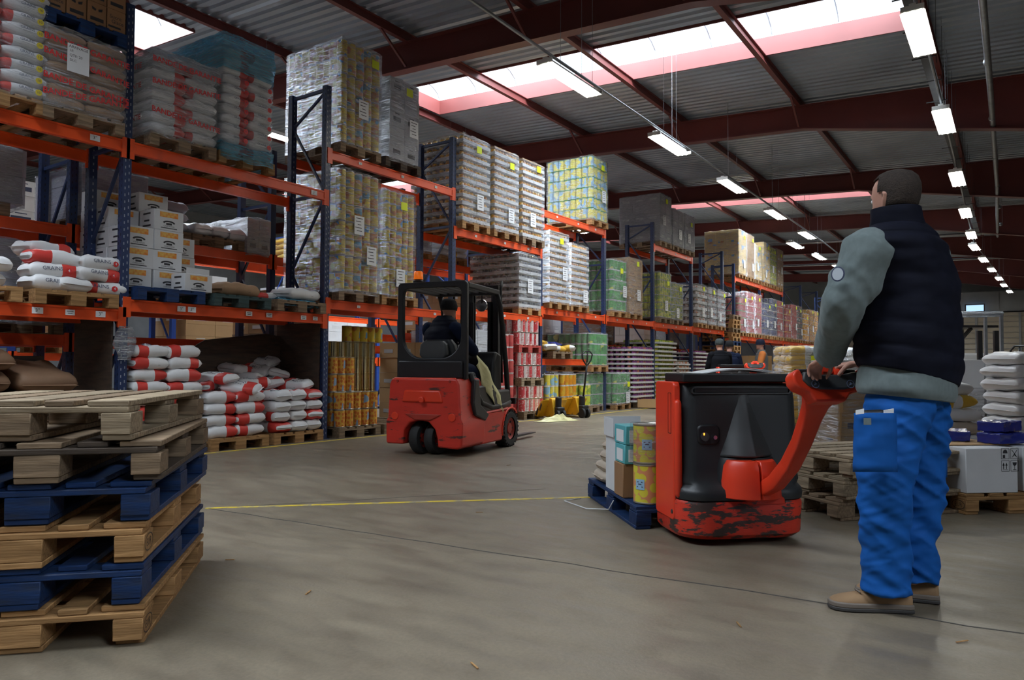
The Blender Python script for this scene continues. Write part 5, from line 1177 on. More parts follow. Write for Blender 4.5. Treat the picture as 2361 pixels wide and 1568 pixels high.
for nm, c, d in (('side_wall', (-.13, 0, .19), (.004, .24, .38)), ('side_wall', (.13, 0, .19), (.004, .24, .38)), ('front_wall', (0, -.12, .19), (.26, .004, .38)), ('back_wall', (0, .12, .19), (.26, .004, .38)), ('bottom', (0, 0, .003), (.26, .24, .004)), ('flap', (-.145, 0, .44), (.004, .24, .13)), ('flap', (0, .128, .44), (.26, .004, .13))): MB().box(c, d).build(nm, 'cardwhite', t)
for k in range(4):
    bag('beige paper bag at the far end of the truck pallet, %s from the bottom' % NTH[k], TL(-.30 + .02 * k, 1.42 - (.0 if k < 2 else .03), .147 + k * .075), TR + pi / 2 * 0 + .05 * k, (.38, .34 if k < 2 else .28, .085), 'beige', 'beige bags on the truck pallet', name='paper_bag', var=k % 2, tilt=(0, .0))
tag(MB().tube([TL(-.6, 1.5, .01), TL(-.75, 1.4, .012), TL(-.66, 1.1, .01), TL(-.54, .95, .03), TL(-.52, .9, .1)], .004, 5).build('strapping_band', 'white', smooth=True), 'thin white strap looping on the floor beside the blue pallet', 'strap')

# ================================================================ RED FORKLIFT
FO, FR_ = (-5.52, 6.28, 0), .19
fk = thing('forklift', 'red and black electric forklift with overhead guard, driven away down the aisle', 'forklift', FO, FR_)
M['redsc2'] = mat('scraped_forklift_red', (.60, .035, .02), .38, col2=(.09, .03, .025), vs=3.4, stretch=(.8, .8, 3.4), thr=(.57, .62), var=.1)
W2 = .49
def bodysec(z, hw, y0, y1, r=.1): return (z, -hw, hw, y0, y1, (r, r, .02, .02))
# counterweight with wheel arch: built as outline of the rear face extruded, then rounded
arch = [(-W2, .13), (-W2 + .02, .12), (-.26, .12), (-.25, .28), (-.17, .37), (-.05, .40), (.07, .38), (.15, .30), (.18, .20), (.19, .10), (W2 - .06, .09), (W2, .12), (W2 + .005, .38), (W2 - .02, .42), (W2 - .04, .80), (W2 - .07, .87), (-W2 + .07, .87), (-W2 + .04, .80), (-W2 + .02, .42), (-W2 - .005, .38)]
MB().prism(arch, .03, .62, 'XZ').build('counterweight', 'redsc2', fk, bev=.045, bseg=4)
MB().prism([(-.28, .60), (.26, .60), (.22, .74), (-.24, .74)], .012, .05, 'XZ').build('rear_cover_dent', 'truckred', fk, bev=.02)
MB().prism([(-.24, .47), (.24, .47), (.10, .40), (-.10, .40)], .015, .05, 'XZ').build('rear_grip_recess', 'hub', fk, bev=.01)
for x in (-.37, .37): MB().cyl((x, .03, .44), .045, .02, 20, 0, 'Y').build('round_lamp_blank', 'truckred', fk, bev=.004)
MB().cyl((0, .0, .63), .035, .05, 16, 0, 'Y').build('tow_pin', 'truckred', fk, bev=.008)
MB().box((0, .06, .845), (.80, .05, .07)).build('cover_edge', 'truckred', fk, bev=.015)
for x in (-.34, .34): MB().cyl((x, .028, .84), .014, .012, 10, 0, 'Y').build('bolt', 'hub', fk)
# side skirts
for s in (-1, 1):
    MB().prism([(.55, .10), (1.12, .10), (1.16, .22), (1.22, .36), (1.34, .46), (1.55, .44), (1.55, .48), (1.30, .50), (.55, .47)], s * (W2 - .10), s * (W2 + .0), 'YZ').build('side_skirt', 'redsc2', fk, bev=.02)
    MB().prism([(.42, .42), (.56, .38), (.75, .44), (1.45, .49), (1.40, .72), (.95, .72), (.90, .80), (.50, .78), (.42, .70)], s * (W2 - .13), s * (W2 - .02), 'YZ').build('step_panel', 'plastic', fk, bev=.025)
    # curved guard leg from rear post to front post
    MB().tube([(s * .44, .34, .92), (s * .45, .42, .74), (s * .46, .58, .58), (s * .46, .85, .52), (s * .46, 1.2, .52), (s * .45, 1.42, .56)], .033, 8).build('door_sill_rail', 'black', fk, smooth=True)
    MB().prism([(.34, .86), (.30, .6), (.36, .45), (.62, .37), (.72, .44), (.50, .56), (.46, .72), (.44, .86)], s * .45, s * .505, 'YZ').build('rear_quarter_cover', 'plastic', fk, bev=.015)
    MB().tube([(s * .43, 1.44, .54), (s * .42, 1.36, 1.1), (s * .41, 1.22, 1.75), (s * .405, 1.12, 1.93)], .034, 8).build('front_post', 'black', fk, smooth=True)
    MB().bar((s * .42, .27, 1.94), (s * .41, 1.14, 1.93), .06, .06).build('roof_side_rail', 'black', fk, bev=.01)
MB().box((0, 1.0, .30), (.78, .95, .4)).build('battery_case', 'plastic', fk, bev=.02)
# rear guard frame: outer rounded frame with a big rounded window
mb = MB(); ringplate(mb, rrect(-.455, .455, .86, 1.985, .05, 6, (.02, .02, .05, .05)), rrect(-.385, .385, 1.10, 1.915, .1, 6, (.26, .26, .08, .08)), .20, .26, 'XZ'); mb.build('rear_guard_frame', 'black', fk, bev=.012)
MB().box((0, .19, .97), (.84, .05, .2)).build('rear_panel', 'black', fk, bev=.015)
MB().box((0, .42, .86), (.78, .42, .06)).build('engine_deck', 'black', fk, bev=.02)
for i in range(6): MB().bar((-.28 + i * .112, .28, 1.945), (-.28 + i * .112, 1.12, 1.93), .022, .022).build('roof_bar', 'black', fk)
MB().bar((-.42, 1.12, 1.93), (.42, 1.12, 1.93), .06, .06).build('roof_front_rail', 'black', fk, bev=.01)
MB().lathe([(.058, 0), (.062, .02), (.05, .03), (.05, .045)], (-.22, .27, 1.985), 18).build('beacon_base', 'black', fk, smooth='auto')
MB().lathe([(.056, .04), (.054, .12), (.045, .135), (.001, .14)], (-.22, .27, 1.985), 18).build('beacon_lamp', 'amber', fk, smooth='auto')
# seat
mb = MB(); mb.rings([[Vector((x, y, z)) for x, y in rrect(-hw, hw, y0, y1, .05, 4)] for z, hw, y0, y1 in ((.90, .22, .40, .52), (1.05, .235, .38, .50), (1.25, .22, .34, .46), (1.32, .17, .34, .44))]); mb.build('seat_back', 'plastic', fk, smooth='auto')
MB().box((0, .66, .88), (.48, .5, .12)).build('seat_cushion', 'plastic', fk, bev=.04, bseg=3)
MB().rings([[Vector((-.02 + x, y, z)) for x, y in rrect(-hw, hw, .26, .36, .04, 4)] for z, hw in ((1.10, .15), (1.14, .185), (1.26, .175), (1.30, .13))]).build('rucksack_cushion', 'plastic2', fk, smooth='auto')
# dash, wheel, mast
MB().prism([(1.12, .52), (1.38, .52), (1.38, 1.16), (1.22, 1.20), (1.14, 1.05)], -.36, .36, 'YZ').build('dashboard', 'plastic', fk, bev=.03)
MB().bar((.0, 1.15, 1.0), (.0, 1.0, 1.22), .05, .05).build('steering_column', 'black', fk, bev=.01)
mb = MB(); c_, n = Vector((0, .97, 1.24)), 20; Q = Matrix.Rotation(.45, 3, 'X')
mb.tube([c_ + Q @ Vector((.165 * cos(2 * pi * k / n), .165 * sin(2 * pi * k / n), 0)) for k in range(n + 1)], .014, 8)
for k in range(3): mb.bar(c_, c_ + Q @ Vector((.16 * cos(2.1 * k), .16 * sin(2.1 * k), 0)), .03, .01)
mb.build('steering_wheel', 'black', fk, smooth='auto')
MB().box((.22, 1.12, 1.1), (.10, .02, .05)).box((.22, 1.105, 1.1), (.012, .004, .012), 1).build('display', ['black', 'ledgreen'], fk) if 0 else None
for s in (-1, 1):
    for k, (x, y, d) in enumerate(((.26, 1.50, .10), (.19, 1.58, .08))):
        mb = MB(); mb.box((s * x, y, 1.06), (.028, d, 2.0)); mb.box((s * (x - .025), y - d / 2, 1.06), (.06, .014, 2.0)); mb.box((s * (x - .025), y + d / 2, 1.06), (.06, .014, 2.0)); mb.build('mast_channel', 'darksteel' if k else 'black', fk)
    MB().cyl((s * .13, 1.5, 1.0), .03, 1.7, 14).build('lift_cylinder', 'black', fk, smooth='auto')
    MB().tube([(s * .30, 1.48, 2.02), (s * .33, 1.44, 2.10), (s * .34, 1.38, 2.0), (s * .335, 1.42, 1.3), (s * .33, 1.45, .8)], .018, 8).build('hydraulic_hose', 'rubber', fk, smooth=True)
    MB().box((s * .24, 1.72, .12), (.10, .05, .16)).build('fork_heel', 'black', fk, bev=.01)
    MB().prism([(1.70, .04), (2.75, .055), (2.75, .065), (1.70, .085)], s * .24 - .05, s * .24 + .05, 'YZ').build('fork', 'darksteel', fk)
    MB().bar((s * .24, 1.73, .06), (s * .24, 1.73, .62), .1, .045).build('fork_shank', 'black', fk)
for z in (.28, .56): MB().box((0, 1.68, z), (.86, .05, .08)).build('carriage_bar', 'black', fk, bev=.006)
for z in (.25, 1.1, 2.03): MB().box((0, 1.56, z), (.52, .03, .09)).build('mast_crossmember', 'black', fk)
MB().lathe([(.005, .04), (.06, .03), (.078, 0), (.075, -.012), (.005, -.014)], (.16, 1.2, 1.78), 18, 0, 'Y').build('round_mirror', 'chrome', fk, smooth='auto'); MB().bar((.16, 1.2, 1.80), (.2, 1.12, 1.93), .015, .015).build('mirror_stalk', 'black', fk)
def wheel(parent, x, y, r, w, hub='hub', name='front_wheel', rz=0):
    o = MB(); n = 36
    prof = [(r * .62, -w / 2), (r * .92, -w / 2), (r, -w * .33), (r, w * .33), (r * .92, w / 2), (r * .62, w / 2)]
    o.lathe(prof, (0, 0, 0), n, 0, 'X', cap=False); 
    if name == 'front_wheel':
        for k in range(26):
            a = 2 * pi * k / 26
            for s in (-1, 1): o.box((s * w * .28, r * .995 * cos(a + s * .06), r * .995 * sin(a + s * .06)), (w * .42, .022, .02), 0, mtx=Matrix.Rotation(a + s * .06, 3, 'X'))
    t_ = o.build(name, 'rubber', parent, smooth='auto'); t_.location = (x, y, r + .002); t_.rotation_euler.z = rz
    h = MB().lathe([(r * .62, -w * .42), (r * .60, w * .40), (r * .52, w * .30), (r * .30, w * .22), (r * .28, w * .36), (r * .1, w * .40)], (0, 0, 0), 24, 0, 'X')
    hh = h.build('wheel_hub', hub, t_, smooth='auto')
    for k in range(6): MB().cyl((w * .27, r * .41 * cos(k * pi / 3), r * .41 * sin(k * pi / 3)), .012, .02, 8, 0, 'X').build('wheel_nut', 'darksteel', t_)
for s in (-1, 1):
    mb = MB(); rs = []
    for k in range(9):
        a = radians(195 - 150 * k / 8); rs.append([Vector((s * x, 1.38 + q * cos(a), .225 + q * sin(a))) for x, q in ((.33, .275), (.50, .275), (.50, .255), (.33, .255))])
    mb.rings(rs).build('wheel_arch', 'truckred', fk, bev=.006)
wheel(fk, .42, 1.38, .225, .16); wheel(fk, -.42, 1.38, .225, .16)
wheel(fk, -.125, .22, .185, .115, name='rear_wheel', rz=-.12); wheel(fk, .055, .25, .185, .115, name='rear_wheel', rz=-.12)
M['paleyellow'] = mat('pale_yellow_plastic', (.66, .62, .32), .4, var=.08, bump=.3)
mb = MB(); rs = []
for i in range(10):
    u = i / 9; rs.append([Vector((.475 + .02 * sin(i * 1.3 + j), .44 + .78 * u * .9 + (j / 5 - .5) * (.05 + .20 * sin(pi * min(1, u * 1.1)) * .8), 1.08 - .62 * u + (j / 5 - .5) * .12)) for j in range(6)])
mb.rings(rs, 0, False, False); tag(mb.xf(Matrix.Translation(FO) @ Matrix.Rotation(FR_, 4, 'Z')).build('plastic_bag', 'paleyellow', solid=.004, smooth=True), 'pale yellow plastic sheet hanging out of the forklift side', 'plastic sheet')

# ================================================================ YELLOW PALLET JACK
M['jackyellow'] = mat('yellow_jack_paint', (.75, .42, .02), .4, var=.1, col2=(.25, .16, .04), vs=9, thr=(.62, .72))
def jack(label, loc, rz, handle=True, stripes=False):
    t = thing('hand_pallet_jack', label, 'pallet jack', loc, rz)
    MB().prism([(.10, .12), (.20, .40), (.30, .42), (.62, .10), (.62, .05), (.20, .05)], -.10, .10, 'YZ').build('pump_housing', 'jackyellow', t, bev=.012)
    for s in (-1, 1):
        MB().prism([(.25, .38), (.35, .36), (.62, .10), (1.5, .085), (1.5, .05), (.50, .05)], s * .12, s * .26, 'YZ').build('fork', 'jackyellow', t, bev=.01)
        MB().cyl((s * .06, .05, .10), .10, .05, 24, 0, 'X').build('steer_wheel', 'rubber', t, bev=.006)
    MB().cyl((0, .12, .28), .06, .3, 16).build('pump', 'black', t, bev=.01); MB().box((0, .07, .20), (.16, .14, .1)).build('yoke', 'black', t, bev=.02)
    if handle:
        MB().tube([(0, .08, .42), (0, .02, .75), (0, -.03, 1.04)], .02, 10).build('handle_shaft', 'black', t, smooth=True)
        mb = MB(); mb.tube([(0, -.03, 1.02), (.10, -.035, 1.14), (.13, -.04, 1.25), (.07, -.045, 1.31), (-.07, -.045, 1.31), (-.13, -.04, 1.25), (-.10, -.035, 1.14), (0, -.03, 1.02)], .014, 8); mb.bar((0, -.04, 1.1), (0, -.045, 1.3), .015, .015); mb.build('handle_loop', 'black', t, smooth=True)
    if stripes:
        for k in range(3): MB().bar((-.27, .30 + k * .16, .30 - k * .09), (-.27, .38 + k * .16, .30 - k * .09 - .12), .006, .05).build('warning_stripe', 'black', t)
    return t
jack('yellow hand pallet jack with black handle parked at the rack foot', (-7.02, 12.85, 0), 1.2)
jack('yellow and black striped pallet jack behind the forklift forks', (-7.05, 11.95, 0), 1.0, False, True)
mb = MB(); rs = []
for i in range(12): rs.append([Vector((-7.02 + .7 * (i / 11 - .5) * .35 + .25 * (j / 7 - .5), 11.7 + .75 * (i / 11 - .5) + .1 * j / 7, max(.006, .10 * sin(pi * i / 11) * sin(pi * j / 7) * (1.1 + .9 * noise.noise(Vector((i * .8, j * .9, 3))))))) for j in range(8)])
mb.rings(rs, 0, False, False); tag(mb.build('plastic_sheet', 'paleyellow', solid=.004), 'crumpled pale yellow plastic sheet on the floor by the pallet jacks', 'plastic sheet')
# ================================================================ PEOPLE
M['skin'] = mat('skin', (.50, .26, .19), .5, var=.06, vs=12)
M['hair'] = mat('short_brown_hair', (.022, .014, .010), .85, col2=(.04, .026, .018), vs=60, bump=.5, bs=160)
M['vest'] = mat('navy_padded_vest_cloth', (.0075, .0085, .017), .75, var=.2, vs=7, bump=.5, bs=1.6, stretch=(3, 3, 6), bd=.05, bdet=1.5, spec=.12)
M['fleece'] = mat('grey_green_fleece', (.15, .185, .185), .9, var=.08, vs=20, bump=.5, bs=2, stretch=(4, 4, 3), bd=.05, bdet=1.5, spec=.2, sheen=.1)
M['trousers'] = mat('bright_blue_work_trousers', (.005, .088, .35), .75, var=.05, vs=6, bump=.6, bs=1.6, stretch=(3, 3, 6.5), bd=.06, bdet=1.2, spec=.22)
M['shoe'] = mat('tan_suede', (.25, .15, .075), .8, var=.15, vs=14); M['sole'] = mat('dark_shoe_sole', (.04, .036, .034), .7); M['midsole'] = mat('grey_brown_midsole', (.16, .13, .105), .7)
M['beanie'] = mat('black_knit', (.008, .009, .011), .9, bump=.5, bs=120); M['greybeanie'] = mat('dark_green_grey_knit', (.04, .05, .05), .9, bump=.5, bs=90); M['navybeanie'] = mat('navy_knit', (.02, .025, .06), .9, bump=.5, bs=90)
M['driverjacket'] = mat('dark_navy_sleeve_cloth', (.010, .016, .04), .85, var=.15, spec=.12); M['coat'] = mat('black_coat_cloth', (.007, .0075, .010), .85, var=.2, spec=.1); M['orangecloth'] = mat('orange_sleeve_cloth', (.75, .24, .06), .8, var=.1); M['greycloth'] = mat('grey_work_vest', (.13, .14, .15), .8, var=.1)
M['emblem2'] = mat('pale_badge_centre', (.5, .55, .6), .7)
ZU = Vector((0, 0, 1))
def cat(pts, vals, n):
    """smooth resampling of a joint chain and of the values on it"""
    P = [Vector(p) for p in pts]; out = []; ov = []; m = len(P) - 1
    for i in range(n + 1):
        t = i / n * m; k = min(int(t), m - 1); u = t - k
        a, b, c, d = P[max(k - 1, 0)], P[k], P[k + 1], P[min(k + 2, m)]
        out.append(.5 * ((2 * b) + (c - a) * u + (2 * a - 5 * b + 4 * c - d) * u * u + (3 * b - a - 3 * c + d) * u ** 3))
        w = u * u * (3 - 2 * u); ov.append(vals[k] * (1 - w) + vals[k + 1] * w)
    return out, ov
def cloth_tube(mb, pts, rad, n=30, seg=20, amp=.05, sd=0, fr=5, m=0, flat=1, up=None):
    c, r = cat(pts, rad, n); o = len(mb.v); mb.tube(c, r, seg, m, True, flat, up)
    for i in range(len(c)):
        for j in range(seg):
            v = Vector(mb.v[o + i * seg + j]); d = v - c[i]
            q = noise.noise(Vector((v.x * fr * .8 + sd, v.y * fr * .8, v.z * fr * 2.2))) + .6 * noise.noise(Vector((v.x * fr * 2 + sd, v.y * fr * 2, v.z * fr * 5)))
            mb.v[o + i * seg + j] = tuple(c[i] + d * (1 + amp * q))
    return mb
def torso_rings(cs, ab, side, front, n=40, seg=32, amp=.03, quilt=0, sd=0, ex=2.3):
    """cs centres bottom to top, ab = (half width, half depth)"""
    c, a = cat(cs, [x[0] for x in ab], n); _, b = cat(cs, [x[1] for x in ab], n); rs = []
    L = 0
    for i in range(n + 1):
        if i: L += (c[i] - c[i - 1]).length
        q = 1 + (quilt * (abs(sin(L * pi / .105)) ** .5 - .7) if quilt else 0); ring = []
        for j in range(seg):
            t = 2 * pi * j / seg; ct, st = cos(t), sin(t)
            x = math.copysign(abs(ct) ** (2 / ex), ct) * a[i]; y = math.copysign(abs(st) ** (2 / ex), st) * b[i]
            p = c[i] + side * x * q + front * y * q; w = 1 + amp * (noise.noise(Vector((p.x * 6 + sd, p.y * 6, p.z * 10))) + .5 * noise.noise(Vector((p.x * 14 + sd, p.y * 14, p.z * 26))))
            ring.append(c[i] + (p - c[i]) * w)
        rs.append(ring)
    return rs
def hand(mb, w, d, nrm, side, curl=.9, s=1.0, seg=8):
    """palm, four unequal bent fingers and a thumb; d = direction of the hand, nrm = palm normal"""
    d = d.normalized(); nrm = (nrm - d * nrm.dot(d)).normalized(); x = d.cross(nrm).normalized() * side
    mb.caps([w - d * .02 * s, w + d * .03 * s, w + d * .075 * s], [.026 * s, .034 * s, .036 * s], 12, 0, .5, nrm)
    for k, (o, L) in enumerate(((-.030, .060), (-.010, .068), (.011, .064), (.030, .050))):
        p = w + d * .082 * s + x * o * s; a = .25; P = [p - d * .02 * s, p]
        for q in range(3):
            a += curl * (.55, .75, .6)[q]; p = p + (d * cos(a) + nrm * sin(a)) * L * s * (.5, .32, .25)[q]; P.append(p)
        mb.caps(P, [.0095 * s, .0095 * s, .009 * s, .0082 * s, .0072 * s], seg)
    p = w + d * .02 * s - x * .028 * s
    mb.caps([p, p + (d * .5 - x * .6 + nrm * .3).normalized() * .035 * s, p + (d * .8 - x * .45 + nrm * .6).normalized() * .068 * s, p + (d * .9 - x * .2 + nrm * .8).normalized() * .09 * s], [.013 * s, .012 * s, .010 * s, .0085 * s], seg)
HS = [(-.125, .020, .045, -.02), (-.118, .036, .075, .005), (-.10, .050, .088, -.04), (-.075, .058, .090, -.062), (-.045, .066, .092, -.078), (-.01, .071, .090, -.092), (.03, .075, .092, -.100), (.06, .074, .088, -.098), (.085, .066, .074, -.088), (.105, .050, .052, -.066), (.116, .028, .026, -.036), (.119, .006, .004, -.008)]
def head_rings(off=0, lo=-9, z0=0):
    rs = []
    for z, w, f, b in HS:
        if z < lo: continue
        rs.append([Vector(((w + off) * math.copysign(abs(cos(t)) ** .9, cos(t)), ((f + off) if sin(t) > 0 else (-b + off)) * sin(t), z + (off if z > .08 else 0))) for t in [2 * pi * j / 28 for j in range(28)]])
    return rs
def fold(o, amp, fz=15, sd=0, low=None):
    """bake the modifiers and press cloth folds into the surface"""
    bpy.context.view_layer.update(); me = bpy.data.meshes.new_from_object(o.evaluated_get(bpy.context.evaluated_depsgraph_get())); o.modifiers.clear(); o.data = me
    zs = [v.co.z for v in me.vertices]; z0, z1 = min(zs), max(zs); nn = [v.normal.copy() for v in me.vertices]
    for v, n in zip(me.vertices, nn):
        p = v.co; t = (p.z - z0) / (z1 - z0); w = 1 if low is None else (low + (1 - low) * abs(t - .5) * 2)
        a = noise.noise(Vector((p.x * 4 + sd, p.y * 4, p.z * fz + (p.x + p.y) * 7))); b_ = noise.noise(Vector((p.x * 9, p.y * 9 + sd, p.z * fz * 1.9 - p.x * 12)))
        v.co = p + n * amp * w * ((.55 - abs(a) * 2.4) + .35 * (.4 - abs(b_) * 1.8))
    me.polygons.foreach_set('use_smooth', [True] * len(me.polygons)); me.update()
def tilt(mb, c, k, H=.35):
    for i, v in enumerate(mb.v): v = Vector(v); mb.v[i] = (v.x, v.y, v.z - (v - c).dot(Rv) * k * max(0, 1 - max(0, v.z - c.z) / H))
Rv = Vector((cos(YAW), sin(YAW), 0)); Fv = Vector((-sin(YAW), cos(YAW), 0))
def person(label, P):
    t = thing('person', label, 'person', P['base'])
    F_ = P['face'].normalized(); SD = F_.cross(ZU).normalized()          # SD = the person's right
    hf = P['hface'].normalized(); hs = hf.cross(P.get('hup', ZU)).normalized(); hu = hs.cross(hf).normalized()
    HM = Matrix((hs, hf, hu)).transposed().to_4x4(); HM.translation = P['head']; off = Matrix.Translation(-Vector(P['base']))
    vx = P.get('vox', .012); g = P.get('s', 1)
    body = MB(); hb = MB(); hb.rings(head_rings()); 
    hb.caps([(0, .078, .01), (0, .098, -.022), (0, .092, -.035)], [.009, .013, .010], 8); hb.caps([(-.03, .083, .028), (.03, .083, .028)], .010, 8)   # nose, brow
    hb.caps([(-.02, .080, -.068), (.02, .080, -.068)], .008, 8); hb.caps([(0, .075, -.105), (0, .07, -.115)], .02, 8)
    for s in (-1, 1):
        hb.caps([(s * .072, -.005, -.035), (s * .080, -.008, -.01), (s * .084, -.016, .018), (s * .078, -.004, .026)], [.007, .009, .009, .007], 8, 0, .8)
    hb.xf(HM); body.v += hb.v; body.f += hb.f; body.mi += hb.mi
    nk, hip, ch = P['neck'], P['hip'], P['chest']
    body.caps([P['head'] - hu * .09 - hf * .025, nk - ZU * .05], [.058, .066], 14)
    body.rings(torso_rings([hip - ZU * .08, hip, ch, nk - ZU * .07, nk - ZU * .02], [(.13, .10), (.16, .12), (.17, .11), (.15, .09), (.07, .06)], SD, F_, 14, 20, 0))
    for k, s in (('L', -1), ('R', 1)):
        body.caps([P['sh' + k], P['el' + k], P['wr' + k]], [.05, .04, .028], 12)
        hand(body, P['wr' + k] + P['hd' + k].normalized() * .02, P['hd' + k], P['hn' + k], 1 if k == 'L' else -1, P.get('curl', .9))
        body.caps([hip + SD * s * .09, P['kn' + k], P['an' + k]], [.08, .055, .04], 12)
    body.xf(off).build('body', 'skin', t, rem=P.get('skinvox', vx), sm=2)
    # hair or hat
    if 'hat' in P:
        mb = MB(); mb.rings([r_ for r_ in head_rings(.015, -.02)]); mb.rings([[Vector((v.x * 1.0, v.y, v.z)) for v in rr] for rr in [[Vector((1.04 * x.x, 1.04 * x.y, x.z + dz)) for x in head_rings(.014, .0)[0]] for dz in (-.012, .02)]]); mb.xf(off @ HM).build('knitted_hat', P['hat'], t, smooth='auto', ang=60)
    else:
        mb = MB(); rs = head_rings(.0055, -.06); n = 28; o = 0; vs = [v for r_ in rs for v in r_]; fs = []
        for i in range(len(rs) - 1):
            for j in range(n):
                k = (j + 1) % n; ang = 2 * pi * (j + .5) / n; z = rs[i][0].z
                lim = .06 if sin(ang) > .2 else (-.002 if sin(ang) > -.05 else -.07)
                if z >= lim: fs.append((i * n + j, i * n + k, (i + 1) * n + k, (i + 1) * n + j))
        fs.append(tuple((len(rs) - 1) * n + j for j in range(n))); mb.add(vs, fs); mb.xf(off @ HM).build('hair', P['hair'], t, smooth=True, solid=.004)
    for s in (-1, 1):
        o = MB(); o.lathe([(.001, -.011), (.008, -.008), (.011, 0), (.008, .008), (.001, .011)], (s * .03, .077, .005), 10, 0, 'Y'); o.xf(off @ HM).build('eye', 'white', t, smooth=True)
    # upper clothing
    tw = P.get('tw', [(.20, .145), (.205, .15), (.20, .145), (.195, .13), (.17, .11), (.085, .085)])
    mb = MB(); mb.rings(torso_rings([P['hem'], P.get('waist', hip), ch, nk - ZU * .10, nk - ZU * .045, nk + ZU * .02], tw, SD, F_, 96, 40, P.get('fold', .03), P.get('quilt', 0), 3)); tilt(mb, P['hem'], P.get('htilt', 0)); mb.xf(off).build(P.get('topname', 'jacket'), P['top'], t, smooth=True)
    mb = MB()
    for k in 'LR': cloth_tube(mb, [P['sh' + k] + (ch - P['sh' + k]) * .15 + ZU * .01, P['sh' + k], (P['sh' + k] + P['el' + k]) / 2, P['el' + k], (P['el' + k] + P['wr' + k]) / 2, P['wr' + k] - (P['wr' + k] - P['el' + k]).normalized() * .01], P.get('sr', [.07, .085, .08, .068, .062, .05]), 40, 20, .09, 2 if k == 'L' else 7, 6)
    so_ = mb.xf(off).build('sleeved_top', P['sleeve'], t, rem=max(.009, vx * .8), sm=3)
    if P.get('folds'): fold(so_, .007, 8, 5)
    # trousers
    if 'trousers' in P:
        mb = MB()
        for s, k in ((-1, 'L'), (1, 'R')):
            cloth_tube(mb, [hip + SD * s * .075 + ZU * .0, hip + SD * s * .095 - ZU * .12, (hip + SD * s * .1 + P['kn' + k]) / 2 - ZU * .03, P['kn' + k], (P['kn' + k] + P['an' + k]) / 2, P['an' + k]], P.get('lr', [.11, .125, .115, .10, .095, .098]), 90, 28, P.get('lw', .055), s * 4, 5)
        mb.rings(torso_rings([hip - ZU * .10, hip, hip + ZU * .07], [(.17, .13), (.185, .14), (.18, .14)], SD, F_, 10, 28, .01)); mb.xf(off).build('trousers', P['trousers'], t, rem=P.get('tvox', .011), sm=2)
        if P.get('folds'): fold([c for c in t.children if c.name.startswith('trousers')][0], .0125, 15, 2)
    for k in 'LR':
        if 'toe' + k not in P: continue
        d = P['toe' + k].normalized(); a = P['sole' + k]; q = Matrix((d, ZU.cross(d), ZU)).transposed().to_4x4(); q.translation = a
        sec = [(-.10, .034, .085), (-.085, .042, .10), (-.04, .042, .105), (.02, .042, .095), (.08, .047, .078), (.14, .052, .066), (.185, .048, .056), (.215, .034, .045), (.228, .012, .03)]
        mb = MB(); mb.rings([[Vector((x, w * cos(u), .03 + (h - .03) * max(0, sin(u)) ** .8 - .012 * max(0, -sin(u)))) for u in [2 * pi * j / 18 for j in range(18)]] for x, w, h in sec]); so = mb.xf(off @ q).build('shoe', P['shoe'], t, smooth=True, sub=1)
        mb = MB(); mb.rings([[Vector((x, (w + .006) * cos(u), z)) for u in [2 * pi * j / 18 for j in range(18)] for z in (0,)] for x, w, z in ()]) if 0 else None
        out = [(x, w + .005) for x, w, h in sec]; ol = out + [(x, -w) for x, w in reversed(out)]
        MB().prism(ol, .0, .016, 'XY').xf(off @ q).build('sole', 'sole', so, bev=.004); MB().prism([(x * 1.0, w * .985) for x, w in ol], .014, .036, 'XY').xf(off @ q).build('midsole', P.get('mid', 'midsole'), so, bev=.005)
        mb = MB()
        for i in range(4): mb.tube([q @ Vector((.045 + i * .022, -.03, .088 - i * .004)), q @ Vector((.055 + i * .022, 0, .100 - i * .006)), q @ Vector((.045 + i * .022, .03, .088 - i * .004))], .0035, 6)
        mb.xf(off).build('laces', 'midsole', so, smooth=True)
    return t
Rv = Vector((cos(YAW), sin(YAW), 0)); Fv = Vector((-sin(YAW), cos(YAW), 0))
def dirv(phi): return (Fv * cos(radians(phi)) - Rv * sin(radians(phi)))       # degrees left of the view axis
mF = dirv(40); mL = -(mF.cross(ZU)).normalized()
base = PD(2075, 1410, 3.12); base.z = 0
an_L = PD(2042, 1365, 3.08); an_R = PD(2104, 1352, 3.22); an_L.z = max(.09, an_L.z); an_R.z = max(.09, an_R.z)
sL = Vector((an_L.x, an_L.y, 0)) ; sR = Vector((an_R.x, an_R.y, 0))
toeL = dirv(82); toeR = dirv(70)
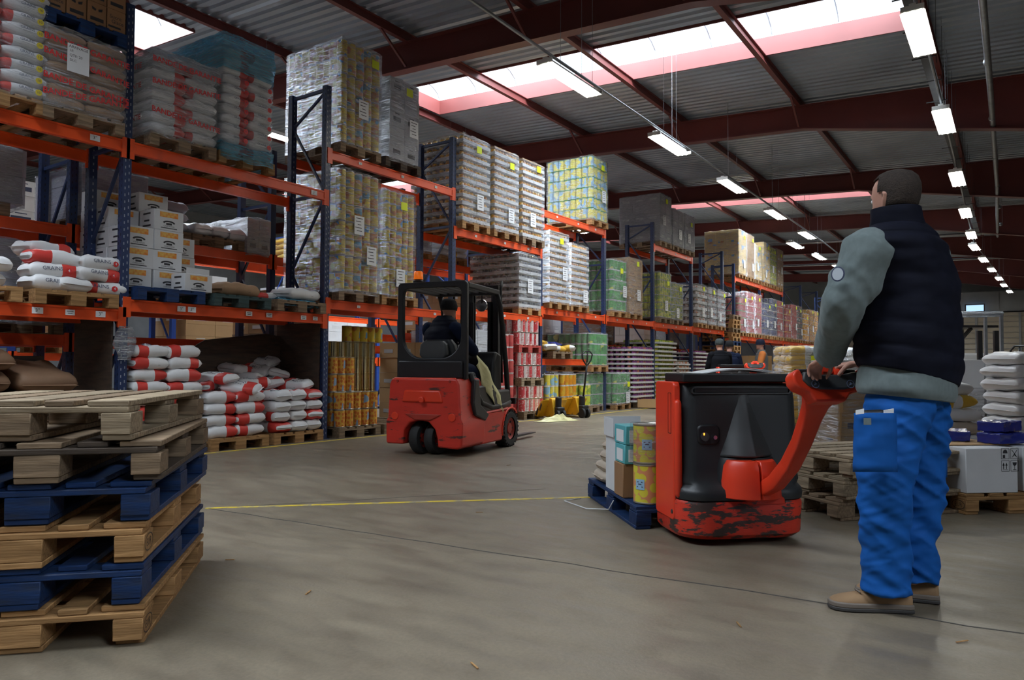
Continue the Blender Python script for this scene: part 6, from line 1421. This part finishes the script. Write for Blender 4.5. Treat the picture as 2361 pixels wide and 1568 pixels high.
man = person('man in navy padded vest, grey fleece and blue trousers holding the truck tiller', dict(
    base=base, face=mF, hface=dirv(26), hup=Vector((0, 0, 1)), head=PD(2063, 462, 3.12), neck=PD(2072, 522, 3.14), chest=PD(2092, 660, 3.16), hip=PD(2092, 885, 3.16), hem=PD(2094, 868, 3.16), waist=PD(2093, 800, 3.16),
    shL=PD(2000, 588, 3.04), elL=PD(1944, 705, 3.06), wrL=PD(1908, 822, 3.38), hdL=PD(1872, 850, 3.50) - PD(1902, 826, 3.40), hnL=-ZU,
    shR=PD(2128, 600, 3.30), elR=PD(2085, 745, 3.44), wrR=PD(1985, 836, 3.50), hdR=PD(1940, 845, 3.56) - PD(1985, 836, 3.50), hnR=-ZU,
    knL=PD(2040, 1130, 3.06), knR=PD(2118, 1130, 3.24), anL=an_L, anR=an_R, soleL=sL - Vector((0, 0, 0)) + toeL * .0 + Vector((0, 0, .002)), soleR=sR + Vector((0, 0, .002)), toeL=toeL, toeR=toeR,
    skinvox=.0055, vox=.011, hair='hair', top='vest', topname='padded_vest', quilt=.034, htilt=.22, fold=.045, sleeve='fleece', trousers='trousers', shoe='shoe', curl=.75,
    tw=[(.25, .18), (.262, .19), (.25, .18), (.245, .165), (.21, .135), (.09, .09)], sr=[.09, .108, .100, .086, .078, .068], lr=[.12, .132, .118, .104, .096, .102], lw=.07, tvox=.008, folds=1))
offm = Matrix.Translation(-base)
mb = MB(); mb.rings(torso_rings([PD(2088, 918, 3.16), PD(2089, 902, 3.16), PD(2091, 870, 3.16), PD(2092, 830, 3.16)], [(.225, .17), (.24, .18), (.235, .178), (.2, .15)], -mL, mF, 12, 32, .03)); tilt(mb, PD(2091, 915, 3.16), .10); mb.xf(offm).build('fleece_hem', 'fleece', man, smooth=True)
mb = MB(); mb.rings(torso_rings([PD(2070, 530, 3.13), PD(2067, 500, 3.12), PD(2065, 482, 3.12)], [(.10, .10), (.088, .09), (.084, .088)], -mL, mF, 10, 28, .02), 0, False); mb.xf(offm).build('stand_up_collar', 'vest', man, smooth=True, solid=.014)
mb = MB(); rs = []
for i in range(9):
    row = []
    for j in range(9):
        px = 1972 + 92 * j / 8; py = 952 + 136 * i / 8; dx = (px - 2030) / 552; row.append(offm @ PD(px - 3 * (i / 8) * (1 - j / 4), py, 3.045 - sqrt(max(.002, .130 ** 2 - dx * dx)) - .014 + .01 * (abs(dx) / .1) ** 2))
    rs.append(row)
mb.rings(rs, 0, False, False); pk = mb.build('cargo_pocket', 'trousers', man, smooth=True, solid=.012, disp=[(.012, .05)])
MB().box((0, 0, 0), (.028, .004, .026)).xf(offm @ Matrix.Translation(PD(2000, 972, 2.885)) @ Matrix.Rotation(YAW, 4, 'Z')).build('fabric_tag', 'fleece', pk)
MB().caps([offm @ PD(1996, 955, 2.94), offm @ PD(2030, 953, 2.93)], .020, 10, 0, .8).build('glove_cuff', 'black', pk, smooth=True)
for a, c in ((1973, 1992), (2038, 2060)): MB().add([offm @ PD(x_, y_, 2.90 + .012 * (x_ > 2050) + .02 * (x_ < 1980)) for x_, y_ in ((a, 956), (c, 954), (c, 942), (a, 946))], [(0, 1, 2, 3)]).build('pocket_lining', 'paper', pk, solid=.004)
mb = MB()
for k in range(22):
    py = 1105 + k * 12; mb.bar(offm @ PD(2022 + (py - 1105) * .03, py, 2.955 - .0 * k), offm @ PD(2022 + (py - 1099) * .03, py + 7, 2.955), .003, .003)
mb.build('side_seam_stitching', 'inkblue', man) if 0 else None
mb = MB(); rs = []
for i in range(5): rs.append([offm @ PD(2160 + 18 * j / 3, 1000 + 100 * i / 4, 3.16 + .02 * j) for j in range(4)])
mb.rings(rs, 0, False, False).build('cargo_pocket', 'trousers', man, smooth=True, solid=.022)
ba = PD(1932, 632, 2.962); n = 20; mb = MB(); Q4 = offm @ Matrix.Translation(ba) @ Matrix.Rotation(YAW - .9, 4, 'Z')
mb.add([Q4 @ Vector((.028 * cos(2 * pi * k / n), 0, .030 * sin(2 * pi * k / n))) for k in range(n)] + [Q4 @ Vector((.023 * cos(2 * pi * k / n), -.001, .025 * sin(2 * pi * k / n))) for k in range(n)], [(k, (k + 1) % n, n + (k + 1) % n, n + k) for k in range(n)], 0); mb.add([Q4 @ Vector((.023 * cos(2 * pi * k / n), -.001, .025 * sin(2 * pi * k / n))) for k in range(n)], [tuple(range(n))], 1)
mb.build('round_sleeve_badge', ['inkblue', 'emblem2'], man, solid=.003)
# ---- forklift driver
FM = Matrix.Translation(FO) @ Matrix.Rotation(FR_, 4, 'Z')
def fl(x, y, z): return FM @ Vector((x - .12 - .06 * (z > 1.3), y, z))
f3 = FM.to_3x3(); dF = f3 @ Vector((.25, 1, 0))
person('forklift driver in dark jacket and black knitted hat, seen from behind', dict(
    base=fl(0, .62, .94), face=dF, hface=f3 @ Vector((.35, 1, 0)), head=fl(.13, .72, 1.70), neck=fl(.10, .66, 1.60), chest=fl(.07, .62, 1.36), hip=fl(.03, .66, 1.02), hem=fl(.03, .66, .97),
    shL=fl(-.13, .68, 1.46), elL=fl(-.2, .85, 1.22), wrL=fl(-.10, .97, 1.24), hdL=f3 @ Vector((.2, 1, 0)), hnL=-ZU, shR=fl(.28, .60, 1.46), elR=fl(.36, .80, 1.20), wrR=fl(.16, .98, 1.24), hdR=f3 @ Vector((-.3, 1, 0)), hnR=-ZU,
    knL=fl(-.14, 1.08, .94), knR=fl(.2, 1.08, .94), anL=fl(-.12, 1.14, .60), anR=fl(.16, 1.14, .60), hat='beanie', hair='hair', top='vest', topname='padded_vest', quilt=.03, sleeve='driverjacket', trousers='driverjacket', vox=.014, tvox=.014,
    lr=[.11, .11, .1, .085, .08, .07], tw=[(.20, .15), (.21, .16), (.225, .16), (.21, .13), (.17, .11), (.085, .085)]))
# ---- two distant workers
def standing(label, x, y, phi, h, top, sleeve, hat, trs='coat', lean=0, armf=.3):
    f = dirv(phi); s = f.cross(ZU); b = Vector((x, y, 0)); k = h / 1.78
    g = lambda r, fw, z: b + s * r * k + f * (fw + lean * z) * k + ZU * z * k
    return person(label, dict(base=b, face=f, hface=f, head=g(0, .03, 1.66), neck=g(0, 0, 1.50), chest=g(0, 0, 1.28), hip=g(0, 0, .95), hem=g(0, 0, .80), shL=g(-.20, 0, 1.40), shR=g(.20, 0, 1.40), elL=g(-.26, .08, 1.12), elR=g(.26, .08, 1.12),
        wrL=g(-.20, armf, 1.0), wrR=g(.20, armf, 1.0), hdL=f, hdR=f, hnL=-ZU, hnR=-ZU, knL=g(-.1, .02, .5), knR=g(.1, .02, .5), anL=g(-.1, 0, .09), anR=g(.1, 0, .09), soleL=g(-.1, 0, 0) + ZU * .002, soleR=g(.1, 0, 0) + ZU * .002, toeL=f, toeR=f,
        hat=hat, hair='hair', top=top, sleeve=sleeve, trousers=trs, shoe='sole', vox=.016, tvox=.016, tw=[(.215, .16), (.215, .155), (.22, .155), (.2, .13), (.17, .11), (.085, .085)]))
b1 = PD(1660, 860, 16.2); standing('distant worker in black coat and grey green hat, back to the camera', b1.x, b1.y, 5, 1.62, 'coat', 'coat', 'greybeanie')
b1 = PD(1682, 860, 16.8); standing('distant worker in dark jacket half hidden behind the black coated one', b1.x, b1.y, -20, 1.60, 'driverjacket', 'driverjacket', 'beanie')
b1 = PD(1756, 860, 18.3); standing('distant worker with orange sleeves, grey vest and navy hat, in profile', b1.x, b1.y, 78, 1.70, 'greycloth', 'orangecloth', 'navybeanie')

# ================================================================ RIGHT HAND GOODS
def EURpal(loc, rz, label):
    t = pallet_parts('wood', label, None, .6, 31); t.location = loc; t.rotation_euler.z = rz
    mb = MB(); fn = lambda u, v: (-.4012, -.5275 - u, .061 + v); put_text(mb, 'EUR', .04, fn); n = 20
    vs = []
    for i in range(n): a = 2 * pi * i / n; vs += [fn(.062 * cos(a), .032 * sin(a)), fn(.057 * cos(a), .028 * sin(a))]
    mb.add(vs, [(2 * i, (2 * i + 2) % (2 * n), (2 * i + 3) % (2 * n), 2 * i + 1) for i in range(n)]); mb.build('oval_brand_mark', 'branded', t); return t
EURpal((-.407, 6.711, 0), radians(42), 'pine pallet with oval EUR stamp on the right, under white cartons')
RP = Matrix.Translation((-.407, 6.711, .145)) @ Matrix.Rotation(radians(42), 4, 'Z')
def marks_handle(t, x, y, z):
    f = -y / 2 - .0012; s_ = .05
    def quad(mb, u0, v0, u1, v1): mb.add([(u0, f, v0), (u1, f, v0), (u1, f, v1), (u0, f, v1)], [(0, 1, 2, 3)])
    k = 0
    for r_ in range(2):
        for c in range(2):
            u, v = x * .18 + c * .072, z * .48 + r_ * .085; mb = MB()
            for a in ((u, v, u + .062, v + .003), (u, v + .072, u + .062, v + .075), (u, v, u + .003, v + .075), (u + .059, v, u + .062, v + .075)): quad(mb, *a)
            if r_ == 1 and c == 0: mb.add([(u + .012, f, v + .04), (u + .05, f, v + .04), (u + .045, f, v + .06), (u + .031, f, v + .067), (u + .017, f, v + .06)], [(0, 1, 2, 3, 4)]); quad(mb, u + .012, v + .008, u + .03, v + .03)
            if r_ == 1 and c == 1: mb.bar((u + .012, f, v + .012), (u + .05, f, v + .062), .004, .002); mb.bar((u + .012, f, v + .062), (u + .05, f, v + .012), .004, .002); mb.tube([(u + .02, f, v + .02), (u + .03, f, v + .03), (u + .04, f, v + .02)], .003, 4)
            if r_ == 0 and c == 0:
                for q in (0, .022): quad(mb, u + .014 + q, v + .016, u + .020 + q, v + .04); mb.add([(u + .008 + q, f, v + .04), (u + .026 + q, f, v + .04), (u + .017 + q, f, v + .062)], [(0, 1, 2)])
                quad(mb, u + .01, v + .01, u + .05, v + .013)
            if r_ == 0 and c == 1: mb.add([(u + .014, f, v + .062), (u + .048, f, v + .062), (u + .044, f, v + .044), (u + .031, f, v + .036), (u + .018, f, v + .044)], [(0, 1, 2, 3, 4)]); quad(mb, u + .029, v + .014, u + .033, v + .038); quad(mb, u + .018, v + .01, u + .044, v + .014)
            mb.build('handling_symbol', 'paperink', t)
def onR(x, y, z=0): return tuple(RP @ Vector((x, y, z)))
carton('white_carton', (.40, .44, .31), 'cardwhite', 'white carton with handling symbols on the EUR stamped pallet', onR(-.185, -.365), radians(42), marks=marks_handle, tape=False)
carton('white_carton', (.30, .40, .31), 'cardwhite', 'white carton at the right edge beside the one with symbols', onR(.24, -.345), radians(42), tape=False)
carton('white_carton', (.40, .44, .31), 'cardwhite', 'white carton behind the one with handling symbols', onR(-.185, .1), radians(42), tape=False)
o = tag(MB().box((0, 0, .003), (.5, .6, .006)).build('cardboard_sheet', 'cardtan'), 'flat piece of cardboard lying on the white cartons', 'cardboard'); o.matrix_world = RP @ Matrix.Translation((-.15, -.12, .314))
for i, (x, y, z, r_) in enumerate(((.10, -.36, .324, .25), (-.08, -.10, .324, 1.0), (.30, -.12, .324, .7), (.16, -.26, .402, .5))):
    o = MB().box((0, 0, .036), (.30, .18, .072)).build('foil_pack', 'bagblue', bev=.016, bseg=3, disp=[(.018, .05)]); 
    tag(o, 'glossy dark blue foil pack on the white cartons, %s' % ['nearest the symbols', 'at the back left', 'at the right edge', 'topmost'][i], 'pack', 'foil packs on the white cartons'); o.location = onR(x, y, z); o.rotation_euler.z = .7 + r_
    sb_ = o.modifiers.new('subdivision', 'SUBSURF'); sb_.subdivision_type = 'SIMPLE'; sb_.levels = sb_.render_levels = 4; o.modifiers.move(2, 0)
# pallet stack behind the man's legs
cpt = PD(1931, 1203, 4.84); cpt.z = 0; rzs = radians(-38)
for i in range(3):
    t = pallet_parts('wood3' if i else 'wood2', ['lowest dark pallet of the three between the truck and the man', 'middle dark pallet of the three between the truck and the man', 'grey pallet on top of the three between the truck and the man'][i], 'three pallets behind the man', 1, 40 + i)
    c = cpt + Matrix.Rotation(rzs, 3, 'Z') @ Vector((-.4, .6, 0)); t.location = (c.x + .02 * i, c.y, .1442 * i); t.rotation_euler.z = rzs + .03 * i
# white plastic bag stack at the right edge
bp = PD(2392, 900, 7.6); pallet1('wood2', 'pallet under the stack of white plastic bags at the right edge', (bp.x, bp.y, 0), .6)
for k in range(8):
    for j in range(2):
        o = bag('white plastic bag with red lettering in the right edge stack, %s layer, %s' % (NTH[k], ['left', 'right'][j]), (bp.x + (-.2 + .4 * j) * cos(.6) + R.uniform(-.015, .015), bp.y + (-.2 + .4 * j) * sin(.6) - .2, .146 + k * .128), .6 + R.uniform(-.04, .04), (.42, .6, .135), 'plastic', 'white plastic bags at the right edge', name='plastic_bag', var=(k + j) % 4)
        if j == 0 and k in (6, 4, 2): mb = MB(); [mb.box((-.06 + .027 * q, -.302, .066 + zz), (.018, .002, .010)) for q in range(7) for zz in (0, .02)]; mb.build('red_lettering', 'redprint', o)
for k in range(3): bag('white plastic bag behind the right edge stack, %s' % NTH[k], (bp.x + .1 - .3 * k, bp.y + .75, .146 + .9 + k * .02), .4, (.42, .55, .14), 'plastic', name='plastic_bag', var=k) if 0 else None
# mixed yellow and clear sacks behind the man
yp = PD(2182, 930, 7.0); pallet1('wood2', 'pallet under the yellow ended sacks behind the man', (yp.x, yp.y, 0), .9)
for k in range(6):
    bag('%s sack in the pile behind the man, %s from the floor' % (['clear', 'white', 'clear', 'white', 'yellow banded', 'white', 'yellow labelled'][k], NTH[k]), (yp.x - .02 * k, yp.y - .1, .146 + k * .122), .9 + .1 * (k % 3), (.6, .46, .13), ['plastic', 'plastic', 'beige', 'plastic', 'yelp', 'w', 'yel'][k], None, name='plastic_sack', var=k % 3)
wc = PD(2245, 900, 8.6)
pallet1('wood2', 'pallet under the tall white cartons behind the man', (wc.x, wc.y, 0), .5)
for k in range(3):
    for j in range(2):
        carton('white_carton', (.4, .55, .32), 'cardwhite', 'large white carton in the tall stack behind the man, %s up, %s' % (NTH[k], ['left', 'right'][j]), (wc.x + (-.22 + .42 * j) * cos(.5), wc.y + (-.22 + .42 * j) * sin(.5), .146 + k * .322), .5, 'tall white cartons behind the man', marks=None)
t = thing('film_wrap', 'clear film round the tall white cartons', 'film', (wc.x, wc.y, .15), .5); film_shell(.62, .9, .6, 'film', 77, t, .01, 0)
bc = PD(1985, 950, 7.4)
load('box', (.22, 'cardtan', 'inkblue'), bc.y, 0, .66, 'tan cartons in clear film between the tiller and the man', film='film', X=bc.x, layers=3, yel=False, notes=0, w=.8, d=.9, rz=.7 - pi, mt='wood2')
for k in range(2): carton('white_carton', (.36, .36, .24), 'cardwhite', '%s white carton on the filmed tan cartons' % ['left', 'right'][k], (bc.x - .2 + .4 * k, bc.y - .14 + .27 * k, .146 + .70), .6)
for i, (px, d, l_) in enumerate(((1852, 11, 'nearer'), (1928, 12, 'farther'))):
    q = PD(px, 860, d); load('bag', (.13, 'bagyellow' if i == 0 else 'bagwhite', 'bagwhite'), q.y, 0, .95, '%s film wrapped sack load beyond the tiller head' % l_, film='film', X=q.x, layers=9, yel=i == 0, notes=0, rz=-.95, w=.64, d=.7, mt='wood2')
q = PD(2262, 850, 12.0)
load('bag', (.13, 'bagwhite', 'bagwhite'), q.y, 0, .9, 'low row of white sacks in the right background', film='filmheavy', X=q.x, layers=7, yel=False, notes=0, rz=-.5, w=1.2, d=1.2, mt='wood2')
q = PD(1822, 850, 14.6); load('box', (.25, 'cardbrown', 'cardtan'), q.y, 0, .8, 'low brown cartons before the worker with orange sleeves', film=None, X=q.x, layers=3, yel=False, notes=0, rz=-.5, mt='wood2')
q = PD(1722, 850, 21.5); load('box', (.3, 'cardtan', 'paper'), q.y, 0, 1.2, 'tan cartons with white label behind the distant workers', film=None, X=q.x, layers=4, yel=False, notes=1, rz=-.6, mt='wood2')
# wrapped metal frame and a parked truck in the right background
q = PD(2250, 850, 12.5); t = thing('roll_frame', 'film wrapped metal frame standing in the right background', 'metal frame', (q.x, q.y, 0), .5)
for x in (-.42, .42):
    for y in (0, .5): MB().box((x, y, .98), (.045, .045, 1.96)).build('post', 'steel', t)
for y in (0, .5): MB().box((0, y, 1.94), (.88, .045, .06)).build('top_rail', 'steel', t)
for y in (0, .5): MB().box((0, y, .12), (.88, .045, .06)).build('bottom_rail', 'steel', t)
MB().tube([(-.44, 0, 1.94), (0, .0, 1.93), (.44, 0, 1.94)], .05, 8).build('film_sleeve', 'filmheavy', t, smooth=True)
q = PD(2232, 850, 16.5); t = thing('parked_stacker', 'white and grey parked stacker truck far behind the man', 'stacker truck', (q.x, q.y, 0), .6)
MB().prism([(-.5, .1), (.5, .1), (.5, .9), (.2, 1.35), (-.4, 1.35), (-.5, .9)], -.4, .4, 'YZ').build('body', 'cardwhite', t, bev=.05)
for x in (-.25, .25): MB().box((x, .65, 1.2), (.08, .1, 2.2)).build('mast_channel', 'darksteel', t)
MB().bar((-.3, .3, 1.3), (-.1, -.3, 1.9), .06, .06).build('guard_strut', 'black', t); MB().box((0, .0, 1.93), (.8, .9, .05)).build('roof', 'darksteel', t)
for x in (-.3, .3): MB().cyl((x, -.2, .14), .14, .1, 18, 0, 'X').build('wheel', 'rubber', t)
q = PD(2300, 850, 14.5); t = thing('parked_stacker', 'dark parked stacker truck right of the filmed metal frame', 'stacker truck', (q.x, q.y, 0), .4)
MB().prism([(-.4, .08), (.4, .08), (.4, .8), (.1, .95), (-.4, .85)], -.35, .35, 'YZ').build('body', 'plastic', t, bev=.04)
for x in (-.15, .15): MB().box((x, .42, .9), (.08, .08, 1.75)).build('mast_channel', 'black', t)
for x in (-.25, .25): MB().cyl((x, -.2, .09), .09, .08, 18, 0, 'X').build('wheel', 'rubber', t)
q = PD(2345, 850, 9.7); t = jack('black hand pallet jack whose loop handle shows above the white bags', (q.x, q.y, 0), 2.4)
# far racks at the right edge
for i in range(3): frame(3.2, 30 + i * 2.8, 2.0, 'distant dark rack frame at the right edge of the hall, %s' % ordn[i], 'right edge racks', holes=False)
for i in range(2):
    for z in (1.5, 2.9): beam(30 + i * 2.8, 32.8 + i * 2.8, z, 2.0, 'distant rack beam at the right edge, %s bay, %s' % (ordn[i], 'low' if z < 2 else 'high'), 'right edge rack beams')
